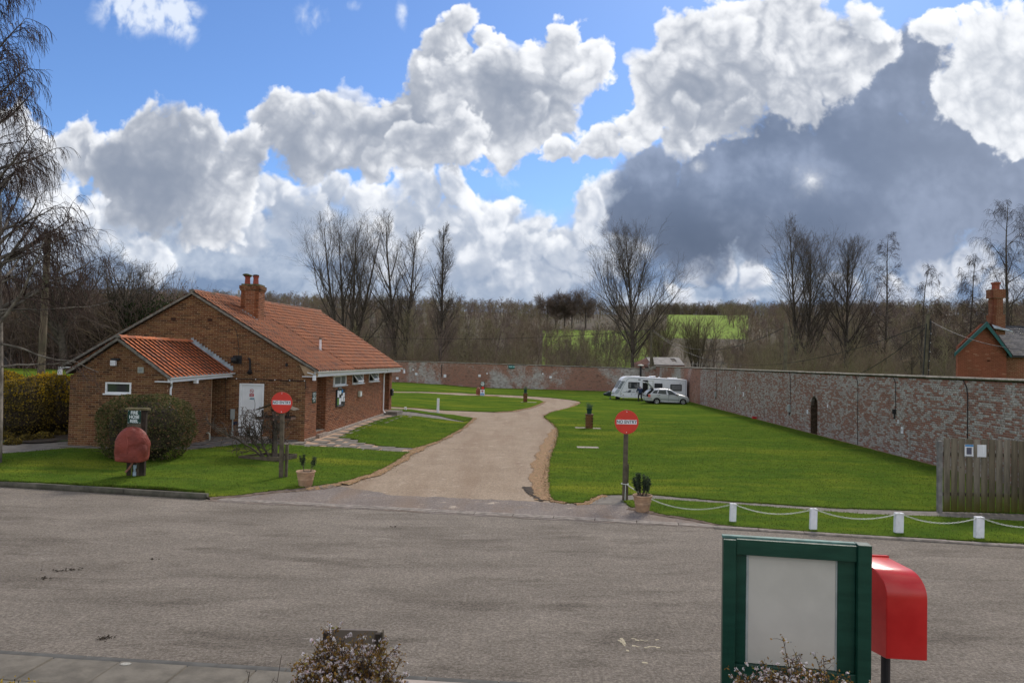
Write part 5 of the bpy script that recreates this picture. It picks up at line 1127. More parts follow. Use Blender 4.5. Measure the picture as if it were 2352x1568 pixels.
def birch(seed, H, W, fine=1.0, droop=1.0, n1=24, wan=.03, tp=(0, 0, .02)):
    rs = np.random.RandomState(seed); tr = grow(rs, (0, 0, -.3), (0, 0, 1), H, H*.011, 12, wan, tp, .1)
    p, d, L, R, t = spawn(rs, tr, n1, .22, .97, (35, 62), (1, 1), .45, 0, even=True); L = W*1.25*(1-.75*np.clip((t-.25)/.75, 0, 1))*rs.uniform(.7, 1.1, len(t))
    l1 = grow(rs, p, d, L, np.minimum(R, H*.005), 7, .08, (0, 0, .03), .2)
    p, d, L, R, t = spawn(rs, l1, int(8*fine), .2, 1, (30, 60), (.35, .6), .55, .3, even=True); l2 = grow(rs, p, d, L, np.maximum(R, .012), 5, .10, (0, 0, -.10*droop), .35)
    p, d, L, R, t = spawn(rs, l2, int(7*fine), .15, 1, (20, 60), (.5, .9), .6, .1, even=True); l3 = grow(rs, p, d, np.clip(L*1.2, .5, 2.2), .009, 5, .08, (0, 0, -.42*droop), .5)
    p, d, L, R, t = spawn(rs, l3, 2, .1, .9, (15, 45), (.4, .8), .7, .1); l4 = grow(rs, p, d, np.maximum(L, .3), .006, 2, .08, (0, 0, -.5*droop), .6)
    return ([tr, l1], [7, 4]), ([l2, l3, l4], [3, 3, 3])
def oak(seed, H, W, fine=1.0, limbs=7):
    rs = np.random.RandomState(seed); tr = grow(rs, (0, 0, -.3), (0, 0, 1), H*.36, H*.028, 4, .03, (0, 0, .02), .75)
    p, d, L, R, t = spawn(rs, tr, limbs, .5, 1, (8, 58), (1, 1), .6, 0, even=True); L = H*.60*rs.uniform(.85, 1.05, len(t)); l1 = grow(rs, p, d, L, R*.8, 8, .14, (0, 0, .05), .2)
    p, d, L, R, t = spawn(rs, l1, int(9*fine), .2, 1, (25, 60), (.3, .55), .6, .35, even=True); l2 = grow(rs, p, d, L, R, 6, .16, (0, 0, .05), .25)
    p, d, L, R, t = spawn(rs, l2, int(8*fine), .15, 1, (25, 65), (.35, .6), .55, .3, even=True); l3 = grow(rs, p, d, L, np.maximum(R, .014), 3, .18, (0, 0, .05), .4)
    p, d, L, R, t = spawn(rs, l3, int(5*fine), .1, 1, (25, 60), (.4, .8), .6, .2, even=True); l4 = grow(rs, p, d, np.maximum(L, .35), .011, 2, .2, (0, 0, .03), .5)
    return ([tr, l1, l2], [7, 5, 4]), ([l3, l4], [3, 3])
def small_tree(seed, H, W, up=.06, n1=14, n2=7, n3=5, r=.011):
    rs = np.random.RandomState(seed); tr = grow(rs, (0, 0, -.3), (rs.normal(0, .06), rs.normal(0, .06), 1), H*.92, H*r, 7, .06, (0, 0, .02), .15)
    p, d, L, R, t = spawn(rs, tr, n1, .22, .97, (25, 55), (1, 1), .5, 0, even=True); L = np.maximum(.1*H, W*1.4*(1-.7*np.clip((t-.2)/.8, 0, 1)))*rs.uniform(.6, 1.2, len(t))
    l1 = grow(rs, p, d, L, np.clip(R, .02, H*.005), 4, .12, (0, 0, up), .3)
    p, d, L, R, t = spawn(rs, l1, n2, .2, 1, (25, 55), (.35, .65), .6, .3, even=True); l2 = grow(rs, p, d, L, np.clip(R, .016, .04), 2, .14, (0, 0, up), .4)
    p, d, L, R, t = spawn(rs, l2, n3, .1, 1, (25, 55), (.5, .9), .7, .2); l3 = grow(rs, p, d, np.maximum(L, .4), .014, 1, .1, (0, 0, up), .6)
    return tubes([tr, l1, l2, l3], [5, 4, 3, 3])
def ground_z(x, y): return float(terr(np.array(x), np.array(y)))+G(x, y)*max(0, min(1, 1-(math.hypot(x, y)-134)/60))-.09
def base_at(px, D): x = (px-CX)/F_PX*D; return (x, D, ground_z(x, D))
def height_at(px, py, D): return CAM_Z-(py-hz(px))/F_PX*D
big = [
 ('poplar_tree', 796, 497, 110, 7.2, dict(stems=4, fine=1.15), 'broad multi stemmed bare poplar, leftmost of the three tall trees behind the building roof'),
 ('poplar_tree', 921, 490, 110, 4.7, dict(stems=2, fine=1.1), 'tall narrow bare poplar in the middle of the three behind the building roof'),
 ('poplar_tree', 1011, 503, 112, 3.1, dict(stems=1, fine=1.1), 'slimmest bare poplar, rightmost of the three behind the building roof'),
 ('poplar_tree', 1455, 516, 108, 6.8, dict(stems=1, fine=1.3), 'lone symmetrical bare poplar standing behind the wall left of the caravan end'),
 ('poplar_tree', 1842, 519, 100, 6.4, dict(stems=2, fine=1.15), 'twin stemmed bare poplar, leftmost of the tall trees behind the right wall'),
 ('poplar_tree', 1945, 528, 98, 5.0, dict(stems=1, fine=1.1), 'upright bare tree next right of the twin stemmed poplar behind the right wall')]
for i, (nm, px, py, D, W, kw, lab) in enumerate(big):
    b = base_at(px, D); H = height_at(px, py, D)-b[2]; tb, cb = poplar(30+i, H*1.02, W, **kw); tree_thing(nm, b, lab, 'tall bare poplars beyond the garden walls', tb, cb, MAT['bark'], MAT['twig'])
for i, (px, py, D, W, dr, n1, lab) in enumerate([
 (2036, 535, 92, 3.4, .45, 26, 'slender bare birch with a thin pointed top behind the right wall'),
 (2118, 606, 84, 3.6, 1.0, 18, 'short weeping birch left of the thick utility pole'),
 (2222, 577, 80, 3.6, 1.1, 20, 'weeping birch standing left of the red house chimney'),
 (2330, 452, 74, 5.4, 1.0, 28, 'tall weeping birch behind the red house at the right edge')]):
    b = base_at(px, D); H = height_at(px, py, D)-b[2]; tb, cb = birch(60+i, H, W, 1.0, dr, n1); tree_thing('birch_tree', b, lab, 'birches beyond the right wall', tb, cb, MAT['bark'], MAT['birchtwig'])
# spreading oak with ivy, left
for i, (px, py, D, W, lab, iv) in enumerate([(288, 576, 104, 7.4, 'dark spreading oak with ivy on its limbs behind the annexe roof', True), (150, 548, 100, 5.6, 'bare rounded oak right of the tall cut pole', False)]):
    b = base_at(px, D); H = height_at(px, py, D)-b[2]; tb, cb = oak(80+i, H*1.03, W*1.15, 1.0, 13)
    ivy = None
    if iv:
        rs = np.random.RandomState(5); l1 = tb[0][1]; pts = np.concatenate([l1['P'][:, :5].reshape(-1, 3)]*26)+rs.normal(0, .22, (l1['N']*5*26, 3)); e = np.array([[5.2, .5, H*.42]])+rs.normal(0, 1, (3500, 3))*np.array([[2.2, 1.5, 1.6]]); ivy = leaves(rs, np.concatenate([pts, e]), .16)
    tree_thing('oak_tree', b, lab, None, tb, cb, MAT['bark'], MAT['twig'], ivy=ivy)
# tall cut pole of a trunk at the left
b = base_at(97, 70); zt_ = height_at(100, 533, 70); rs = np.random.RandomState(3); t_ = thing('cut_tree', b, 'tall bare pole of a cut tree trunk rising above the left wood', 'tree')
tr = grow(rs, (0, 0, 0), (.013, 0, 1), zt_-b[2], .34, 12, .004, (0, 0, 0), .86); v, f = tubes([tr], [10]); o_ = np.array(b); link('trunk', np_mesh('trunk', v+o_, f, simple('mossy_trunk', (.13, .10, .07), .95, .35, .6, dirt=(.06, .065, .035))), t_)
# weeping birch at the left edge, close by
b = gpt(-14, 1066); tb, cb = birch(101, 18.5, 2.4, 1.15, 1.2, 60, .004, (-.018, 0, .02))
rs = np.random.RandomState(77)
def low_limbs():
    st = np.array([[0, 0, 4.6], [0, 0, 3.6], [0, 0, 5.4], [0, 0, 6.0], [0, 0, 2.9], [0, 0, 7.0]]); d = np.array([[1, .1, .10], [1, .05, .02], [1, -.1, .22], [1, .2, .2], [.9, .3, .12], [1, -.2, .3]])
    l1 = grow(rs, st, d, [3.1, 3.5, 2.6, 2.7, 2.6, 2.4], .035, 9, .12, (0, 0, .02), .25); p, d, L, R, t = spawn(rs, l1, 10, .2, 1, (25, 60), (.25, .5), .5, .2, even=True)
    l2 = grow(rs, p, d, L, .009, 5, .15, (0, 0, -.02), .5); p, d, L, R, t = spawn(rs, l2, 5, .1, 1, (25, 60), (.4, .8), .6, .2); l3 = grow(rs, p, d, np.maximum(L, .25), .005, 3, .15, (0, 0, -.12), .6)
    return l1, l2, l3
a1, a2, a3 = low_limbs(); tb[0].append(a1); tb[1].append(5); cb[0].extend([a2, a3]); cb[1].extend([3, 3])
tree_thing('weeping_birch', tuple(b), 'close weeping birch trailing thin twigs down the left edge', None, tb, cb, MAT['birchbark'], MAT['birchtwig'])
# belts of smaller trees: things one can tell apart, alike enough to share meshes
protos = []
for i in range(12):
    H = 11; v, f = small_tree(200+i, H, 2.4+.9*(i % 3), .05+.03*(i % 2), 13+i % 3, 7, 5); protos.append((v, f))
def proto_mesh(i, mat): return np_mesh('bare_tree', protos[i][0], protos[i][1], mat)
PM = [proto_mesh(i, MAT[('twig_olive', 'twig_brown', 'twig', 'twig_purple')[i % 4]]) for i in range(12)]
belt = []; rr_ = random.Random(12)
def profile(px): return float(np.interp(px, [-300, 0, 60, 200, 420, 600, 760, 900, 1050, 1200, 1330, 1500, 1580, 1640, 1700, 1800, 2000, 2352, 2700], [590, 600, 612, 640, 668, 690, 705, 712, 708, 722, 728, 735, 752, 768, 752, 742, 735, 725, 700]))
n_try = 0
while len(belt) < 292 and n_try < 9000:
    n_try += 1; px = rr_.uniform(-160, 2520); D = rr_.uniform(60, 190) if px > 1560 else rr_.uniform(102, 190)
    x = (px-CX)/F_PX*D
    if not beyond(np.array(x), np.array(D)) or (px < 400 and D < 106): continue
    if px > 1560 and D < 70 and rr_.random() < .6: continue
    if 2120 < px and D < 62: continue
    if 1440 < px < 1620 and D < 140: continue
    if px < 1200 and rr_.random() < .12: continue
    if any((x-q[0])**2+(D-q[1])**2 < 3.2 for q in belt): continue
    top = profile(px)+rr_.uniform(-2, 55)*(1 if px > 500 else 1.3); z = ground_z(x, D); H = height_at(px, top, D)-z
    if H < 3: continue
    belt.append((x, D, z, H, px))
def blab(x, D, H, px):
    tall = 'tall' if H > 13 else 'middling' if H > 8.5 else 'low'
    where = 'left of the oak' if px < 300 else 'behind the building roof' if px < 620 else 'under the tall poplars' if px < 1060 else 'over the far wall' if px < 1420 else 'near the derelict outbuilding' if px < 1700 else 'behind the right garden wall' if px < 2150 else 'behind the red house'
    depth = 'near' if D < 120 else 'middle' if D < 150 else 'far'
    tone = {0: 'olive', 1: 'brown', 2: 'grey', 3: 'purple brown'}
    return tall, where, depth
for i, (x, D, z, H, px) in enumerate(belt):
    k = rr_.randrange(12) if px > 500 else rr_.choice([1, 3, 5, 7, 9, 11]); o = bpy.data.objects.new('bare_tree', PM[k]); C.objects.link(o); s = H/11.; w = s*rr_.uniform(.75, 1.1)
    o.location = (x, D, z); o.scale = (w, w, s); o.rotation_euler = (0, 0, rr_.uniform(0, 6.28)); tall, where, depth = blab(x, D, H, px); tone = ('olive', 'brown', 'grey', 'ruddy')[k % 4]
    prop(o, f'{tall} {tone} bare tree {where}, {depth} row', 'tree', f'{tall} {tone} bare trees {where}, {depth} row')
# undergrowth, far woods: instanced, nobody could count them
def scatter(name, pts, meshes, scales, mat=None, seed=1, label=None):
    """instances of a few unlinked clumps on a cloud of points"""
    n = len(pts); rs = np.random.RandomState(seed); me = bpy.data.meshes.new(name); me.vertices.add(n); me.vertices.foreach_set('co', np.asarray(pts, np.float32).ravel())
    for nm, ty, data in (('scl', 'FLOAT_VECTOR', np.asarray(scales, np.float32).reshape(-1)), ('rot', 'FLOAT', rs.uniform(0, 6.28, n).astype(np.float32)), ('pick', 'INT', rs.randint(0, len(meshes), n).astype(np.int32))):
        a = me.attributes.new(nm, ty, 'POINT'); a.data.foreach_set('vector' if ty == 'FLOAT_VECTOR' else 'value', data)
    o = bpy.data.objects.new(name, me); C.objects.link(o); o['kind'] = 'stuff'
    if label: o['label'] = label
    g = bpy.data.node_groups.new(name, 'GeometryNodeTree'); g.interface.new_socket('Geometry', in_out='INPUT', socket_type='NodeSocketGeometry'); g.interface.new_socket('Geometry', in_out='OUTPUT', socket_type='NodeSocketGeometry')
    N = g.nodes.new; Lk = g.links.new; gi = N('NodeGroupInput'); go = N('NodeGroupOutput'); jn = N('GeometryNodeJoinGeometry')
    def attr(nm, ty): a = N('GeometryNodeInputNamedAttribute'); a.data_type = ty; a.inputs[0].default_value = nm; return a.outputs[0]
    sc_, ro, pk = attr('scl', 'FLOAT_VECTOR'), attr('rot', 'FLOAT'), attr('pick', 'INT'); cx = N('ShaderNodeCombineXYZ'); Lk(ro, cx.inputs[2])
    e2r = N('FunctionNodeEulerToRotation'); Lk(cx.outputs[0], e2r.inputs[0])
    for i, m in enumerate(meshes):
        po = bpy.data.objects.new(name+'_clump', m); oi = N('GeometryNodeObjectInfo'); oi.inputs['Object'].default_value = po
        ip = N('GeometryNodeInstanceOnPoints'); cmp_ = N('FunctionNodeCompare'); cmp_.data_type = 'INT'; cmp_.operation = 'EQUAL'; Lk(pk, cmp_.inputs[2]); cmp_.inputs[3].default_value = i
        Lk(gi.outputs[0], ip.inputs['Points']); Lk(cmp_.outputs[0], ip.inputs['Selection']); Lk(oi.outputs['Geometry'], ip.inputs['Instance']); Lk(e2r.outputs[0], ip.inputs['Rotation']); Lk(sc_, ip.inputs['Scale']); Lk(ip.outputs[0], jn.inputs[0])
    Lk(jn.outputs[0], go.inputs[0]); md = o.modifiers.new('scatter', 'NODES'); md.node_group = g; return o
def bush_mesh(seed, mat, n1=9, n2=6, n3=5, r=.02, spread=55):
    rs = np.random.RandomState(seed); d = np.stack([rs.normal(0, .45, n1), rs.normal(0, .45, n1), np.ones(n1)], 1); l1 = grow(rs, rs.normal(0, .18, (n1, 3))*[1, 1, 0], d, rs.uniform(.7, 1.05, n1), r, 4, .14, (0, 0, .03), .4)
    p, d, L, R, t = spawn(rs, l1, n2, .2, 1, (25, 55), (.35, .7), .6, .2, even=True); l2 = grow(rs, p, d, L, r*.45, 2, .15, (0, 0, .05), .5)
    p, d, L, R, t = spawn(rs, l2, n3, .1, 1, (25, 55), (.4, .8), .6, .2); l3 = grow(rs, p, d, L, r*.25, 1, .1, (0, 0, .05), .6); v, f = tubes([l1, l2, l3], [3, 3, 3]); return np_mesh('clump', v, f, mat)
BM_ = [bush_mesh(300+i, MAT[('twig_olive', 'twig_brown', 'twig_purple', 'twig_olive')[i % 4]], r=.012) for i in range(6)]
BMn = [bush_mesh(310+i, MAT[('twig_brown', 'twig_purple')[i % 2]], r=.012) for i in range(4)]
def pts_where(n, fn, seed):
    rs = np.random.RandomState(seed); out = []
    while len(out) < n:
        px, D = rs.uniform(-500, 2900), rs.uniform(56, 190)
        if fn(px, D, rs): x = (px-CX)/F_PX*D; out.append((x, D, ground_z(x, D)-.1))
    return out
def f_under(px, D, rs):
    x = (px-CX)/F_PX*D
    if not beyond(np.array(x), np.array(D)-2.0) or not beyond(np.array(x-2.), np.array(D)): return False
    if 1440 < px < 1720 and D < 170: return False
    if 1220 < px < 1560: return rs.rand() < (.8 if D > 140 else .3)
    if px > 2140 and D < 62: return False
    return px > 430 or D > 103
up_ = pts_where(1300, f_under, 9); s_ = [(3.0, 3.0, 3.2)]*len(up_); rs = np.random.RandomState(8); s_ = [(a, a, a*rs.uniform(.9, 1.6)) for a in rs.uniform(2.0, 4.2, len(up_))]
scatter('undergrowth', up_, BM_, s_, seed=3, label='brown and olive scrub filling the ground beyond the walls')
lw = []
while len(lw) < 900:
    px, D = rs.uniform(-700, 430), rs.uniform(104, 175); x = (px-CX)/F_PX*D; lw.append((x, D, ground_z(x, D)-.1))
scatter('left_scrub', lw, BMn, [(a, a, a*rs.uniform(1.1, 1.8)) for a in rs.uniform(4.2, 8.0, 900)], seed=5, label='dense brown scrub rising behind the left side of the building')
HT = []
for i in range(6):
    v, f = small_tree(400+i, 8, 2.4, .08, 9, 6, 4, .014); me_ = np_mesh('clump', v, f, MAT[('twig_purple', 'twig_brown', 'twig_olive')[i % 3]]); HT.append(me_)
hp = []; hs = []; rs = np.random.RandomState(21)
while len(hp) < 6000:
    px = rs.uniform(-700, 3000); R_ = 170+ (520-170)*rs.rand()**.8; th = math.atan((px-CX)/F_PX); x, y = R_*math.sin(th), R_*math.cos(th); top = ground_z(x, y)
    if 1212 < px < 1690:
        lim = 437 if px > 1515 else 9999
        if px > 1515 and 178 < R_ < 437-max(0, (px-1640))*3.2: continue
        if px <= 1515 and (rs.rand() > (.9 if R_ > 330 or px < 1260 else .40)): continue
        if px > 1515 and R_ < 283: pass
    elif px >= 1690 and R_ < 200: continue
    hp.append((x, y, top-.2)); a = rs.uniform(.85, 1.25)*(1.0 if px < 1212 or px > 1515 else .9)*(.85+.25*rs.rand()); hs.append((a*1.25, a*1.25, a))
for _ in range(420):
    px = rs.uniform(1500, 1720); R_ = rs.uniform(437, 492); th = math.atan((px-CX)/F_PX); x, y = R_*math.sin(th), R_*math.cos(th); hp.append((x, y, ground_z(x, y)-.2)); a = rs.uniform(.75, 1.05); hs.append((a*1.4, a*1.4, a))
scatter('hillside_wood', hp, HT, hs, seed=7, label='bare brown woodland covering the far hillsides')
# clump of round headed trees on the skyline, and hedge line of the field
for i, (px, py, W, lab) in enumerate([(1256, 680, 3.2, 'leftmost'), (1276, 684, 2.6, 'second'), (1296, 676, 2.9, 'middle'), (1313, 675, 3.0, 'fourth'), (1345, 684, 3.6, 'rightmost')]):
    D = 300; b = base_at(px, D); H = height_at(px, py, D)-b[2]; rs2 = np.random.RandomState(500+i); tr = grow(rs2, (0, 0, -.3), (0, 0, 1), H*.75, .35, 4, .02, (0, 0, 0), .5)
    p, d, L, R, t = spawn(rs2, tr, 34, .28, 1, (30, 75), (1, 1), .5, 0); l1 = grow(rs2, p, d, W*1.9*rs2.uniform(.6, 1.1, len(t)), .08, 4, .12, (0, 0, .10), .5); p, d, L, R, t = spawn(rs2, l1, 16, .3, 1, (25, 60), (.3, .6), .6, .2); l2 = grow(rs2, p, d, L, .035, 2, .12, (0, 0, .1), .6)
    p, d, L, R, t = spawn(rs2, l2, 5, .2, 1, (25, 60), (.5, .9), .6, .2); l3 = grow(rs2, p, d, L, .03, 1, .1, (0, 0, .1), .6)
    tree_thing('round_topped_tree', b, f'{lab} round headed tree of the clump on the skyline field', 'round headed trees on the skyline', ([tr], [5]), ([l1, l2, l3], [4, 3, 3]), MAT['bark'], MAT['twig_purple'])
for i, (px, py, D, W, lab) in enumerate([(1602, 737, 150, 3.4, 'rounded bare bush like tree in front of the green field'), (1520, 728, 160, 3.4, 'olive bare tree right of the lone poplar trunk')]):
    b = base_at(px, D); H = height_at(px, py, D)-b[2]; rs2 = np.random.RandomState(520+i); d0 = np.stack([rs2.normal(0, .28, 16), rs2.normal(0, .28, 16), np.ones(16)], 1); l0 = grow(rs2, rs2.normal(0, .5, (16, 3))*[1, 1, 0], d0, H*rs2.uniform(.8, 1., 16), .12, 5, .05, (0, 0, .04), .25)
    p, d, L, R, t = spawn(rs2, l0, 16, .2, 1, (20, 45), (.25, .45), .5, .3, even=True); l1 = grow(rs2, p, d, L, .04, 3, .1, (0, 0, .06), .5); p, d, L, R, t = spawn(rs2, l1, 8, .1, 1, (20, 50), (.4, .7), .6, .2); l2 = grow(rs2, p, d, L, .018, 1, .1, (0, 0, .05), .6)
    tree_thing('bare_tree', b, lab, None, ([l0], [4]), ([l1, l2], [3, 3]), MAT['bark'], MAT['twig_olive'])
# ------------------------------------------------------------------ near shrubs
def clipped_bush(name, c, rx, ry, h, n, size, mat, label, shape=2.6, seed=1, extra=None):
    rs = np.random.RandomState(seed); t = thing(name, c, label, 'bush')
    d = norm(rs.normal(0, 1, (n, 3))); d[:, 2] = np.where(rs.rand(n) < .68, np.abs(d[:, 2]), -np.abs(d[:, 2])*.8); sup = (np.abs(d[:, 0])**shape+np.abs(d[:, 1])**shape+np.abs(d[:, 2])**shape)**(-1/shape)
    k = sup*(.80+.20*rs.rand(n)**.45+.035*np.sin(d[:, 0]*9)*np.cos(d[:, 2]*7)); P = d*k[:, None]*np.array([rx, ry, h*.56])+np.array([0, 0, h*.44]); P = P[P[:, 2] > .04]
    low = P[:, 2] < h*.35; P[low, :2] *= (.86+.14*(P[low, 2]/(h*.35)))[:, None]
    v, f = leaves(rs, P+np.array(c), size); link('foliage', np_mesh('foliage', v, f, mat), t, None, 'stuff')
    dd = norm(np.stack([rs.normal(0, .8, 60), rs.normal(0, .8, 60), np.ones(60)*.9], 1)); br = grow(rs, rs.normal(0, .12, (60, 3))*[1, 1, 0], dd, h*.75, .016, 4, .12, (0, 0, 0), .3); v, f = tubes([br], [4]); link('stem', np_mesh('stem', v+np.array(c), f, MAT['bark']), t)
    # inner mass so that nothing shows straight through
    m = MB(); m.lathe(tuple(c), [(rx*.25, .0), (rx*.72, h*.2), (rx*.80, h*.5), (rx*.62, h*.75), (rx*.2, h*.88)], 18); m.obj('inner_twigs', MAT['soil'], t)
    if extra: v, f = leaves(rs, np.repeat(extra(rs), 3, 0)+rs.normal(0, .035, (extra(rs).shape[0]*3, 3))+np.array(c), .042); link('blossom', np_mesh('blossom', v, f, MAT['yellow']), t, None, 'stuff')
    return t
cb_ = gpt(336, 1040); cb_ = Vector((atY(337, 985, 23.5).x, 23.5, G(cb_.x, 23.4))); clipped_bush('round_bush', tuple(cb_), 1.40, 1.2, 2.05, 15000, .036, MAT['hedge'], 'large round clipped evergreen bush in front of the annexe', 3.0, 4)
for i, (px, D, rx, ry, h, yel, lab) in enumerate([(120, 28.6, 1.55, 1.2, 2.28, 1500, 'yellow flowering forsythia bush beside the left corner of the annexe'), (62, 27.6, 1.15, 1.1, 2.15, 220, 'brown leafed bush between the two flowering forsythias'), (-5, 29.2, 1.7, 1.2, 2.35, 900, 'flowering forsythia bush at the left edge beside the birch')]):
    x = (px-CX)/F_PX*D; g_ = G(x, D)
    def ex(rs, rx=rx, ry=ry, h=h, n=yel): d = norm(rs.normal(0, 1, (n, 3))); d[:, 2] = np.abs(d[:, 2])*.9+.25; d = norm(d); k = .93+.13*rs.rand(n); return d*k[:, None]*np.array([rx, ry, h*.56])+np.array([0, 0, h*.44])
    clipped_bush('forsythia_bush', (x, D, g_), rx, ry, h, 8000, .042, MAT['forsythia'], lab, 2.4, 10+i, ex)
for i, (px, py, r_) in enumerate(((60, 1012, .32), (100, 1008, .38), (30, 1020, .3), (135, 1000, .3), (10, 1010, .42))):
    c = gpt(px, py); rs = np.random.RandomState(i); P = norm(rs.normal(0, 1, (500, 3)))*[r_, r_, r_*.8]*rs.uniform(.6, 1, (500, 1)); P[:, 2] = np.abs(P[:, 2]); v, f = leaves(rs, P+np.array(c), .04); o = link('low_plant', np_mesh('low_plant', v, f, MAT['forsythia'])); prop(o, ('third', 'fourth', 'second', 'rightmost', 'leftmost')[i]+' low dark plant in the soil bed under the forsythias', 'plant', 'low plants in the left soil bed')
# bare magnolia like shrub in its square of timber
c = gpt(622, 1056); t_ = thing('bare_shrub', c, 'gnarled bare budding shrub in a square timber bed before the white door', 'shrub'); rs = np.random.RandomState(31)
st = np.array([[.05, 0, 0], [-.05, .05, 0], [-.1, -.05, 0], [.02, .08, 0], [-.15, 0, 0]]); d = np.array([[.25, .1, 1], [-.35, .1, 1], [-1.1, .0, .55], [.1, .2, 1], [-.6, -.2, .8]]); l0 = grow(rs, st, d, [1.35, 1.45, 1.9, 1.4, 1.5], .04, 8, .13, (0, 0, .10), .4)
p, d, L, R, t = spawn(rs, l0, 12, .25, 1, (25, 65), (.35, .6), .6, .2, even=True); l1 = grow(rs, p, d, L, .016, 5, .25, (0, 0, .08), .5); p, d, L, R, t = spawn(rs, l1, 9, .15, 1, (25, 65), (.35, .7), .6, .2, even=True); l2 = grow(rs, p, d, np.clip(L, .12, .45), .009, 3, .25, (0, 0, .06), .6)
v, f = tubes([l0, l1, l2], [6, 5, 4]); o_ = np.array(c); link('branches', np_mesh('branches', v+o_, f, MAT['bark']), t_); v, f = leaves(rs, l2['P'][:, -1], .03); link('buds', np_mesh('buds', v+o_, f, simple('purple_buds', (.12, .06, .05), .8, .4, 9)), t_, None, 'stuff')
tk = grow(rs, [(.12, .0, -.05)], [(.02, 0, 1)], [.62], .10, 3, .02, (0, 0, 0), .8); v, f = tubes([tk], [9]); link('stump', np_mesh('stump', v+o_, f, MAT['bark']), t_)
be = thing('bed_edging', c, 'low timber edging of the square bed round the bare shrub', 'edging')
for (a, b2_) in (((-.95, -.35), (.42, -.42)), ((.42, -.42), (.72, .5)), ((.72, .5), (-.45, .62)), ((-.45, .62), (-.95, -.35))):
    MB().bar((c.x+a[0], c.y+a[1], c.z+.09), (c.x+b2_[0], c.y+b2_[1], c.z+.09), .035, .14).obj('board', MAT['wood'], be)
MB().prism([(c.x+a, c.y+b2_, c.z+.035) for a, b2_ in ((-.95, -.35), (.42, -.42), (.72, .5), (-.45, .62))], (0, 0, .03)).obj('bed_soil', MAT['soil'], be)
# flowering shrubs close to the camera
def blossom_shrub(name, c, top, w, label, seed, n1=16, flowers=420, leafn=9000):
    rs = np.random.RandomState(seed); t = thing(name, c, label, 'shrub'); H = top-c[2]; o = np.array(c)
    st = grow(rs, rs.normal(0, .05, (5, 3))*[1, 1, 0], np.stack([rs.normal(0, .05, 5), rs.normal(0, .05, 5), np.ones(5)], 1), H*.62, .022, 6, .03, (0, 0, .03), .7)
    tips = st['P'][:, -1]; n = n1*5; d = np.stack([rs.normal(0, .9, n), rs.normal(0, .8, n), rs.uniform(.2, 1.2, n)], 1); l1 = grow(rs, np.repeat(tips, n1, 0), d, np.repeat(1, n)*w*.62*rs.uniform(.55, .95, n), .006, 6, .2, (0, 0, .02), .5)
    p, d, L, R, t2 = spawn(rs, l1, 8, .2, 1, (25, 70), (.3, .6), .6, .2, even=True); l2 = grow(rs, p, d, L, .0035, 4, .28, (0, 0, .03), .6); p, d, L, R, t2 = spawn(rs, l2, 4, .2, 1, (30, 70), (.3, .7), .6, .2); l3 = grow(rs, p, d, np.clip(L, .02, .08), .002, 2, .25, (0, 0, 0), .6)
    zt2 = max(l2['P'][..., 2].max(), l1['P'][..., 2].max()); sh = np.array([0, 0, H-zt2+.02])
    for b_ in (l1, l2, l3, st): b_['P'] = b_['P']+sh*(b_['P'][..., 2:3]/max(H, .1))
    v, f = tubes([st, l1], [6, 4]); link('stem', np_mesh('stem', v+o, f, MAT['bark']), t); v, f = tubes([l2, l3], [3, 3]); link('twigs', np_mesh('twigs', v+o, f, MAT['birchtwig']), t)
    pts = np.concatenate([l3['P'][:, 1:].reshape(-1, 3), l2['P'][:, 1:].reshape(-1, 3)]); q = pts[rs.randint(0, len(pts), leafn)]+rs.normal(0, .008, (leafn, 3)); v, f = leaves(rs, q+o, .0098); link('leaves', np_mesh('leaves', v, f, MAT['heathleaf']), t, None, 'stuff')
    rad_ = np.linalg.norm((pts-pts.mean(0))/pts.std(0), axis=1); outer = pts[rad_ > np.quantile(rad_, .45)]; q = outer[rs.randint(0, len(outer), flowers)]; q = np.repeat(q, 9, 0)+rs.normal(0, .0050, (flowers*9, 3)); v, f = leaves(rs, q+o, .0085); link('blossom', np_mesh('blossom', v, f, MAT['blossom']), t, None, 'stuff'); return t
p = atY(806, 1560, 4.7); blossom_shrub('blossoming_shrub', (p.x, 4.7, .04), height_at(808, 1429, 4.7), .55, 'russet twiggy shrub with white blossom in front of the low wooden board', 41, flowers=2000, leafn=26000, n1=30)
p = atY(1850, 1560, 4.75); blossom_shrub('blossoming_shrub', (p.x, 4.75, .04), height_at(1850, 1488, 4.75), .84, 'twiggy white blossoming shrub in front of the green notice board', 43, n1=26, flowers=1300, leafn=17000)
# grass blades on the nearer lawns
def blades(n, polys, seed, ymax=46):
    rs = np.random.RandomState(seed); out = []; 
    for P in polys:
        pl = [(p.x, p.y) for p in P]; xs = [a for a, b in pl]; ys = [b for a, b in pl]; x0, x1, y0, y1 = max(min(xs), -19), min(max(xs), 22), min(ys), min(max(ys), ymax)
        m = int(n*(x1-x0)*(y1-y0)); x, y = rs.uniform(x0, x1, m), rs.uniform(y0, y1, m); k = pip(x, y, pl) & (rs.rand(m) < np.clip(26/y, 0, 1)**2); out.append(np.stack([x[k], y[k]], 1))
    XY = np.concatenate(out); m = len(XY); z = G(XY[:, 0], XY[:, 1])+.04; h = rs.uniform(.014, .038, m); a = rs.uniform(0, 2*PI, m); w = .004+.00025*XY[:, 1]
    b = np.column_stack([XY, z]); dx = np.column_stack([np.cos(a), np.sin(a), np.zeros(m)])*w[:, None]; tip = b+np.column_stack([rs.normal(0, .018, m), rs.normal(0, .018, m), h]); v = np.stack([b-dx, b+dx, tip], 1).reshape(-1, 3)
    return v, np.arange(m*3).reshape(-1, 3)
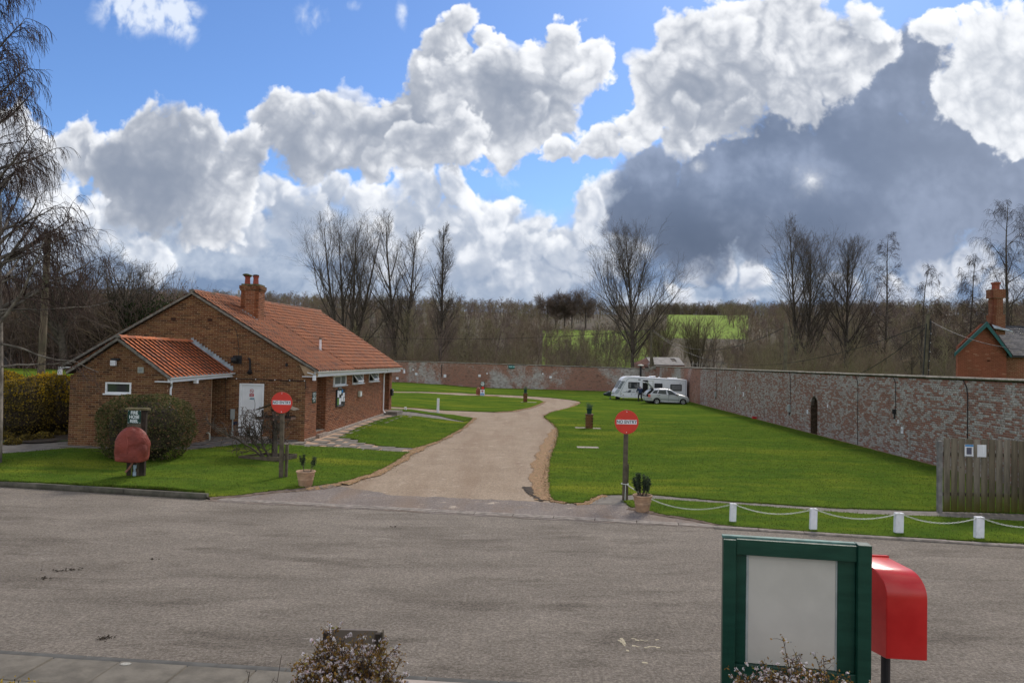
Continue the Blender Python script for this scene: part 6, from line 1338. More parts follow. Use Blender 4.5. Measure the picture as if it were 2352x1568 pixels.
MAT['blade'] = leafmat('grass_blades', [(0, (.072, .115, .014)), (.55, (.10, .148, .018)), (.85, (.15, .19, .024)), (1, (.27, .25, .10))])
v, f = blades(280, [P1, P2, P3, P6, P5], 3); link('grass', np_mesh('grass', v, f, MAT['blade']), None, None, 'stuff')
# taller ragged tufts along the edges
rs = np.random.RandomState(6); E = []
for P in (P1, P2, P6, P5[:30]):
    D_ = densify([(p.x, p.y) for p in P], .05); E += [(q.x, q.y) for q in D_ if q.y < 60 and -20 < q.x < 20 and not (P is not P1 and P is not P2 and P is not P6 and q.x > 3.4 and q.y > 20.5)]
E = np.array(E); E = np.repeat(E, 5, 0)+rs.normal(0, .03, (len(E)*5, 2)); m = len(E); z = G(E[:, 0], E[:, 1])-.01; a = rs.uniform(0, 2*PI, m); b = np.column_stack([E, z]); dx = np.column_stack([np.cos(a), np.sin(a), np.zeros(m)])*.012; tip = b+np.column_stack([rs.normal(0, .03, m), rs.normal(0, .03, m), rs.uniform(.04, .10, m)])
q_ = np.array(FR_PTS); m2 = len(q_); z2 = G(q_[:, 0], q_[:, 1])+.012; a2_ = rs.uniform(0, 2*PI, m2); b2_ = np.column_stack([q_, z2]); dx2 = np.column_stack([np.cos(a2_), np.sin(a2_), np.zeros(m2)])*.010; tip2 = b2_+np.column_stack([rs.normal(0, .035, m2), rs.normal(0, .035, m2), rs.uniform(.015, .05, m2)])
MAT['strawblade'] = leafmat('straw_blades', [(0, (.20, .11, .05)), (.5, (.32, .21, .11)), (.8, (.42, .30, .17)), (1, (.12, .15, .03))])
link('dry_grass', np_mesh('dry_grass', np.stack([b2_-dx2, b2_+dx2, tip2], 1).reshape(-1, 3), np.arange(m2*3).reshape(-1, 3), MAT['strawblade']), None, None, 'stuff')
link('edge_grass', np_mesh('edge_grass', np.stack([b-dx, b+dx, tip], 1).reshape(-1, 3), np.arange(m*3).reshape(-1, 3), MAT['blade']), None, None, 'stuff')
# ------------------------------------------------------------------ street furniture and garden things
def no_entry(px, py, dpx, dpy, dr, label, second=None):
    b = gpt(px, py); t = thing('no_entry_sign', b, label, 'sign', 'no entry signs by the gravel drive')
    c = atY(dpx, dpy, b.y); r = .31; top = c.z-.1
    m = MB(); x, y = b.x, b.y; m.hexa([(x-.06, y, b.z-.1), (x+.06, y, b.z-.1), (x+.06, y+.09, b.z-.1), (x-.06, y+.09, b.z-.1), (c.x-.055, y, c.z+r+.01), (c.x+.055, y, c.z+r+.01), (c.x+.055, y+.09, c.z+r+.01), (c.x-.055, y+.09, c.z+r+.01)]); bevel(m.obj('post', MAT['wood'], t), .008)
    if second: m = MB(); m.hexa([(x+second[0]-.04, y+.1, b.z-.1), (x+second[0]+.04, y+.1, b.z-.1), (x+second[0]+.04, y+.17, b.z-.1), (x+second[0]-.04, y+.17, b.z-.1)]+[(x+second[0]+q+.01, y+w, b.z+second[1]) for q, w in ((-.04, .1), (.04, .1), (.04, .17), (-.04, .17))]); m.obj('side_post', MAT['wood'], t)
    def dsk(name, rad, y0, y1, mat, cx=c.x, cz=c.z, n=48):
        m = MB(); m.prism([(cx+math.cos(2*PI*i/n)*rad, y0, cz+math.sin(2*PI*i/n)*rad) for i in range(n)], (0, y1-y0, 0)); return m.obj(name, mat, t)
    dsk('disc', r, y-.016, y-.006, MAT['red_sign']); dsk('disc_backing', r+.006, y-.0065, y-.003, simple('orange_edge', (.45, .12, .05), .6, .1))
    MB().box(c.x-.265, c.x+.265, y-.0185, y-.016, c.z-.055, c.z+.06).obj('white_bar', MAT['paper'], t)
    text_mesh('lettering', 'NO ENTRY', .115, (c.x, y-.0195, c.z+.001), (1, 0, 0), (0, 0, 1), MAT['navy_text'], t, space=1.03, bold=.002, sx=.90)
    for s_ in (-1, 1): dsk('bolt', .012, y-.020, y-.016, MAT['paper'], c.x, c.z+s_*.27, 10)
    return t, b, c
no_entry(644.6, 1099.6, 647.4, 924.3, 25.6, 'red NO ENTRY disc on a timber post left of the drive, before the building', (.11, 1.0))
sr, srb, src = no_entry(1435, 1150, 1439.2, 968.8, 26.7, 'red NO ENTRY disc on a timber post on the right lawn edge', (.06, .95))
# pots
def lathe_pot(t, c, R, H, mat, name='pot'):
    m = MB(); m.lathe(c, [(R*.62, 0), (R*.66, .02), (R*.78, H*.45), (R*.80, H*.47), (R*.80, H*.5), (R*.78, H*.52), (R*.88, H*.78), (R*.90, H*.80), (R*.90, H*.82), (R*.9, H*.86), (R*.99, H*.92), (R, H*.96), (R*.97, H), (R*.88, H), (R*.86, H*.9)], 28); p = m.obj(name, mat, t, smooth=True)
    p.data.polygons.foreach_set('use_smooth', [True]*len(p.data.polygons)); MB().lathe(c+Vector((0, 0, H*.85)), [(R*.86, 0), (R*.84, .025), (R*.3, .04)], 18).obj('soil', MAT['soil'], t)
    m = MB(); rs = random.Random(3)
    for k in range(7): a0_ = 2*PI*k/7; m.tube([c+Vector((math.cos(a0_+q*.13)*R*(.87-.01*abs(q-3)), math.sin(a0_+q*.13)*R*(.87-.01*abs(q-3)), H*(.70-.06*math.sin(PI*q/6)))) for q in range(7)], .008, 5)
    m.obj('swag_relief', mat, t)
def rosemary(t, c, stems, seed, big=True):
    rs = np.random.RandomState(seed); st = np.array([s[:2]+(0,) for s in stems], float); d = np.array([s[2:5] for s in stems], float); L = np.array([s[5] for s in stems])
    l = grow(rs, st, d, L, .008, 7, .05, (0, 0, .08), .5); v, f = tubes([l], [5]); o = np.array(c); link('stem', np_mesh('stem', v+o, f, MAT['bark']), t)
    P = l['P'][:, 3:].reshape(-1, 3) if big else l['P'][:, 4:].reshape(-1, 3); P = np.repeat(P, 46, 0)+rs.normal(0, .022, (len(P)*46, 3))*[1, 1, 1.3]; v, f = leaves(rs, P+o, .017); link('foliage', np_mesh('foliage', v, f, MAT['rosemary']), t, None, 'stuff')
c = gpt(701.5, 1118); t_ = thing('planter', c, 'terracotta pot with two sparse sprigs at the left corner of the drive', 'planter'); lathe_pot(t_, c, .27, .45, MAT['terra'])
rosemary(t_, c+Vector((0, 0, .42)), [(-.06, 0, -.14, 0, 1, .46), (-.05, .02, -.22, 0, 1, .42), (-.06, 0, -.04, .1, 1, .38), (.12, 0, .35, 0, 1, .42), (.13, 0, .5, .1, 1, .38)], 3, False)
c = gpt(1475.5, 1174.5); t_ = thing('planter', c, 'terracotta pot with a bushy rosemary beside the right NO ENTRY post', 'planter'); lathe_pot(t_, c, .245, .41, MAT['terra'])
rs = random.Random(8); rosemary(t_, c+Vector((-.02, 0, .38)), [(rs.uniform(-.1, .1), rs.uniform(-.08, .08), rs.uniform(-.75, .55), rs.uniform(-.4, .4), 1, rs.uniform(.34, .56)) for _ in range(16)], 5)
# fire hose reel stand
c = gpt(312, 1096); Yh = c.y; k = Yh/F_PX; t_ = thing('fire_hose_stand', c, 'dark timber stand with FIRE HOSE REEL sign on the front left lawn', 'stand')
def X(px): return atY(px, 1020, Yh).x
def Zp(py, px=312): return CAM_Z-(py-hz(px))*k
for a, b, y0, mt in ((292.5, 300, 0, 'darkwood'), (304, 312, .03, 'darkwood'), (315, 321, .02, 'wood'), (322.5, 333, .0, 'darkwood')):
    MB().box(X(a), X(b), Yh+y0, Yh+y0+.1, c.z-.1, Zp(941)).obj('post', MAT[mt], t_)
MB().box(X(291), X(323), Yh-.02, Yh+.0, Zp(985), Zp(940.5)).obj('backboard', MAT['wood'], t_); MB().box(X(287), X(337.5), Yh-.06, Yh+.16, Zp(941), Zp(936.5)).obj('cap_board', simple('mossy_board', (.14, .12, .06), .95, .3, 9), t_)
sb = MB().box(X(292.3), X(322.5), Yh-.032, Yh-.021, Zp(972), Zp(940.8)).obj('sign_board', MAT['green_sign'], t_)
for i, w in enumerate(('FIRE', 'HOSE', 'REEL')): text_mesh('lettering', w, .128, ((X(292.3)+X(322.5))/2, Yh-.0335, Zp(947.3+9.6*i)), (1, 0, 0), (0, 0, 1), MAT['signtext'], sb, bold=.0025, sx=.88)
for a, b in ((294, 942.5), (321, 942.5), (294, 970), (321, 970)): MB().box(X(a)-.008, X(a)+.008, Yh-.036, Yh-.032, Zp(b)-.008, Zp(b)+.008).obj('screw', MAT['signtext'], sb)
MB().box(X(308.5), X(315.5), Yh-.03, Yh+.0, Zp(1091), Zp(1082)).box(X(310), X(314), Yh-.03, Yh+.0, Zp(1082), Zp(1074)).box(X(309), X(316), Yh-.03, Yh+.0, Zp(1074), Zp(1066)).obj('valve_tag', simple('pale_blue_tag', (.35, .45, .52), .6, .2, 20), t_)
# red cover: a draped bag, creased
def cover(name, x0, x1, z0, z1, yc, dep, mat, parent, seed=1, n=44, label=None):
    m = MB(); rs = np.random.RandomState(seed); V = []; R_ = 26; cx = (x0+x1)/2; hw = (x1-x0)/2; H = z1-z0
    for j in range(R_+1):
        t = j/R_; z = z0+H*t; w = hw*(.93+.07*math.sin(PI*min(t*1.4, 1)))*(1 if t < .55 else math.sqrt(max(0, 1-((t-.55)/.45)**2.3))); dd = dep*(1 if t < .5 else math.sqrt(max(0, 1-((t-.5)/.5)**2.2)))
        for i in range(n):
            a = 2*PI*i/n; ca, sa = math.cos(a), math.sin(a); q = 3.2; rr_ = (abs(ca)**q+abs(sa)**q)**(-1/q)
            cr = .014*math.sin(a*5+z*9+seed)+.012*math.sin(a*3-z*17)+.02*math.sin((t*13+a*2))*(t > .45)+rs.normal(0, .0025)
            V.append((cx+ca*rr_*w*(1+cr)+(.0), yc+sa*rr_*dd*(1+cr*1.4), z+.02*math.sin(a*2+1)*(t < .1)+.018*math.sin(a*4+2)*(t > .6)))
    f = [(j*n+i, j*n+(i+1) % n, (j+1)*n+(i+1) % n, (j+1)*n+i) for j in range(R_) for i in range(n)]+[tuple(reversed(range(n)))]
    m.add(V, f); o = m.obj(name, mat, parent); o.data.polygons.foreach_set('use_smooth', [True]*len(o.data.polygons)); return o
def vinyl(nm, c_):
    t = NT(nm, .6, .3); cc_ = t.mix(t.noise(2.5, 5, lo=.35, hi=.7), c_, tuple(x*.62 for x in c_)); t.col(cc_); t.bump(t.noise(7, 4, None, .5, 1.2), .75, .05); return t.m
MAT['redcover'] = vinyl('faded_red_vinyl', (.23, .047, .032))
t2 = thing('hose_reel_cover', (X(299), Yh-.3, Zp(1054)), 'faded red vinyl cover draped over the hose reel on the left stand', 'cover'); cover('cover', atY(262, 1015, Yh-.45).x, atY(335.5, 1015, Yh-.45).x, Zp(1053), Zp(977), Yh-.32, .27, MAT['redcover'], t2, 2)
MB().tube([(X(317), Yh-.50, Zp(1052)), (X(318), Yh-.605, Zp(1035)), (X(319.5), Yh-.61, Zp(1010)), (X(316), Yh-.60, Zp(996))], .006, 5).obj('seam', simple('seam_red', (.30, .08, .06), .7), t2)
m = MB().tube([(X(321), Yh-.3, Zp(1054)), (X(317), Yh-.32, Zp(1062)), (X(312), Yh-.34, Zp(1071))], [.02, .024, .03], 8).tube([(X(312), Yh-.34, Zp(1071)), (X(306), Yh-.35, Zp(1078))], [.022, .03], 8); prop(m.obj('hose_nozzle', simple('dusty_pink_hose', (.28, .12, .09), .7, .2, 9)), 'dusty pink hose end hanging below the red reel cover', 'hose')
MB().box(X(300), X(318), Yh-.12, Yh-.01, Zp(1052), Zp(985)).obj('reel_bracket', MAT['darkwood'], t_)
# bird table
c = Vector(((636-CX)/F_PX*25.10, 25.10, G(-8.0, 25.1))); kk = 25.10/F_PX; t_ = thing('bird_table', c, 'roofed wooden bird table behind the left NO ENTRY sign', 'bird table')
def bx_(px): return atY(px, 950, 25.10).x
def bz_(py): return CAM_Z-(py-hz(636))*kk
MB().box(bx_(627), bx_(636), 25.06, 25.18, c.z-.05, bz_(962)).obj('post', MAT['darkwood'], t_)
m = MB().box(bx_(594), bx_(674), 24.80, 25.40, bz_(962), bz_(958)); tray = m.obj('tray', simple('brown_tray', (.12, .065, .045), .8, .3, 9), t_)
m = MB()
for a in ((bx_(594), 24.80, bx_(674), 24.82), (bx_(594), 25.38, bx_(674), 25.40)): m.box(a[0], a[2], a[1], a[3], bz_(958), bz_(955))
m.obj('tray_rim', MAT['darkwood'], tray)
for a in (608, 622, 655, 668): MB().box(bx_(a)-.02, bx_(a)+.02, 24.85 if a in (608, 668) else 25.30, 24.89 if a in (608, 668) else 25.34, bz_(957), bz_(940)).obj('support', MAT['darkwood'], t_)
ap = [(bx_(634), 24.75, bz_(924)), (bx_(634), 25.45, bz_(924))]
for s_, e in ((-1, 594), (1, 681)):
    a, b = Vector(ap[0]), Vector(ap[1]); q0_, q1_ = Vector((bx_(e), 24.75, bz_(941.5))), Vector((bx_(e), 25.45, bz_(941.5))); n_ = (q0_-a).cross(b-a).normalized(); n_ = n_ if n_.z > 0 else -n_
    for i in range(5):
        t0_, t1_ = i/5, (i+.96)/5; P = [a.lerp(q0_, t0_), a.lerp(q0_, t1_), b.lerp(q1_, t1_), b.lerp(q1_, t0_)]; MB().hexa([p+n_*.003*i for p in P]+[p+n_*(.018+.003*i) for p in P]).obj('roof_board', MAT['wood'], t_)
# brick pillars with planters
def pillar(px, py, w, h, label, potlab, seed, slabs):
    c = gpt(px, py); c.y += w/2; t = thing('brick_pillar', c, label, 'pillar', 'brick pillars on the lawns')
    brick_box(t, c.x-w/2, c.x+w/2, c.y-w/2, c.y+w/2, c.z-.05, c.z+h-.05, (MAT['brick2'], MAT['mortar2']), seed, 120, name='brick', faces='frl')
    MB().box(c.x-w/2+.005, c.x+w/2-.005, c.y-w/2+.005, c.y+w/2-.005, c.z-.1, c.z+h-.04).obj('core', MAT['mortar2'], t)
    MB().box(c.x-w/2-.035, c.x+w/2+.035, c.y-w/2-.035, c.y+w/2+.035, c.z+h-.06, c.z+h).obj('cap_slab', simple('brown_cap_slab', (.15, .09, .065), .9, .2, 9), t)
    for s_ in (-1, 1):
        x = c.x+s_*(w/2); MB().tube([(x, c.y-.05, c.z+h*.68), (x+s_*.07, c.y-.05, c.z+h*.68), (x+s_*.08, c.y-.05, c.z+h*.72)], .014, 6).obj('tap', MAT['black'], t)
    p = c+Vector((0, 0, h)); t2 = thing('plant_pot', p, potlab, 'plant pot'); MB().lathe(p, [(w*.33, 0), (w*.38, .2), (w*.45, .24), (w*.46, .30), (w*.42, .30)], 18).obj('pot', simple('green_plastic', (.008, .045, .032), .5, .2, 8), t2)
    rs = np.random.RandomState(seed); n = 90; d = np.stack([rs.normal(0, .5, n), rs.normal(0, .5, n), np.ones(n)], 1); l = grow(rs, rs.normal(0, .05, (n, 3))*[1, 1, 0], d, rs.uniform(.18, .40, n), .010, 4, .1, (0, 0, .02), .3); v, f = tubes([l], [3]); link('plant', np_mesh('plant', v+np.array(p+Vector((0, 0, .27))), f, simple('grey_green_leaves', (.10, .16, .09), .7, .4, 20)), t2)
    for a, b, q, w2 in slabs: g = gpt(a, q); g2 = gpt(b, q); prop(MB().box(g.x, g2.x, g.y-w2/2, g.y+w2/2, g.z, g.z+.05).obj('concrete_slab', MAT['paleslab']), f'pale slab beside the foot of the {label.split(" with")[0].replace("a ", "")}', 'slab')
    return t
pillar(1353.7, 985.3, .36, .82, 'brown brick pillar with a green plant pot on the right lawn', 'green pot with spiky grey green plant on the nearer brick pillar', 61, [(1321, 1346, 983.5, .55), (1361.5, 1379, 985, .55)])
pillar(1206.5, 924, .34, .82, 'mossy brick pillar with a pot on the far lawn island', 'dark green pot with spiky plant on the far brick pillar', 66, [(1196.5, 1202, 924, .5), (1211, 1232, 924.5, .5)])
# far fire point
c = gpt(1108, 909); Yf = c.y; kf = Yf/F_PX
def fx_(px): return atY(px, 893, Yf).x
def fz(py): return CAM_Z-(py-hz(1108))*kf
t_ = thing('fire_point', c, 'distant timber fire point with FIRE HOSE REEL sign and red alarm disc', 'fire point')
MB().box(fx_(1103.8), fx_(1113.2), Yf, Yf+.15, c.z-.1, fz(876)).obj('post', MAT['wood'], t_); s_ = MB().box(fx_(1103.9), fx_(1112.8), Yf-.03, Yf-.003, fz(887), fz(876.3)).obj('sign_board', MAT['green_sign'], t_)
for i, w in enumerate(('FIRE', 'HOSE', 'REEL')): text_mesh('lettering', w, .15, (fx_(1108.3), Yf-.033, fz(878.5+3*i)), (1, 0, 0), (0, 0, 1), MAT['signtext'], s_, bold=.006)
m = MB(); m.prism([(fx_(1108.8)+math.cos(2*PI*i/16)*.145, Yf-.06, fz(890.6)+math.sin(2*PI*i/16)*.145) for i in range(16)], (0, .05, 0)); m.obj('alarm_disc', MAT['red_sign'], t_)
t2 = thing('notice_stand', (fx_(1108.5), Yf-.1, c.z), 'upright red, white and blue notice panel at the foot of the far fire point', 'notice'); MB().box(fx_(1103.3), fx_(1113.3), Yf-.12, Yf-.06, c.z+.02, fz(894.5)).obj('panel', MAT['paper'], t2)
MB().box(fx_(1103.9), fx_(1112.7), Yf-.128, Yf-.121, c.z+.06, fz(903)).obj('blue_print', MAT['bluepaint'], t2); MB().box(fx_(1105), fx_(1111.5), Yf-.134, Yf-.129, fz(906.6), fz(905.3)).obj('white_line', MAT['paper'], t2)
MB().prism([(fx_(1104), Yf-.122, fz(898)), (fx_(1107), Yf-.122, fz(896.5)), (fx_(1110), Yf-.122, fz(896)), (fx_(1110.5), Yf-.122, fz(898.6)), (fx_(1107.5), Yf-.122, fz(898.4))], (0, -.006, 0)).obj('red_print', MAT['redpaint'], t2); MB().prism([(fx_(1108.2)+math.cos(2*PI*i/10)*.06, Yf-.122, fz(900.6)+math.sin(2*PI*i/10)*.06) for i in range(10)], (0, -.005, 0)).obj('blue_mark', MAT['bluepaint'], t2)
t2 = thing('hose_reel_cover', (fx_(1098), Yf+.1, fz(906)), 'brown cover over the hose reel of the distant fire point', 'cover'); cover('cover', fx_(1093.4), fx_(1104.2), fz(906.5), fz(889.3), Yf+.1, .22, vinyl('brown_vinyl', (.26, .085, .045)), t2, 7, 24)
# white posts and chain
pst = []; WP = [((1676.9, 1691), 1158.8, 1202, 'first white post left of the chain run, nearest the potted rosemary'), ((1861.5, 1877), 1170.6, 1220.3, 'second white post from the left on the roadside verge'), ((2057, 2075.6), 1180.8, 1228, 'third white post on the verge above the green board'), ((2242, 2261), 1190, 1240.3, 'fourth white post on the verge above the red postbox'), ((2436, 2456), 1199, 1251, 'fifth white post beyond the right edge')]
for (a, b), top, bot, lab in WP:
    p = flat((a+b)/2, bot, .0); p.z = .03; w = (b-a)/F_PX*p.y; h = (bot-top)/F_PX*p.y; r = random.Random(int(a)); m = MB().hexa([(p.x-w/2, p.y, 0), (p.x+w/2, p.y, 0), (p.x+w/2, p.y+w*.6, 0), (p.x-w/2, p.y+w*.6, 0)]+[(p.x+q*w/2*.98+.01, p.y+(e+1)*w*.3, .02+h) for q, e in ((-1, -1), (1, -1), (1, 1), (-1, 1))])
    o = m.obj('white_post', MAT['whitepaint']); bevel(o, .008); prop(o, lab, 'post', 'white posts along the verge'); pst.append(Vector((p.x, p.y, .02+h)))
link_mesh = None
def chain(a, b, sag, label, extra=None):
    """real links, alternately turned"""
    global link_mesh
    if link_mesh is None:
        m = MB(); n = 10; m.tube([(math.cos(2*PI*i/n)*.021*1.5, math.sin(2*PI*i/n)*.013, 0) for i in range(n+1)], .0048, 5, False); link_mesh = (np.array([tuple(v) for v in m.v]), np.array(m.f))
    a, b = Vector(a), Vector(b); L = (b-a).length*1.03; n = max(4, int(L/.046)); V = []; F_ = []
    P = [a.lerp(b, i/n)+Vector((0, 0, -sag*4*(i/n)*(1-i/n))) for i in range(n+1)]
    for i in range(n):
        d = (P[i+1]-P[i]).normalized(); u = d.cross(Vector((0, 0, 1))); u = u.normalized() if u.length > .01 else Vector((1, 0, 0)); w = u.cross(d)
        if i % 2: u, w = w, u
        R_ = np.array([d, u, w]).T; c_ = (P[i]+P[i+1])/2; V.append(link_mesh[0]@R_.T+np.array(c_)); F_.append(link_mesh[1]+i*len(link_mesh[0]))
    o = link('chain', np_mesh('chain', np.concatenate(V), np.concatenate(F_), MAT['chain'])); return prop(o, label, 'chain', 'chains between the white posts') if label else o
MAT['chain'] = simple('white_plastic_chain', (.62, .63, .58), .5, .1, 8)
cp = atY(1440, 1112, srb.y-.03)
chain(cp, pst[0], .34, 'white chain sagging from the NO ENTRY post past the pot to the first post')
for i, lab in enumerate(('white chain sagging between the first and second white posts', 'white chain sagging between the second and third white posts', 'white chain between the third and fourth white posts over the board', 'white chain running from the fourth white post to the right edge')):
    chain(pst[i], pst[i+1], .17, lab)
m_ = MB().tube([(srb.x+math.cos(q*.5)*.09, srb.y+.045+math.sin(q*.5)*.07, cp.z+.02-.002*q) for q in range(14)], .012, 5); m_.tube([(srb.x+.01, srb.y-.02, cp.z), (srb.x, srb.y-.02, cp.z-.5)], .010, 5); prop(m_.obj('chain_end', MAT['chain']), 'white chain end knotted round the right NO ENTRY post', 'chain')
# little white markers by the far track
for (a, b, top, bot, lab) in ((1002.9, 1008.2, 915, 947.2, 'tall white marker post beside the far track'), (928.6, 933.3, 934.5, 941.9, 'short white marker stump beside the far track')):
    p = gpt((a+b)/2, bot); w = (b-a)/F_PX*p.y; h = (bot-top)/F_PX*p.y; o = MB().box(p.x-w/2, p.x+w/2, p.y, p.y+w, p.z-.05, p.z+h).obj('marker_post', MAT['whitepaint']); bevel(o, .01); prop(o, lab, 'post')
# timber fence at the right
Yb = 18.5; z1 = 1.93; ft_ = thing('board_fence', ((2165-CX)/F_PX*Yb, Yb, .03), 'weathered vertical board fence at the right edge of the lawn', 'fence'); x = atY(2168, 1090, Yb).x; rb_ = random.Random(3); uf = None
MAT['fence'] = NT('fence_board', .9, .2).m
def _fence():
    t = NT('fence_board', .92, .2); r = t.rnd(); c = t.rgb(r, [(0, (.15, .125, .085)), (.5, (.19, .16, .115)), (1, (.235, .205, .16))]); c = t.mix(t.noise(9, 5, t.P((1, 1, .12)), .65, lo=.35, hi=.7), c, t.mix(.55, c, (.04, .035, .025)))
    s = t.n('ShaderNodeSeparateXYZ'); t.L(t.P(), s.inputs[0]); g_ = t.math('ADD', s.outputs[2], t.math('MULTIPLY', t.noise(3, 3), .5)); c = t.mix(t.ramp(g_, .9, .3), c, (.12, .115, .025)); c = t.mix(t.ramp(t.vor(3.1, t.P((1, 1, .8))), .03, .05), (.02, .015, .01), c); t.col(c); t.bump(t.noise(12, 4, t.P((1, 1, .1))), .4, .01); return t.m
MAT['fence'] = _fence()
bm_ = np_mesh('board', np.array(BOXU[0])*np.array([.160, .022, 1]), BOXU[1], MAT['fence'])
for i in range(16):
    o = link('board', bm_, ft_); top = 1.89+rb_.uniform(-.006, .006)-.004*i; bt_ = .05; o.matrix_basis = Matrix.Translation((x+i*.1905, Yb, bt_)) @ Matrix.Rotation(rb_.uniform(-.003, .003), 4, 'Y') @ Matrix.Diagonal((1, 1, top-bt_, 1))
for zc in (.47, 1.48): MB().box(x-.05, x+3.2, Yb+.024, Yb+.065, zc-.045, zc+.045).obj('rail', MAT['darkwood'], ft_)
MB().box(x-.13, x-.03, Yb-.0, Yb+.10, -.05, 1.80).obj('fence_post', simple('silvered_post', (.20, .19, .18), .9, .3, 4), ft_)
def notice(a, b, t_, bb, lab, blue=False):
    kx = (Yb-.03)/F_PX; x0_, x1_ = atY(a, t_, Yb-.03).x, atY(b, t_, Yb-.03).x; za, zb = CAM_Z-(bb-hz(a))*kx, CAM_Z-(t_-hz(a))*kx; n_ = thing('notice', ((x0_+x1_)/2, Yb, za), lab, 'notice'); MB().box(x0_, x1_, Yb-.012, Yb-.004, za, zb).obj('sheet', MAT['paper'], n_)
    if blue: MB().box(x0_+.01, x1_-.002, Yb-.0135, Yb-.012, zb-.05, zb-.004).obj('blue_header', MAT['bluepaint'], n_); MB().box(x0_+.01, x1_-.03, Yb-.0135, Yb-.012, za+.008, za+.02).obj('footer_line', MAT['slate'], n_); MB().box(x0_+.045, x1_-.045, Yb-.0135, Yb-.012, za+.055, zb-.075).obj('dark_panel', simple('grey_print', (.10, .10, .14), .6, .4, 60), n_)
    else: MB().box(x1_-.075, x1_-.055, Yb-.0135, Yb-.012, za+.1, zb-.005).obj('sheen_strip', simple('bright_strip', (.85, .86, .9), .3, .02), n_)
notice(2217, 2237, 1020, 1047.5, 'laminated notice with blue header pinned left on the board fence', True); notice(2246, 2266.6, 1020.5, 1048.5, 'blank pale laminated sheet pinned right of the blue headed notice')
# things on the right wall
def on_wall(px, py, out=.0): p = wall_hit(px, py); return p+w3*out
for i, (bx0, by0, ctop, bw, bh, lab) in enumerate([(1645.5, 905, 850, .2, .42, 'small grey electric box on the right wall beside the caravan end'), (1815, 937.5, 853, .26, .44, 'grey socket box with cable left of the arched niche'), (2057.5, 945, 862, .10, .2, 'little dark socket on a cable right of the arched niche')]):
    p = on_wall(bx0, by0); q = on_wall(bx0, ctop); t_ = thing('wall_socket', p, lab, 'socket box'); m = MB(); P = [p-wdir*bw/2+w3*.01, p+wdir*bw/2+w3*.01, p+wdir*bw/2+w3*.14, p-wdir*bw/2+w3*.14]; m.hexa([v-Vector((0, 0, bh/2)) for v in P]+[v+Vector((0, 0, bh/2)) for v in P]); bevel(m.obj('box', MAT['greybox'] if i < 2 else MAT['black'], t_), .02)
    m = MB().tube([p+w3*.03-wdir*bw*.3+Vector((0, 0, bh/2)), Vector((p.x, p.y, 3.0))+w3*.03-wdir*bw*.3, Vector((p.x, p.y, 3.3))+w3*.03-wdir*.05+wdir*.25], .014, 5); m.tube([p+w3*.05-Vector((0, 0, bh/2)), p+w3*.06-Vector((0, 0, bh/2+.2))], .03, 5); m.obj('cable', MAT['black'], t_)
for px, lab in ((1970.5, 'long dark cable down the middle of the right wall'), (2223.4, 'thick dark cable down the right wall behind the board fence')):
    p = on_wall(px, 990); m = MB().tube([Vector((p.x, p.y, .0))+w3*.02, Vector((p.x, p.y, 2.7))+w3*.02, Vector((p.x, p.y, 3.0))+w3*.02+wdir*.05, Vector((p.x, p.y, 3.27))+w3*.04+wdir*.25], .014 if px < 2000 else .018, 5); prop(m.obj('wall_cable', MAT['black']), lab, 'cable')
for i, (px, py, w, h, txt, lab) in enumerate([(2073, 987.5, .17, .26, '30', 'white plate numbered 30 on the right wall'), (2064, 967.5, .07, .16, None, 'narrow white lamp on the right wall above the numbered plate'), (1901.5, 932, .10, .17, None, 'white lamp on the wall right of the arched niche'), (1855, 945, .14, .24, None, 'white plate on the wall left of the arched niche'), (1690, 890, .10, .2, None, 'white tag high on the wall between the two grey boxes'), (1708, 905, .2, .3, None, 'pale plate low on the wall between the two grey boxes')]):
    p = on_wall(px, py); t_ = thing('wall_plate', p, lab, 'plate' if 'lamp' not in lab else 'lamp'); P = [p-wdir*w/2+w3*.008, p+wdir*w/2+w3*.008, p+wdir*w/2+w3*.03, p-wdir*w/2+w3*.03]; MB().hexa([v-Vector((0, 0, h/2)) for v in P]+[v+Vector((0, 0, h/2)) for v in P]).obj('plate', MAT['paper'], t_)
    if txt: text_mesh('number', txt, .13, p+w3*.0315, -wdir, (0, 0, 1), MAT['navy_text'], t_)
p = wallpt((on_wall(1745, 940)).y); q = on_wall(1740, 962); q.z = .05; prop(MB().box(q.x-.35, q.x-.1, q.y-.12, q.y+.12, .03, .2).obj('loose_brick', MAT['redpaint']), 'small red block lying at the foot of the right wall', 'brick')
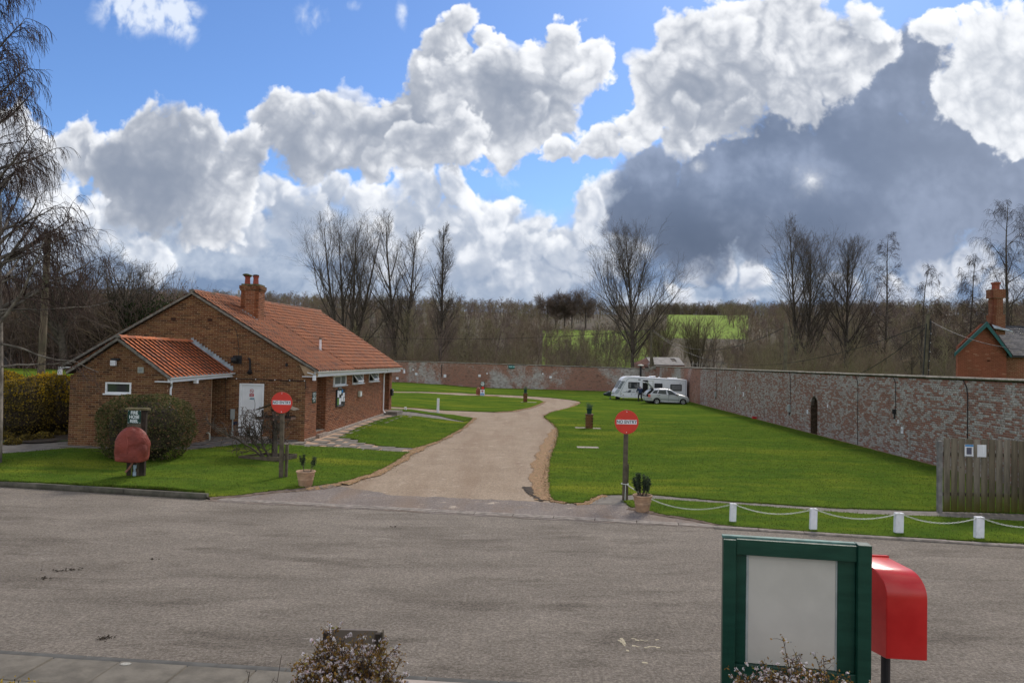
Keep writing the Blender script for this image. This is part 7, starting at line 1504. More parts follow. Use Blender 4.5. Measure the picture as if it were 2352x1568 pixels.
# things on the back wall
def back_hit(px, py):
    d = ray(px, py); n = Vector((bo.x, bo.y, 0)); t = (CORNER-CAM).dot(n)/d.dot(n); return CAM+d*t
t_ = thing('wall_sign', back_hit(1177, 842), 'small green sign with pale lettering high on the far brick wall', 'sign'); p = back_hit(1177, 842.5)+bo*.03; MB().box(p.x-.52, p.x+.52, p.y-.03, p.y, p.z-.24, p.z+.22).obj('board', simple('bright_green_sign', (.01, .11, .09), .5, .1), t_)
[MB().box(p.x+a, p.x+b, p.y-.036, p.y-.031, p.z-.04, p.z+.11).obj('pale_lettering_strip', simple('pale_teal_print', (.30, .50, .50), .6, .35, 14), t_) for a, b in ((-.44, -.02), (.06, .44))]
for i, (px, py, w, h) in enumerate([(912.6, 868.5, .34, .32), (949, 849, .16, .2), (956, 858.5, .3, .3), (1022, 863, .34, .4), (1101.5, 862.6, .32, .3), (1118.8, 857.4, .15, .22), (1246.8, 858.3, .16, .22), (1264.5, 866, .3, .3)]):
    p = back_hit(px, py); o = MB().box(p.x-w/2, p.x+w/2, p.y-.08, p.y+.02, p.z-h/2, p.z+h/2).obj('wall_plate', MAT['paper']); prop(o, ('white plate', 'tiny white lamp', 'white plate', 'white box', 'white plate', 'tiny white lamp', 'tiny white lamp', 'white plate')[i]+' on the far wall, '+('leftmost beside the building', 'second from the left', 'third from the left', 'below the dark downpipe', 'left of the distant fire point', 'above the distant fire point', 'right of the green sign', 'rightmost before the caravan')[i], 'plate', 'small white fittings on the far wall')
p = back_hit(1019, 862); q = back_hit(1014.5, 840); prop(MB().tube([(q.x, q.y-.05, 3.0), (q.x, q.y-.05, p.z-.2)], .04, 5).obj('downpipe', MAT['black']), 'thin dark downpipe on the far wall above the white box', 'pipe')
c = CORNER+bdir*1.9+bo*.4; t_ = thing('lamp_post', (c.x, c.y, 0), 'black lamp column with pale top rising behind the caravan at the wall corner', 'lamp post'); MB().tube([(c.x, c.y, 0), (c.x, c.y, 3.35)], .13, 8).obj('column', MAT['black'], t_); MB().lathe((c.x, c.y, 3.35), [(.12, 0), (.42, .04), (.3, .16), (.08, .22)], 12).obj('lamp_top', simple('pale_lamp', (.5, .5, .42), .6), t_)
# utility poles and wires beyond the walls
MAT['pole'] = simple('utility_pole', (.12, .105, .07), .9, .3, 2)
def pole(px, py, D, r, label, lean=0.0, double=False):
    b = base_at(px, D); top = height_at(px, py, D); t = thing('utility_pole', b, label, 'utility pole'); MB().tube([(b[0]-lean, b[1], b[2]-.2), (b[0], b[1], top)], [r*1.15, r], 10).obj('pole', MAT['pole'], t)
    if double: MB().tube([(b[0]+double, b[1], b[2]-.2), (b[0]+.05, b[1], top-3.5)], [r, r*.9], 8).obj('stay_pole', MAT['pole'], t); MB().box(b[0]-.3, b[0]+.7, b[1]-.1, b[1], top-5.2, top-5.0).obj('cross_brace', MAT['pole'], t)
    return t, Vector((b[0], b[1], top))
t1, p1 = pole(1496, 757, 104, .16, 'twin timber utility pole beside the derelict outbuilding', 0, 1.1); t2, p2 = pole(1804.5, 742, 60, .13, 'thin utility pole rising behind the middle of the right wall'); t3, p3 = pole(2131.5, 721, 44, .115, 'thick mossy utility pole left of the red house', .35)
m = MB().box(p3.x+.05, p3.x+.15, p3.y-.12, p3.y-.02, p3.z-.95, p3.z-.35); m.obj('transformer_box', MAT['black'], t3); MB().tube([p3+Vector((-.14, -.1, -.6)), p3+Vector((-.4, -.1, -4.9))], .03, 5).tube([p3+Vector((.1, -.12, -.95)), p3+Vector((-.1, -.12, -4.9))], .03, 5).obj('pole_cable', MAT['black'], t3)
for k in range(6): MB().box(p3.x+.09-.03*k, p3.x+.14-.03*k, p3.y-.15, p3.y-.11, p3.z-1.2-.55*k, p3.z-1.17-.55*k).obj('cable_clip', MAT['paper'], t3)
def wire(a, b, sag, r, lab): n = 16; prop(MB().tube([Vector(a).lerp(Vector(b), i/n)+Vector((0, 0, -sag*4*(i/n)*(1-i/n))) for i in range(n+1)], r, 4).obj('overhead_wire', MAT['black']), lab, 'wire', 'overhead wires')
wire(height_pt := atY(560, 752, 104), p1, 1.5, .03, 'overhead wire crossing behind the tall poplars to the twin pole')
wire(p1+Vector((.2, 0, 0)), p2+Vector((0, 0, -.3)), 2.4, .022, 'sagging wire from the twin pole to the thin middle pole')
wire(p1+Vector((.2, 0, -.2)), p3+Vector((0, 0, -.6)), 3.6, .022, 'long low sagging wire from the twin pole to the mossy pole')
wire(p2+Vector((0, -.1, -5.2)), p3+Vector((0, 0, -.7)), 1.4, .02, 'looping wire from low on the middle pole up to the mossy pole')
wire(p3+Vector((.1, 0, -.4)), atY(2420, 805, 34), .5, .018, 'wire from the mossy pole passing across the red house')
# ------------------------------------------------------------------ red house at the right
Dh = 42.0
def hp_(px, py, D=Dh): return atY(px, py, D)
ht = thing('red_house', hp_(2260, 862), 'red brick house with slate roof and teal bargeboards beyond the right wall', 'house')
ap = hp_(2266, 740); el = hp_(2192, 811); er = hp_(2323, 815); x0h, x1h = hp_(2206, 830).x, hp_(2318, 830).x; hw_ = x1h-x0h
def hspan(z):
    t = (ap.z-z)/(ap.z-el.z-.05)
    if t <= 0: return []
    cxh = ap.x-x0h; return [(max(0, cxh-t*(ap.x-el.x)), min(hw_, cxh+t*(er.x-ap.x)))]
brick_wall(ht, (x0h, Dh+.25), (1, 0), (0, -1), hw_, 2.6, ap.z-.1, (MAT['housebrick'], simple('house_mortar', (.28, .10, .06), .9)), span=hspan, seed=71, bl=.215, limit=300, proud=.003)
dvh = Vector((3.1, 4.2, 0))
P = [Vector((x0h, Dh+.28, 0)), Vector((x1h, Dh+.28, 0)), Vector((x1h, Dh+.28, 0))+dvh, Vector((x0h, Dh+.28, 0))+dvh]; MB().hexa(P+[v+Vector((0, 0, el.z-.1)) for v in P]).obj('side_wall', MAT['housebrick'], ht)
x2h = x1h+6; P = [Vector((x1h+.005, Dh+.93, 0)), Vector((x2h, Dh+.93, 0)), Vector((x2h, Dh+.93, 0))+dvh, Vector((x1h+.005, Dh+.93, 0))+dvh]; MB().hexa(P+[v+Vector((0, 0, el.z-.03)) for v in P]).obj('wing_wall', MAT['housebrick'], ht)
brick_wall(ht, (x1h+.0, Dh+.9), (1, 0), (0, -1), 3.0, 2.6, el.z-.1, (MAT['housebrick'], MAT['mortar2']), seed=72, limit=60, proud=.003)
def slate_roof(A, B, Cc, D, nu, nv, seed, name='slate'):
    A, B, Cc, D = map(Vector, (A, B, Cc, D)); rs_ = random.Random(seed); M = []
    for j in range(nv):
        for i in range(nu+1):
            u0, u1 = (i-(.5 if j % 2 else 0))/nu, (i+1-(.5 if j % 2 else 0))/nu; u0, u1 = max(0, u0), min(1, u1)
            if u1-u0 < .01: continue
            P = lambda u, v: A.lerp(B, u).lerp(D.lerp(Cc, u), v); o = P(u0, j/nv); xx = P(u1, j/nv)-o; yy = P(u0, (j+1.12)/nv)-o; n = xx.cross(yy).normalized(); n = n if n.z > 0 else -n
            M.append(basis(o+n*(.012+rs_.uniform(0, .004)), xx*.985, yy+n*.01, n*.008))
    pieces(name, BOXU, M, MAT['slate_r'], ht, 150, 'slates'); q = (B-A).cross(D-A).normalized(); q = q if q.z > 0 else -q; MB().hexa([v-q*.08 for v in (A, B, Cc, D)]+[v-q*.0 for v in (A, B, Cc, D)]).obj('roof_deck', MAT['darkwood'], ht)
def _sl():
    t = NT('slate_random', .55, .35); c = t.rgb(t.rnd(), [(0, (.05, .048, .052)), (.6, (.075, .074, .08)), (1, (.12, .115, .115))]); c = t.mix(t.noise(2.5, 5, lo=.5, hi=.72), c, (.13, .12, .10)); t.col(c); t.b.inputs['Roughness'].default_value = .8; return t.m
MAT['slate_r'] = _sl()
back = 4.2; apb = ap+dvh; slate_roof(ap, apb, er+Vector((.05, 0, 0))+dvh, er+Vector((.05, 0, 0)), 16, 15, 1); slate_roof(apb, ap, el, el+dvh, 16, 15, 2)
rA, rB = apb+Vector((.0, -.2, .02)), apb+Vector((6.3, -.2, .02)); slate_roof(rA, rB, er+Vector((7, .75, 0)), er+Vector((.3, .75, 0)), 26, 15, 3)
MB().tube([rA, rB], .07, 6).tube([ap, apb], .06, 6).obj('ridge_cap', MAT['black'], ht)
for a, b in ((ap, el), (ap, er)):
    a, b = a+Vector((0, -.03, .04)), b+Vector((0, -.03, .02)); MB().hexa([a+Vector((0, 0, -.30)), b+Vector((0, 0, -.20)), b+Vector((0, .04, -.20)), a+Vector((0, .04, -.30)), a, b, b+Vector((0, .04, 0)), a+Vector((0, .04, 0))]).obj('bargeboard', MAT['teal'], ht)
MB().box(er.x, er.x+6, Dh+.62, Dh+.75, er.z-.12, er.z-.02).obj('eave_gutter', MAT['black'], ht)
cx0, cx1 = hp_(2283, 700, 43.5).x, hp_(2304, 700, 43.5).x; yc0 = 43.5; zc = [hp_(2285, q, 43.5).z for q in (745, 722, 716, 684, 676, 664)]
chh = MB().box(cx0+.02, cx1-.02, yc0+.02, yc0+.48, zc[0]-.6, zc[5]-.02).obj('chimney', MAT['mortar2'], ht)
brick_box(chh, cx0-.10, cx1+.10, yc0-.05, yc0+.55, zc[0]-.6, zc[1], (MAT['housebrick'], MAT['mortar2']), 81, 60, faces='fl'); MB().box(cx0-.09, cx1+.09, yc0-.03, yc0+.54, zc[0]-.6, zc[1]).obj('base_core', MAT['mortar2'], chh)
brick_box(chh, cx0, cx1, yc0, yc0+.5, zc[1], zc[3], (MAT['housebrick'], MAT['mortar2']), 84, 60, faces='fl')
brick_box(chh, cx0-.10, cx1+.10, yc0-.08, yc0+.58, zc[3], zc[5], (MAT['housebrick'], MAT['mortar2']), 87, 60, faces='fl'); MB().box(cx0-.09, cx1+.09, yc0-.07, yc0+.57, zc[3], zc[5]).obj('crown_core', MAT['mortar2'], chh)
MB().box((cx0+cx1)/2-.14, (cx0+cx1)/2+.14, yc0+.1, yc0+.42, zc[5], zc[5]+.34).box((cx0+cx1)/2-.18, (cx0+cx1)/2+.18, yc0+.06, yc0+.46, zc[5]+.34, zc[5]+.44).obj('chimney_pot', simple('red_square_pot', (.26, .07, .04), .8, .2, 6), chh)
MB().prism([(cx0-.2, yc0-.3, zc[0]-.25), (cx1+.35, yc0-.35, zc[0]-.45), (cx1+.4, yc0-.05, zc[0]-.4), (cx0-.15, yc0-.05, zc[0]-.05)], (0, 0, .05)).obj('lead_flashing', MAT['lead'], ht)
# derelict outbuilding past the far wall
Do = 118.0; ot = thing('outbuilding', atY(1525, 838, Do), 'derelict brick outbuilding with a holed grey roof beyond the wall corner', 'outbuilding')
ra_, rb2, ec, ed = atY(1484, 820, Do+4), atY(1559, 820.5, Do+4), atY(1573, 838, Do), atY(1497, 837, Do)
m = MB(); nh = (.70, .84, .15, .60)
def rp(u, v): return ra_.lerp(rb2, u).lerp(ed.lerp(ec, u), v)
for (u0, u1, v0, v1) in ((0, nh[0], 0, 1), (nh[1], 1, 0, 1), (nh[0], nh[1], 0, nh[2]), (nh[0], nh[1], nh[3], 1)): P = [rp(u0, v0), rp(u1, v0), rp(u1, v1), rp(u0, v1)]; m.hexa([p-Vector((0, 0, .08)) for p in P]+P)
m.obj('roof', simple('old_slate_roof', (.20, .19, .18), .8, .3, 1.2, dirt=(.11, .10, .09)), ot); MB().hexa([rp(.6, .1)-Vector((0, 0, .16)), rp(.95, .1)-Vector((0, 0, .16)), rp(.95, .8)-Vector((0, 0, .16)), rp(.6, .8)-Vector((0, 0, .16)), rp(.6, .1)-Vector((0, 0, .1)), rp(.95, .1)-Vector((0, 0, .1)), rp(.95, .8)-Vector((0, 0, .1)), rp(.6, .8)-Vector((0, 0, .1))]).obj('roof_void', MAT['darkwood'], ot)
gl = Vector((ra_.x-1.8, Do+8, ed.z)); MB().prism([(ed.x, Do+.1, -.2), (ed.x, Do+.1, ed.z), (ra_.x+.1, ra_.y, ra_.z-.05), (gl.x, gl.y, gl.z), (gl.x, gl.y, -.2)], (.3, 0, 0)).box(ed.x+.3, ec.x, Do+.15, Do+.5, -.2, ed.z-.05).obj('wall', MAT['farwall'], ot)
MB().box(ed.x-.9, ed.x-.3, Do+1.2, Do+1.3, 1.8, ed.z-.4).obj('window', MAT['dark'], ot)
# paddock rails beyond the corner
pf = thing('paddock_fence', atY(1640, 838, 124), 'pale post and rail fence round the paddock right of the outbuilding', 'fence')
for i in range(14): p = atY(1580+i*11, 836, 124+i*.3); MB().box(p.x-.07, p.x+.07, p.y, p.y+.1, .6, 4.15).obj('post', simple('pale_rail', (.32, .30, .25), .9) if i == 0 else bpy.data.materials['pale_rail'], pf)
for zz_ in (3.3, 3.8): a, b = atY(1578, 836, 124), atY(1726, 836, 128); MB().bar((a.x, a.y, zz_), (b.x, b.y, zz_), .05, .08).obj('rail', bpy.data.materials['pale_rail'], pf)
# ------------------------------------------------------------------ caravan
Yc = 71.6; kc = .10204/1.7347/F_PX*Yc; c0 = atY(1410.3, 919.8, Yc); c0.z = .03
cvt = thing('caravan', c0+Vector((3.5, 1, 0)), 'white twin window touring caravan parked in the far corner with its door open', 'caravan')
def cA(x, y): return (c0.x+(x-455)*kc, c0.z+(1135-y)*kc)      # photo crop pixels -> metres on the near side
MAT['cvwhite'] = simple('caravan_white', (.72, .74, .77), .35, .05, 1.5, .5); MAT['cvgrey'] = simple('caravan_grey', (.38, .42, .47), .4, .1, 2, .5); MAT['cvdark'] = simple('caravan_trim', (.09, .10, .12), .5, .1)
prof = [(470, 905), (462, 870), (500, 790), (570, 690), (660, 525), (740, 380), (790, 300), (850, 250), (930, 222), (1010, 214)]
prof += [(1500, 225), (2300, 255), (3240, 292), (3290, 300), (3300, 330), (3300, 1040), (3200, 1045), (715, 1040), (560, 1010), (470, 1000)]
dep = 2.15; pts = [Vector((cA(a, b)[0], Yc, cA(a, b)[1])) for a, b in prof]; body = MB().prism(pts, (0, dep, 0)).obj('body', MAT['cvwhite'], cvt); bevel(body, .05, 3)
def cvpoly(name, poly, mat, parent=cvt, off=.0, d=.02): return MB().prism([Vector((cA(a, b)[0], Yc-off-d, cA(a, b)[1])) for a, b in poly], (0, d, 0)).obj(name, mat, parent)
def rr(x0, y0, x1, y1, r=22): 
    o = []
    for cx_, cy_, a0_ in ((x1-r, y0+r, -90), (x1-r, y1-r, 0), (x0+r, y1-r, 90), (x0+r, y0+r, 180)): o += [(cx_+r*math.cos(math.radians(a0_+q)), cy_+r*math.sin(math.radians(a0_+q))) for q in (0, 30, 60, 90)]
    return o
def cvwin(x0, y0, x1, y1, curt):
    w = cvpoly('window', rr(x0, y0, x1, y1), MAT['black'], off=.012, d=.02); cvpoly('pane', rr(x0+28, y0+28, x1-28, y1-26, 14), MAT['glass'], w, .033, .004)
    for a, b in curt: cvpoly('curtain', [(a, y0+36), (b, y0+36), (b, y1-34), (a, y1-34)], simple('net_curtain', (.16, .165, .17), .8, .45, 30) if 'net_curtain' not in bpy.data.materials else bpy.data.materials['net_curtain'], w, .037, .004)
cvwin(1000, 428, 1440, 685, [(1032, 1105), (1335, 1405)]); cvwin(2020, 460, 2335, 640, []); cvwin(2642, 485, 3087, 742, [(2680, 3050)])
dw = cvpoly('doorway', rr(1562, 345, 1762, 990), MAT['dark'], off=.012, d=.02)
dr = MB(); a, b = cA(1766, 350); a2, b2 = cA(1978, 1000); dr.box(a, a2, Yc-.07, Yc-.035, b2, b); door2 = dr.obj('door', simple('cream_door', (.52, .54, .47), .5, .05), cvt); bevel(door2, .05, 3)
cvpoly('door_panel', rr(1800, 380, 1945, 690, 14), MAT['cvwhite'], door2, .072, .006)
cvpoly('front_panel', [(700, 975), (682, 930), (690, 840), (760, 690), (890, 430), (950, 330), (1040, 262), (1140, 240), (1140, 250), (1046, 276), (964, 344), (906, 438), (774, 700), (704, 850), (698, 925), (712, 975)], MAT['cvgrey'], off=.012, d=.015)
cvpoly('side_rail', [(712, 985), (1500, 1010), (1500, 1022), (712, 998)], MAT['cvdark'], off=.014, d=.012); cvpoly('skirt', [(715, 1002), (3300, 1002), (3300, 1042), (715, 1042)], MAT['cvwhite'], off=.012, d=.03)
cvpoly('awning_rail', [(1100, 250), (3190, 312), (3230, 350), (3242, 420), (3242, 1000), (3228, 1000), (3228, 425), (3218, 362), (3185, 326), (1100, 262)], MAT['cvgrey'], off=.012, d=.02)
# front windows on the sloping nose
q0, q1 = cA(575, 680), cA(742, 388); nx_, nz_2 = (q1[1]-q0[1]), -(q1[0]-q0[0]); nl = math.hypot(nx_, nz_2); nx_, nz_2 = -nx_/nl, -nz_2/nl
for t0_, t1_, ya, yb in ((0, 1, .12, .66), (0, 1, .72, 1.44), (0, 1, 1.5, 2.03)):
    P = [Vector((q0[0]+nx_*.01, Yc+ya, q0[1]+nz_2*.01)), Vector((q0[0]+nx_*.01, Yc+yb, q0[1]+nz_2*.01)), Vector((q1[0]+nx_*.01, Yc+yb, q1[1]+nz_2*.01)), Vector((q1[0]+nx_*.01, Yc+ya, q1[1]+nz_2*.01))]; MB().prism(P, (nx_*.03, 0, nz_2*.03)).obj('front_window', MAT['obscure'], cvt)
# the curved silver side of the nose, seen edge on, with its window strips
cvpoly('nose_window', [(585, 690), (745, 395), (870, 402), (700, 705)], MAT['glass'], off=.012, d=.012)
for sh in (0, 62): cvpoly('window_strip', [(618+sh, 684), (762+sh, 402), (786+sh, 402), (640+sh, 690)], simple('pale_reflection_panel', (.45, .50, .55), .3, .1) if 'pale_reflection_panel' not in bpy.data.materials else bpy.data.materials['pale_reflection_panel'], off=.025, d=.006)
cvpoly('gas_locker', [(500, 790), (570, 712), (680, 745), (630, 850), (560, 900), (470, 890)], MAT['cvgrey'], off=.012, d=.01)
cvpoly('graphic', [(780, 824), (985, 798), (985, 812), (860, 830)], MAT['cvdark'], off=.012, d=.006); cvpoly('graphic', [(1030, 738), (1130, 738), (1085, 836), (970, 836)], MAT['cvdark'], off=.012, d=.007); cvpoly('graphic', [(930, 770), (975, 765), (965, 795), (925, 798)], MAT['cvgrey'], off=.012, d=.006); cvpoly('graphic', [(1095, 800), (1310, 802), (1200, 836), (1110, 836), (1190, 828), (1262, 810), (1100, 808)], MAT['cvdark'], off=.012, d=.006)
a, b = cA(1252, 750); text_mesh('lettering', 'BANDI', .10, (a, Yc-.02, b), (1, 0, 0), (0, 0, 1), MAT['cvdark'], cvt, sx=1.25); a, b = cA(3145, 466); text_mesh('lettering', 'BANDI', .07, (a, Yc-.02, b), (1, 0, 0), (0, 0, 1), MAT['cvgrey'], cvt)
cvpoly('graphic', [(3010, 425), (3055, 425), (3020, 468), (2985, 468)], MAT['cvgrey'], off=.012, d=.006)
for q in ((1385, 310, 1475, 350), (1110, 900, 1145, 922)): cvpoly('vent', rr(*q, 8), MAT['cvdark'], off=.012, d=.01)
for q in ((715, 865, 750, 915), (792, 915, 830, 962)): cvpoly('marker_lamp', rr(*q, 8), MAT['metalwhite'], off=.012, d=.02)
cvpoly('locker_door', rr(1262, 868, 1380, 990, 8), MAT['cvgrey'], off=.012, d=.006); cvpoly('locker_face', rr(1272, 895, 1372, 984, 8), MAT['cvwhite'], off=.018, d=.004)
cvpoly('awning_lamp', rr(2294, 315, 2324, 372, 6), MAT['paper'], off=.012, d=.05)
for x0_, x1_, y0_, y1_, nm in ((1150, 1225, 196, 240, 'roof_vent'), (1235, 1480, 198, 232, 'roof_light'), (1805, 2010, 214, 246, 'roof_light'), (1885, 2105, 178, 210, 'raised_roof_light'), (2246, 2272, 208, 262, 'flue_stub'), (2602, 2960, 232, 285, 'roof_vent')):
    a, b = cA(x0_, y1_); a2, b2 = cA(x1_, y0_); bevel(MB().box(a, a2, Yc+.5, Yc+1.1, b-.04, b2).obj(nm, MAT['cvwhite'], cvt), .03)
# wheels, legs, hitch
def wheel(parent, x, y, r, w, spokes=0, rimr=.62):
    t_ = []; m = MB(); n = 28
    prof_ = [(r*.62, -w/2), (r*.95, -w/2), (r, -w*.3), (r, w*.3), (r*.95, w/2), (r*.62, w/2)]
    vs = [(x+math.cos(2*PI*k/n)*pr, y+py_, r+math.sin(2*PI*k/n)*pr+.0) for pr, py_ in prof_ for k in range(n)]; m.add(vs, [(i*n+k, i*n+(k+1) % n, ((i+1) % 6)*n+(k+1) % n, ((i+1) % 6)*n+k) for i in range(6) for k in range(n)]); ty = m.obj('wheel', simple('tyre_rubber', (.02, .02, .02), .85) if 'tyre_rubber' not in bpy.data.materials else bpy.data.materials['tyre_rubber'], parent)
    ty.location.z += 0
    m = MB(); dk = MB(); dk.prism([(x+math.cos(2*PI*k/20)*r*.63, y-w*.20, r+math.sin(2*PI*k/20)*r*.63) for k in range(20)], (0, .05, 0)); dk.obj('brake', MAT['dark'], ty)
    vs = [(x+math.cos(2*PI*k/n)*pr, y-w/2-.004, r+math.sin(2*PI*k/n)*pr) for pr in (r*.66, r*.57) for k in range(n)]; m.add(vs, [(k, (k+1) % n, n+(k+1) % n, n+k) for k in range(n)]); al = simple('alloy_rim', (.55, .56, .58), .3, .1, 3, .5, .6) if 'alloy_rim' not in bpy.data.materials else bpy.data.materials['alloy_rim']
    for k in range(spokes or 10):
        a = 2*PI*k/(spokes or 10)+.3; wd = .20 if spokes else .35; m.add([(x+math.cos(a-wd*1.6)*r*.16, y-w/2+.01, r+math.sin(a-wd*1.6)*r*.16), (x+math.cos(a+wd*1.6)*r*.16, y-w/2+.01, r+math.sin(a+wd*1.6)*r*.16), (x+math.cos(a+wd)*r*.60, y-w/2-.002, r+math.sin(a+wd)*r*.60), (x+math.cos(a-wd)*r*.60, y-w/2-.002, r+math.sin(a-wd)*r*.60)], [(0, 1, 2, 3)])
    m.prism([(x+math.cos(2*PI*k/12)*r*.15, y-w/2-.006, r+math.sin(2*PI*k/12)*r*.15) for k in range(12)], (0, .03, 0)); m.obj('rim', al, ty); return ty
for xx in (2050, 2420): wheel(cvt, cA(xx, 0)[0], Yc+.15, .31, .18)
m = MB()
for a in (830, 3120): x, z = cA(a, 1040); m.bar((x, Yc+.25, z), (x+.06, Yc+.25, .03), .05, .05).box(x-.02, x+.14, Yc+.15, Yc+.35, .03, .05)
m.obj('corner_steady', MAT['cvdark'], cvt); x, z = cA(650, 1030); MB().box(x-.2, x+.15, Yc+.5, Yc+1.1, .08, z).obj('spare_carrier', MAT['black'], cvt)
x0_, z0_ = cA(480, 950); x1_, z1_ = cA(385, 985); MB().hexa([(x0_, Yc+.4, z0_-.08), (x0_, Yc+1.7, z0_-.08), (x1_, Yc+1.2, z1_-.06), (x1_, Yc+.9, z1_-.06), (x0_, Yc+.4, z0_+.03), (x0_, Yc+1.7, z0_+.03), (x1_, Yc+1.2, z1_+.02), (x1_, Yc+.9, z1_+.02)]).obj('a_frame', MAT['cvwhite'], cvt)
x, z = cA(345, 1010); MB().tube([(x, Yc+1.0, z+.15), (x+.04, Yc+1.0, .14)], .03, 6).tube([(x+.05, Yc+.95, .10), (x+.05, Yc+1.05, .10)], .09, 10).obj('jockey_wheel', MAT['cvdark'], cvt)
hc = MB(); P0 = [cA(*q) for q in ((75, 950), (110, 990), (300, 1015), (400, 1000), (395, 930), (360, 795), (330, 790), (170, 880), (90, 905))]
nP = len(P0); V = []
for j, (yy, s_) in enumerate(((Yc+.55, .55), (Yc+.75, .9), (Yc+1.0, 1.0), (Yc+1.25, .9), (Yc+1.45, .55))):
    cx_ = sum(p[0] for p in P0)/nP; cz_ = sum(p[1] for p in P0)/nP; V += [(cx_+(p[0]-cx_)*s_, yy, cz_+(p[1]-cz_)*s_) for p in P0]
hc.add(V, [(j*nP+i, j*nP+(i+1) % nP, (j+1)*nP+(i+1) % nP, (j+1)*nP+i) for j in range(4) for i in range(nP)]+[tuple(reversed(range(nP))), tuple(4*nP+i for i in range(nP))]); ho = hc.obj('hitch_cover', vinyl('dark_green_cover', (.012, .03, .028))); prop(ho, 'dark green cover pulled over the caravan hitch, resting on the grass side', 'cover')
# ------------------------------------------------------------------ car: lofted body
Yk = 65.6; kk2 = .10204/1.7347/F_PX*Yk; k0 = atY(1483.6, 927.6, Yk); k0.z = .03
ct2 = thing('estate_car', k0+Vector((2, .85, 0)), 'silver estate car with its tailgate raised beside the caravan', 'car')
MAT['carpaint'] = simple('silver_car_paint', (.50, .52, .53), .3, .03, 1, .5, .2)
def cK(x, z=None, y=None): return k0.x+(x-330)*kk2 if y is None else (k0.x+(x-330)*kk2, k0.z+(1262-y)*kk2)
# stations: x, sill y, belt y, roof y (photo crop px; belt = shoulder), half width belt, half width roof
ST = [(338, 1100, 1010, 1000, .74, .74), (345, 1140, 900, 880, .80, .72), (400, 1150, 872, 800, .82, .60), (470, 1150, 868, 745, .83, .58), (560, 1150, 862, 708, .84, .58), (680, 1160, 862, 678, .85, .58), (850, 1172, 868, 660, .85, .59), (1000, 1178, 876, 656, .85, .59), (1150, 1180, 884, 665, .85, .59), (1300, 1182, 894, 690, .85, .58), (1400, 1182, 900, 735, .85, .58), (1500, 1182, 906, 795, .85, .60), (1600, 1182, 910, 862, .85, .66), (1680, 1182, 915, 884, .85, .72), (1800, 1180, 940, 908, .84, .72), (1900, 1180, 965, 935, .82, .70), (1980, 1185, 1010, 970, .78, .66), (2030, 1185, 1060, 1030, .70, .60), (2045, 1150, 1100, 1095, .62, .58)]
V = []; half = .85; sec = []
for (x, ys, yb, yr, wb, wr2) in ST:
    X_ = cK(x); zs = cK(x, None, ys)[1]; zb = cK(x, None, yb)[1]; zr = cK(x, None, yr)[1]; zm = zs+(zb-zs)*.5; yc_ = Yk+half
    L_ = [(-(wb-.06), zs), (-(wb+.0), zs+.06), (-(wb+.02), zm), (-wb, zb-.02), (-(wb-.03), zb), (-(wr2+(wb-wr2)*.45), zb+(zr-zb)*.5), (-(wr2+.03), zr-(zr-zb)*.08-.01), (-(wr2-.10), zr), (0, zr+.025)]
    full = L_+[(-a, b) for a, b in reversed(L_[:-1])]; sec.append([(X_, yc_+a, b) for a, b in full])
n = len(sec[0]); m = MB(); V = [p for s in sec for p in s]; fs = [(i*n+k, i*n+k+1, (i+1)*n+k+1, (i+1)*n+k) for i in range(len(sec)-1) for k in range(n-1)]+[(i*n+n-1, i*n, (i+1)*n, (i+1)*n+n-1) for i in range(len(sec)-1)]+[tuple(reversed(range(n))), tuple((len(sec)-1)*n+k for k in range(n))]
m.add(V, fs); cb2 = m.obj('body', MAT['carpaint'], ct2); cb2.data.polygons.foreach_set('use_smooth', [True]*len(cb2.data.polygons)); es = cb2.modifiers.new('edge', 'EDGE_SPLIT'); es.split_angle = math.radians(38)
def side_y(x, y):     # surface of the near side at a photo point
    i = max(0, min(len(ST)-2, sum(1 for s in ST if s[0] <= x)-1)); a, b = ST[i], ST[i+1]; t = (x-a[0])/(b[0]-a[0]); g = lambda q: a[q]+(b[q]-a[q])*t; yb, yr, wb, wr2 = g(2), g(3), g(4), g(5)
    if y >= yb: w = wb+.022
    else: u = (yb-y)/max(1, yb-yr); w = (wb-.03)+(wr2+.03-(wb-.03))*min(1, u)*1.0+.01
    return Yk+half-w
def carpanel(name, poly, mat, parent=ct2, d=.012, lift=.006): 
    P = [Vector((cK(x), side_y(x, y)-lift, cK(x, None, y)[1])) for x, y in poly]; return MB().prism(P, (0, -d, 0)).obj(name, mat, parent)
MAT['carglass'] = simple('car_glass', (.02, .03, .03), .12, .3, 3, .35)
carpanel('window', [(580, 838), (628, 775), (690, 738), (800, 720), (765, 845)], MAT['carglass']); carpanel('window', [(795, 850), (850, 722), (1118, 718), (1132, 872)], MAT['carglass']); carpanel('window', [(1170, 728), (1290, 732), (1390, 790), (1510, 880), (1500, 900), (1215, 884)], MAT['carglass'])
carpanel('rear_quarter', [(345, 985), (345, 905), (380, 850), (470, 768), (560, 712), (640, 686), (660, 700), (570, 790), (500, 850), (430, 892), (412, 905), (410, 985)], MAT['dark'], d=.004)
carpanel('door_line', [(775, 850), (783, 850), (790, 940), (905, 1060), (905, 1150), (897, 1150), (897, 1064), (782, 944)], MAT['cvdark'], d=.002); carpanel('door_line', [(1160, 730), (1166, 730), (1212, 890), (1200, 1160), (1193, 1160), (1204, 892)], MAT['cvdark'], d=.002); carpanel('door_line', [(1590, 905), (1597, 905), (1610, 1030), (1600, 1160), (1593, 1160), (1602, 1030)], MAT['cvdark'], d=.002)
for x0_ in (808, 1198): carpanel('door_handle', [(x0_, 912), (x0_+20, 902), (x0_+76, 906), (x0_+76, 920), (x0_+20, 924)], MAT['cvdark'], d=.02)
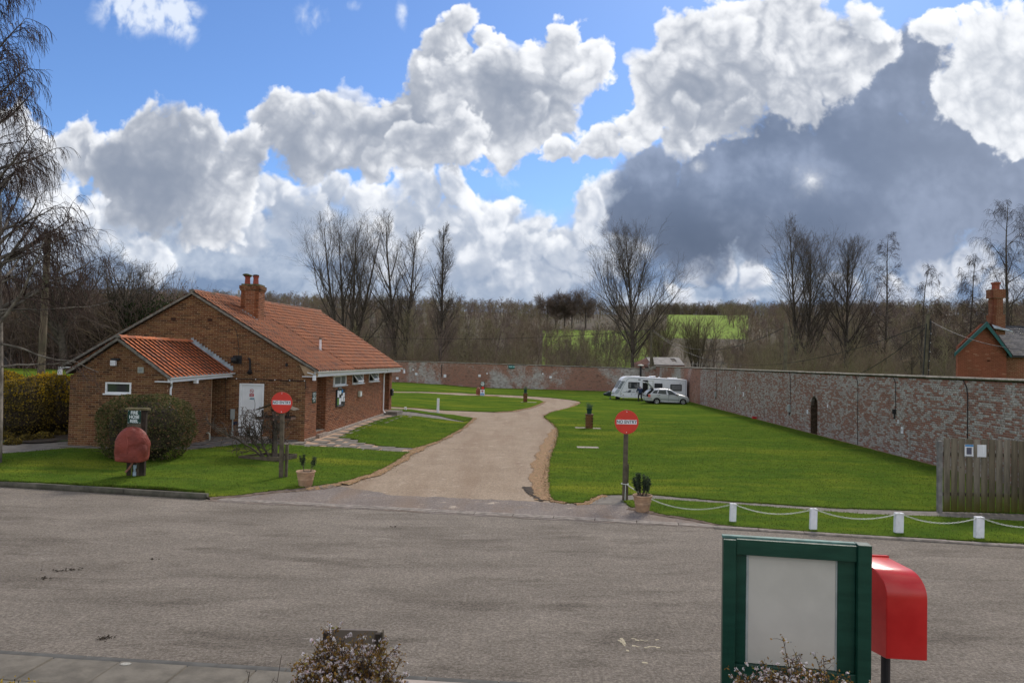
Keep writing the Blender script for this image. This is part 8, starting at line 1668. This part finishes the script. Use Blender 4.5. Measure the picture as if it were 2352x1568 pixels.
carpanel('rubbing_strip', [(905, 1060), (1620, 1085), (1620, 1098), (905, 1073)], MAT['cvdark'], d=.012); carpanel('rear_strip', [(345, 1040), (565, 1045), (560, 1062), (345, 1055)], MAT['black'], d=.012); carpanel('front_strip', [(1955, 1100), (2036, 1102), (2036, 1118), (1955, 1114)], MAT['black'], d=.012)
carpanel('sill', [(880, 1150), (1630, 1168), (1630, 1190), (880, 1172)], simple('bright_sill', (.6, .62, .62), .4), d=.012)
carpanel('tail_light', [(412, 905), (470, 893), (503, 915), (503, 995), (420, 1000)], MAT['red_sign'], d=.02); carpanel('tail_lens', [(440, 925), (490, 925), (492, 960), (446, 968)], simple('pink_lens', (.55, .25, .22), .3), d=.006, lift=.027); carpanel('headlight', [(1960, 985), (1995, 1000), (2010, 1050), (1985, 1060), (1965, 1030)], MAT['greybox'], d=.012); carpanel('bumper_vent', [(2010, 1135), (2040, 1120), (2040, 1175), (2015, 1180)], MAT['black'], d=.012)
MB().bar((cK(1545), side_y(1545, 890)-.02, cK(0, None, 900)[1]), (cK(1545), side_y(1545, 890)-.17, cK(0, None, 892)[1]), .17, .12).obj('door_mirror', MAT['black'], ct2)
for yy in (Yk+half-.55, Yk+half+.55): MB().tube([(cK(700), yy, cK(0, None, 668)[1]), (cK(760), yy, cK(0, None, 648)[1]), (cK(980), yy, cK(0, None, 640)[1]), (cK(1180), yy, cK(0, None, 656)[1]), (cK(1240), yy, cK(0, None, 682)[1])], .018, 6).obj('roof_rail', MAT['black'], ct2)
for wx, wy in ((750, 1150), (1775, 1168)):
    carpanel('wheel_arch', [(wx+138*math.cos(math.radians(q)), wy-5-134*math.sin(math.radians(q))) for q in range(-12, 193, 12)], MAT['dark'], d=.01, lift=-.01)
    w_ = wheel(ct2, cK(wx), side_y(wx, 1150)+.06, .262, .19, 6); w2_ = wheel(ct2, cK(wx), Yk+2*half-.14, .262, .19)
MB().box(cK(420), cK(1950), Yk+.2, Yk+1.5, .12, .3).obj('underside', MAT['dark'], ct2)
# open tailgate and dark boot mouth
bq = [Vector((cK(345), Yk+.16, cK(0, None, 985)[1])), Vector((cK(345), Yk+1.54, cK(0, None, 985)[1])), Vector((cK(640), Yk+1.42, cK(0, None, 682)[1])), Vector((cK(640), Yk+.28, cK(0, None, 682)[1]))]; nrm = (bq[1]-bq[0]).cross(bq[3]-bq[0]).normalized(); nrm = nrm if nrm.x < 0 else -nrm
MB().prism([p+nrm*.06 for p in bq], nrm*.02).obj('boot_opening', MAT['dark'], ct2)
def cz(y): return cK(0, None, y)[1]
tgp = [(640, 665), (560, 560), (480, 480), (400, 425), (330, 410), (262, 425)]; V = []
for x, y in tgp: V += [(cK(x), Yk+.26, cz(y)), (cK(x), Yk+1.44, cz(y)), (cK(x)+.02, Yk+.26, cz(y)-.06), (cK(x)+.02, Yk+1.44, cz(y)-.06)]
fs = []
for i in range(len(tgp)-1): a = 4*i; b = a+4; fs += [(a, a+1, b+1, b), (a+2, b+2, b+3, a+3), (a, b, b+2, a+2), (a+1, a+3, b+3, b+1)]
fs += [(0, 2, 3, 1), (4*5, 4*5+1, 4*5+3, 4*5+2)]
tg = MB().add(V, fs).obj('tailgate', MAT['carpaint'], ct2); P = [(cK(620), Yk+.38, cz(630)), (cK(620), Yk+1.32, cz(630)), (cK(420), Yk+1.32, cz(432)), (cK(420), Yk+.38, cz(432))]; MB().prism([Vector(p)+Vector((-.02, 0, .03)) for p in P], (-.008, 0, .008)).obj('rear_window', MAT['carglass'], tg)
MB().tube([(cK(560), Yk+.3, cz(640)), (cK(540), Yk+.3, cz(760))], .012, 5).obj('gas_strut', MAT['cvdark'], tg)
# ------------------------------------------------------------------ person bending at the tailgate, seen from behind
Yp = 69.2; kp = Yp/F_PX; pc = atY(1470, 922.6, Yp); pc.z = .03
pt = thing('person', pc, 'person in a navy hooded jacket bending forward between the caravan door and the car boot', 'person')
def skin(name, verts, edges, rad, mat, parent, sub=1):
    me = bpy.data.meshes.new(name); me.from_pydata([tuple(v) for v in verts], edges, []); me.materials.append(mat); o = link(name, me, parent); md = o.modifiers.new('skin', 'SKIN'); sv = me.skin_vertices[0].data
    for i, r in enumerate(rad): sv[i].radius = (r, r*.9) if not isinstance(r, tuple) else r
    sv[0].use_root = True; s = o.modifiers.new('sub', 'SUBSURF'); s.levels = s.render_levels = sub; md.use_smooth_shade = True; return o
B = lambda x, y, z: (pc.x+x, Yp+y, .03+z)
# pelvis, spine, neck, head leaning away and forward
J = dict(pel=B(0, 0, .82), sp=B(.01, .14, 1.02), ch=B(.02, .26, 1.20), nk=B(.03, .36, 1.27), hd=B(.04, .43, 1.31), ls=B(-.19, .24, 1.18), le=B(-.27, .28, .96), lw=B(-.20, .46, .84), rs_=B(.23, .26, 1.18), re=B(.27, .32, .95), rw=B(.20, .50, .84), lh=B(-.10, 0, .76), lk=B(-.13, .10, .44), la=B(-.15, .0, .09), lt=B(-.15, .14, .05), rh=B(.10, 0, .76), rk=B(.13, .12, .44), ra=B(.17, .02, .09), rt=B(.18, .16, .05))
nm = list(J); ix = {k: i for i, k in enumerate(nm)}; E_ = [('pel', 'sp'), ('sp', 'ch'), ('ch', 'nk'), ('nk', 'hd'), ('ch', 'ls'), ('ls', 'le'), ('le', 'lw'), ('ch', 'rs_'), ('rs_', 're'), ('re', 'rw'), ('pel', 'lh'), ('lh', 'lk'), ('lk', 'la'), ('la', 'lt'), ('pel', 'rh'), ('rh', 'rk'), ('rk', 'ra'), ('ra', 'rt')]
Rr = dict(pel=.13, sp=.13, ch=.14, nk=.06, hd=.10, ls=.065, le=.045, lw=.032, rs_=.065, re=.045, rw=.032, lh=.085, lk=.06, la=.04, lt=.035, rh=.085, rk=.06, ra=.04, rt=.035)
skin('body', [J[k] for k in nm], [(ix[a], ix[b]) for a, b in E_], [Rr[k] for k in nm], simple('skin_tone', (.45, .27, .20), .6), pt, 2)
def sub_skin(name, keys, edges, rad, mat): skin(name, [J[k] if isinstance(k, str) else k for k in keys], edges, rad, mat, pt, 2)
navy = simple('navy_jacket', (.012, .022, .055), .8, .35, 12)
J['low'] = B(0, -.02, .74); sub_skin('jacket', ['low', 'pel', 'sp', 'ch', 'nk', 'ls', 'le', 'lw', 'rs_', 're', 'rw'], [(0, 1), (1, 2), (2, 3), (3, 4), (3, 5), (5, 6), (6, 7), (3, 8), (8, 9), (9, 10)], [(.20, .15), (.19, .16), (.18, .16), (.19, .16), .10, .095, .078, .055, .095, .078, .055], navy)
sub_skin('hood', ['nk', 'hd', B(.045, .46, 1.36)], [(0, 1), (1, 2)], [.11, .135, .09], navy)
sub_skin('trousers', ['pel', 'lh', 'lk', 'la', 'rh', 'rk', 'ra'], [(0, 1), (1, 2), (2, 3), (0, 4), (4, 5), (5, 6)], [.14, .11, .085, .06, .11, .085, .06], simple('dark_trousers', (.015, .018, .022), .85, .3, 12))
sub_skin('shoe', [B(-.15, -.05, .05), 'lt'], [(0, 1)], [.055, .05], MAT['black']); sub_skin('shoe', [B(.17, -.04, .05), 'rt'], [(0, 1)], [.055, .05], MAT['black'])
for s_, w_ in ((-1, 'lw'), (1, 'rw')):
    w = Vector(J[w_]); m = MB()
    for q in range(4): a = w+Vector((-.03+.02*q, .06, -.03)); m.tube([w+Vector((-.025+.017*q, .01, -.01)), a, a+Vector((0, .015, -.045-.006*(q in (1, 2))))], [.010, .009, .007], 6)
    m.tube([w+Vector((-s_*.03, .0, .0)), w+Vector((-s_*.055, .04, -.02)), w+Vector((-s_*.05, .06, -.04))], [.011, .010, .008], 6); m.obj('fingers', bpy.data.materials['skin_tone'], pt)
# folding step
st_ = thing('step_ladder', (pc.x+.55, Yp-.6, .03), 'small pale folding step standing between the person and the car boot', 'step'); ps = atY(1490, 925, Yp-.4); m = MB(); x0s = atY(1484, 922, Yp-.6).x; zt2 = .42
for yy in (-.65, -.35):
    MB().bar((x0s, Yp+yy, .05), (x0s+.12, Yp+yy, zt2), .03, .03, (0, 1, 0)).obj('leg', MAT['greybox'], st_); MB().bar((x0s+.34, Yp+yy, .05), (x0s+.10, Yp+yy, zt2+.55 if yy == -.65 else zt2), .03, .03, (0, 1, 0)).obj('leg', MAT['greybox'], st_)
MB().box(x0s+.0, x0s+.32, Yp-.66, Yp-.34, zt2, zt2+.03).obj('tread', MAT['greybox'], st_); MB().box(x0s+.03, x0s+.42, Yp-.66, Yp-.34, .22, .25).obj('tread', MAT['greybox'], st_)
# ------------------------------------------------------------------ foreground: green board, red postbox, low board
nbt = thing('notice_board', atY(1830, 1900, 5.8) if 0 else Vector((2.25, 5.75, .04)), 'dark green timber notice board with a blank pale panel beside the postbox', 'noticeboard')
YL, YR = 5.92, 5.72
def fb(px, py, out=0.):      # point on the board's front plane
    d = ray(px, py); a = ray(1661, 1300); xl = a.x/a.y*YL; b = ray(2001, 1300); xr = b.x/b.y*YR; pl = Vector((xl, YL, 0)); pr = Vector((xr, YR, 0)); u = (pr-pl).normalized(); n = Vector((u.y, -u.x, 0)); t = (pl-CAM).dot(n)/d.dot(n); return CAM+d*t+n*out
pl, pr = fb(1661, 1300), fb(2001, 1300); bU = (pr-pl); bU.z = 0; bW = bU.length; bU.normalize(); bN = Vector((bU.y, -bU.x, 0)); bO = Vector((pl.x, pl.y, 0)); ztop = fb(1661, 1238).z; ztr = fb(2001, 1258).z
def fbx(name, a, b, z0_, z1_, o0, o1, mat, parent=nbt, bev=.004): 
    P = [bO+bU*a+bN*o0, bO+bU*b+bN*o0, bO+bU*b+bN*o1, bO+bU*a+bN*o1]; o = MB().hexa([p+Vector((0, 0, z0_)) for p in P]+[p+Vector((0, 0, z1_)) for p in P]).obj(name, mat, parent)
    if bev: bevel(o, bev)
    return o
sx_m = bW/340.
pa = lambda px: (fb(px, 1300)-bO).dot(bU)
zb_ = fb(1820, 1538).z; G_ = MAT['greenpaint']
fbx('post', 0, pa(1691), .0, ztop, -.10, .0, G_); fbx('post', pa(1970), pa(2001.5), .0, ztr+.02, -.10, .02, G_)
fbx('top_rail', pa(1691)+.002, pa(1970)-.002, fb(1820, 1282).z, fb(1820, 1246).z, -.10, -.012, G_); fbx('bottom_rail', pa(1691)+.002, pa(1970)-.002, zb_-.12, zb_, -.10, -.012, G_)
fbx('capping', -.004, pa(1985), ztop+.001, ztop+.02, -.11, -.055, simple('weathered_green', (.10, .20, .18), .6, .3, 12), bev=.003)
fbx('inner_board', pa(1691)+.003, pa(1716), zb_+.002, fb(1820, 1282).z-.002, -.085, -.045, G_); fbx('inner_board', pa(1928), pa(1970)-.003, zb_+.002, fb(1820, 1282).z-.002, -.085, -.045, G_)
fbx('backing', pa(1691), pa(1970), zb_, fb(1820, 1282).z, -.098, -.088, G_, bev=0)
MAT['panel'] = simple('pale_board_panel', (.52, .49, .44), .6, .04, 5, dirt=(.49, .46, .41)); fbx('panel', pa(1722), pa(1924), zb_+.004, fb(1820, 1276).z, -.085, -.06, MAT['panel'], bev=0)
fbx('panel_trim', pa(1716)+.001, pa(1722)-.001, zb_+.002, fb(1820, 1276).z, -.085, -.052, MAT['greybox'], bev=.002); fbx('panel_trim', pa(1924)+.001, pa(1928)-.001, zb_+.002, fb(1820, 1276).z, -.085, -.052, MAT['greybox'], bev=.002)
for a, b in ((1737, 1540), (1752, 1480), (1871, 1390)): c_ = fb(a+ (1820-1752), b); fbx('pin_hole', (c_-bO).dot(bU)-.003, (c_-bO).dot(bU)+.003, c_.z-.003, c_.z+.003, -.06, -.057, MAT['cvdark'], bev=0)
# postbox
pbt = thing('postbox', Vector((3.2, 6.15, .04)), 'bright red wall type postbox on a black pole, right of the green board', 'postbox')
def _red():
    t = NT('red_enamel', .28, .5); c = t.mix(t.noise(4, 4, lo=.3, hi=.7), (.50, .016, .016), (.60, .028, .026)); t.col(c); t.bump(t.noise(5, 3), .12, .02); return t.m
MAT['redgloss'] = _red()
# near vertical edge of the box, its front going right, its side going away to the left
YB = 5.95; e_b = atY(2036, 1512, YB); fr_b = atY(2126, 1524.5, YB); W_ = (fr_b.x-e_b.x); fx3 = Vector((fr_b.x-e_b.x, -.03, 0)).normalized(); sdir = Vector((-.28, .96, 0)).normalized(); Dp = .42; zb0 = e_b.z+.0; zt0 = atY(2052, 1277, YB+.4).z; H_ = zt0-zb0
R_ = .20; sec = [(0, 0), (0, H_-R_-.03)]+[(R_*(1-math.cos(q*PI/2/8)), H_-R_-.03+(R_)*math.sin(q*PI/2/8)) for q in range(1, 9)]+[(Dp, H_), (Dp, 0)]
P = [Vector((e_b.x, e_b.y, zb0))+sdir*a+Vector((0, 0, b)) for a, b in sec]; bx2 = MB().prism(P, fx3*W_).obj('box', MAT['redgloss'], pbt); bevel(bx2, .008, 3)
for p_ in bx2.data.polygons: p_.use_smooth = True
es = bx2.modifiers.new('edge', 'EDGE_SPLIT'); es.split_angle = math.radians(30)
o2 = Vector((e_b.x, e_b.y, zb0)); c2 = o2+sdir*.2+fx3*W_*.45
q = [o2+sdir*(Dp+.0)-fx3*.012, o2+sdir*(Dp)+fx3*(W_+.012), o2+sdir*(Dp+.03)+fx3*(W_+.012), o2+sdir*(Dp+.03)-fx3*.012]; bevel(MB().hexa([v-Vector((0, 0, .01)) for v in q]+[v+Vector((0, 0, H_+.012)) for v in q]).obj('back_flange', MAT['redgloss'], pbt), .004)
MB().tube([(c2.x, c2.y, .0), (c2.x, c2.y, zb0-.001)], .036, 14).obj('pole', MAT['black'], pbt); MB().box(c2.x-.08, c2.x+.08, c2.y-.08, c2.y+.08, .045, .06).obj('foot_plate', MAT['black'], pbt)
# low board between posts
Yl = 6.3; kl = Yl/F_PX; lb = thing('low_sign_board', Vector(((811-CX)*kl, Yl, .04)), 'low brown board between two square timber posts behind the blossom shrub', 'board')
LX = lambda q: atY(q, 1455, Yl).x
xl, xr = LX(743), LX(866); zt3 = atY(800, 1448, Yl).z
bevel(MB().box(xl+.03, xr-.002, Yl+.02, Yl+.045, zt3-.55, zt3).obj('board', simple('dark_varnished_board', (.15, .12, .095), .45, .15, 5), lb), .003)
for a, b in ((743, 752), (862, 876)): bevel(MB().box(LX(a), LX(b), Yl-.03 if a > 800 else Yl-.02, Yl+.02 if a > 800 else Yl+.018, .0, zt3-.012).obj('post', MAT['darkwood'], lb), .004)
MB().box(LX(876.2), LX(880), Yl-.02, Yl+.05, .0, zt3+.001).obj('edge_post', MAT['wood'], lb)
# chalky worn paint and dropped litter on the tarmac
def mark(pts, w, lab_mat, name='worn_paint_mark'):
    P = [flat(*p) for p in pts]; r = random.Random(5); m = MB()
    for a, b in zip(P, P[1:]):
        n = max(1, int((b-a).length/.05))
        for i in range(n):
            if r.random() < .25: continue
            c = a.lerp(b, i/n); s = r.uniform(.4, 1)*w; d = (b-a).normalized(); q = Vector((-d.y, d.x, 0)); o = q*r.uniform(-w, w)*.5; m.add([c+o-q*s/2+Vector((0, 0, .004)), c+o+d*r.uniform(.03, .07)-q*s/3+Vector((0, 0, .004)), c+o+d*.06+q*s/2+Vector((0, 0, .004)), c+o+q*s/2+Vector((0, 0, .004))], [(0, 1, 2, 3)])
    return link(name, m.mesh(name, lab_mat), None, None, 'stuff')
MAT['chalk'] = simple('worn_chalk_mark', (.42, .37, .26), .95, .2, 30)
mark([(1424, 1465), (1432, 1480), (1470, 1486), (1525, 1486)], .05, MAT['chalk']); mark([(1450, 1466), (1480, 1472), (1515, 1469)], .035, MAT['chalk']); mark([(1428, 1468), (1440, 1496)], .04, MAT['chalk']); mark([(1475, 1522), (1492, 1524)], .05, MAT['chalk'])
def litter(px, py, n, rx, ry, seed, mat):
    c = flat(px, py); rs = np.random.RandomState(seed); P = np.column_stack([c.x+rs.normal(0, rx, n), c.y+rs.normal(0, ry, n), rs.uniform(.004, .016, n)]); v, f = leaves(rs, P, .018); v[:, 2] = np.clip(v[:, 2], .003, .02); link('leaf_litter', np_mesh('leaf_litter', v, f, mat), None, None, 'stuff')
for i, (px, py, n, rx, ry) in enumerate([(132, 1310, 32, .10, .04), (172, 1308, 24, .07, .04), (103, 1328, 26, .05, .03), (243, 1466, 50, .05, .04), (905, 1210, 10, .05, .03), (350, 1284, 10, .05, .03)]): litter(px, py, n, rx, ry, i, MAT['soil'])
c = flat(288, 1534); prop(MB().prism([(c.x+math.cos(2*PI*i/16)*.06*(1+.15*math.sin(i*2.3)), c.y+math.sin(2*PI*i/16)*.04, .050) for i in range(16)], (0, 0, .003)).obj('lichen_patch', simple('pale_lichen', (.33, .32, .28), .9, .3, 60)), 'small round white lichen patch on the near footpath slab', 'lichen')
# yellow flowers peeping in at the lower left corner
p = atY(8, 1572, 4.6); rs = np.random.RandomState(9); P = np.array([[p.x, 4.6, p.z-.03]])+rs.normal(0, 1, (260, 3))*[.10, .06, .012]; yt = thing('yellow_plant', (p.x, 4.6, .04), 'yellow flowering plant just showing in the bottom left corner', 'plant'); v, f = leaves(rs, P, .010); link('flowers', np_mesh('flowers', v, f, MAT['yellow']), yt, None, 'stuff'); l = grow(rs, np.tile([p.x, 4.6, .04], (14, 1)), np.column_stack([rs.normal(0, .03, 14), rs.normal(0, .03, 14), np.ones(14)]), p.z-.05, .004, 5, .02, (0, 0, 0), .7); v, f = tubes([l], [4]); link('stem', np_mesh('stem', v, f, MAT['rosemary']), yt)
# bare twigs of another plant at the near kerb
tw = thing('twiggy_plant', atY(590, 1590, 5.4), 'few bare dark twigs poking up at the bottom left of the blossom shrub', 'plant'); pz = atY(600, 1548, 5.2).z; l = grow(rs, np.column_stack([np.linspace(-1.85, -1.66, 5), np.full(5, 5.2), np.full(5, .04)]), np.column_stack([rs.normal(0, .08, 5), rs.normal(0, .04, 5), np.ones(5)]), pz-.0, .004, 9, .10, (0, 0, .08), .5); q_, d, L, R, t = spawn(rs, l, 10, .5, 1, (25, 65), (.04, .09), .6, .1); l2 = grow(rs, q_, d, L, .002, 3, .3, (0, 0, .04), .5); v, f = tubes([l, l2], [4, 3]); link('twigs', np_mesh('twigs', v, f, MAT['birchtwig']), tw)
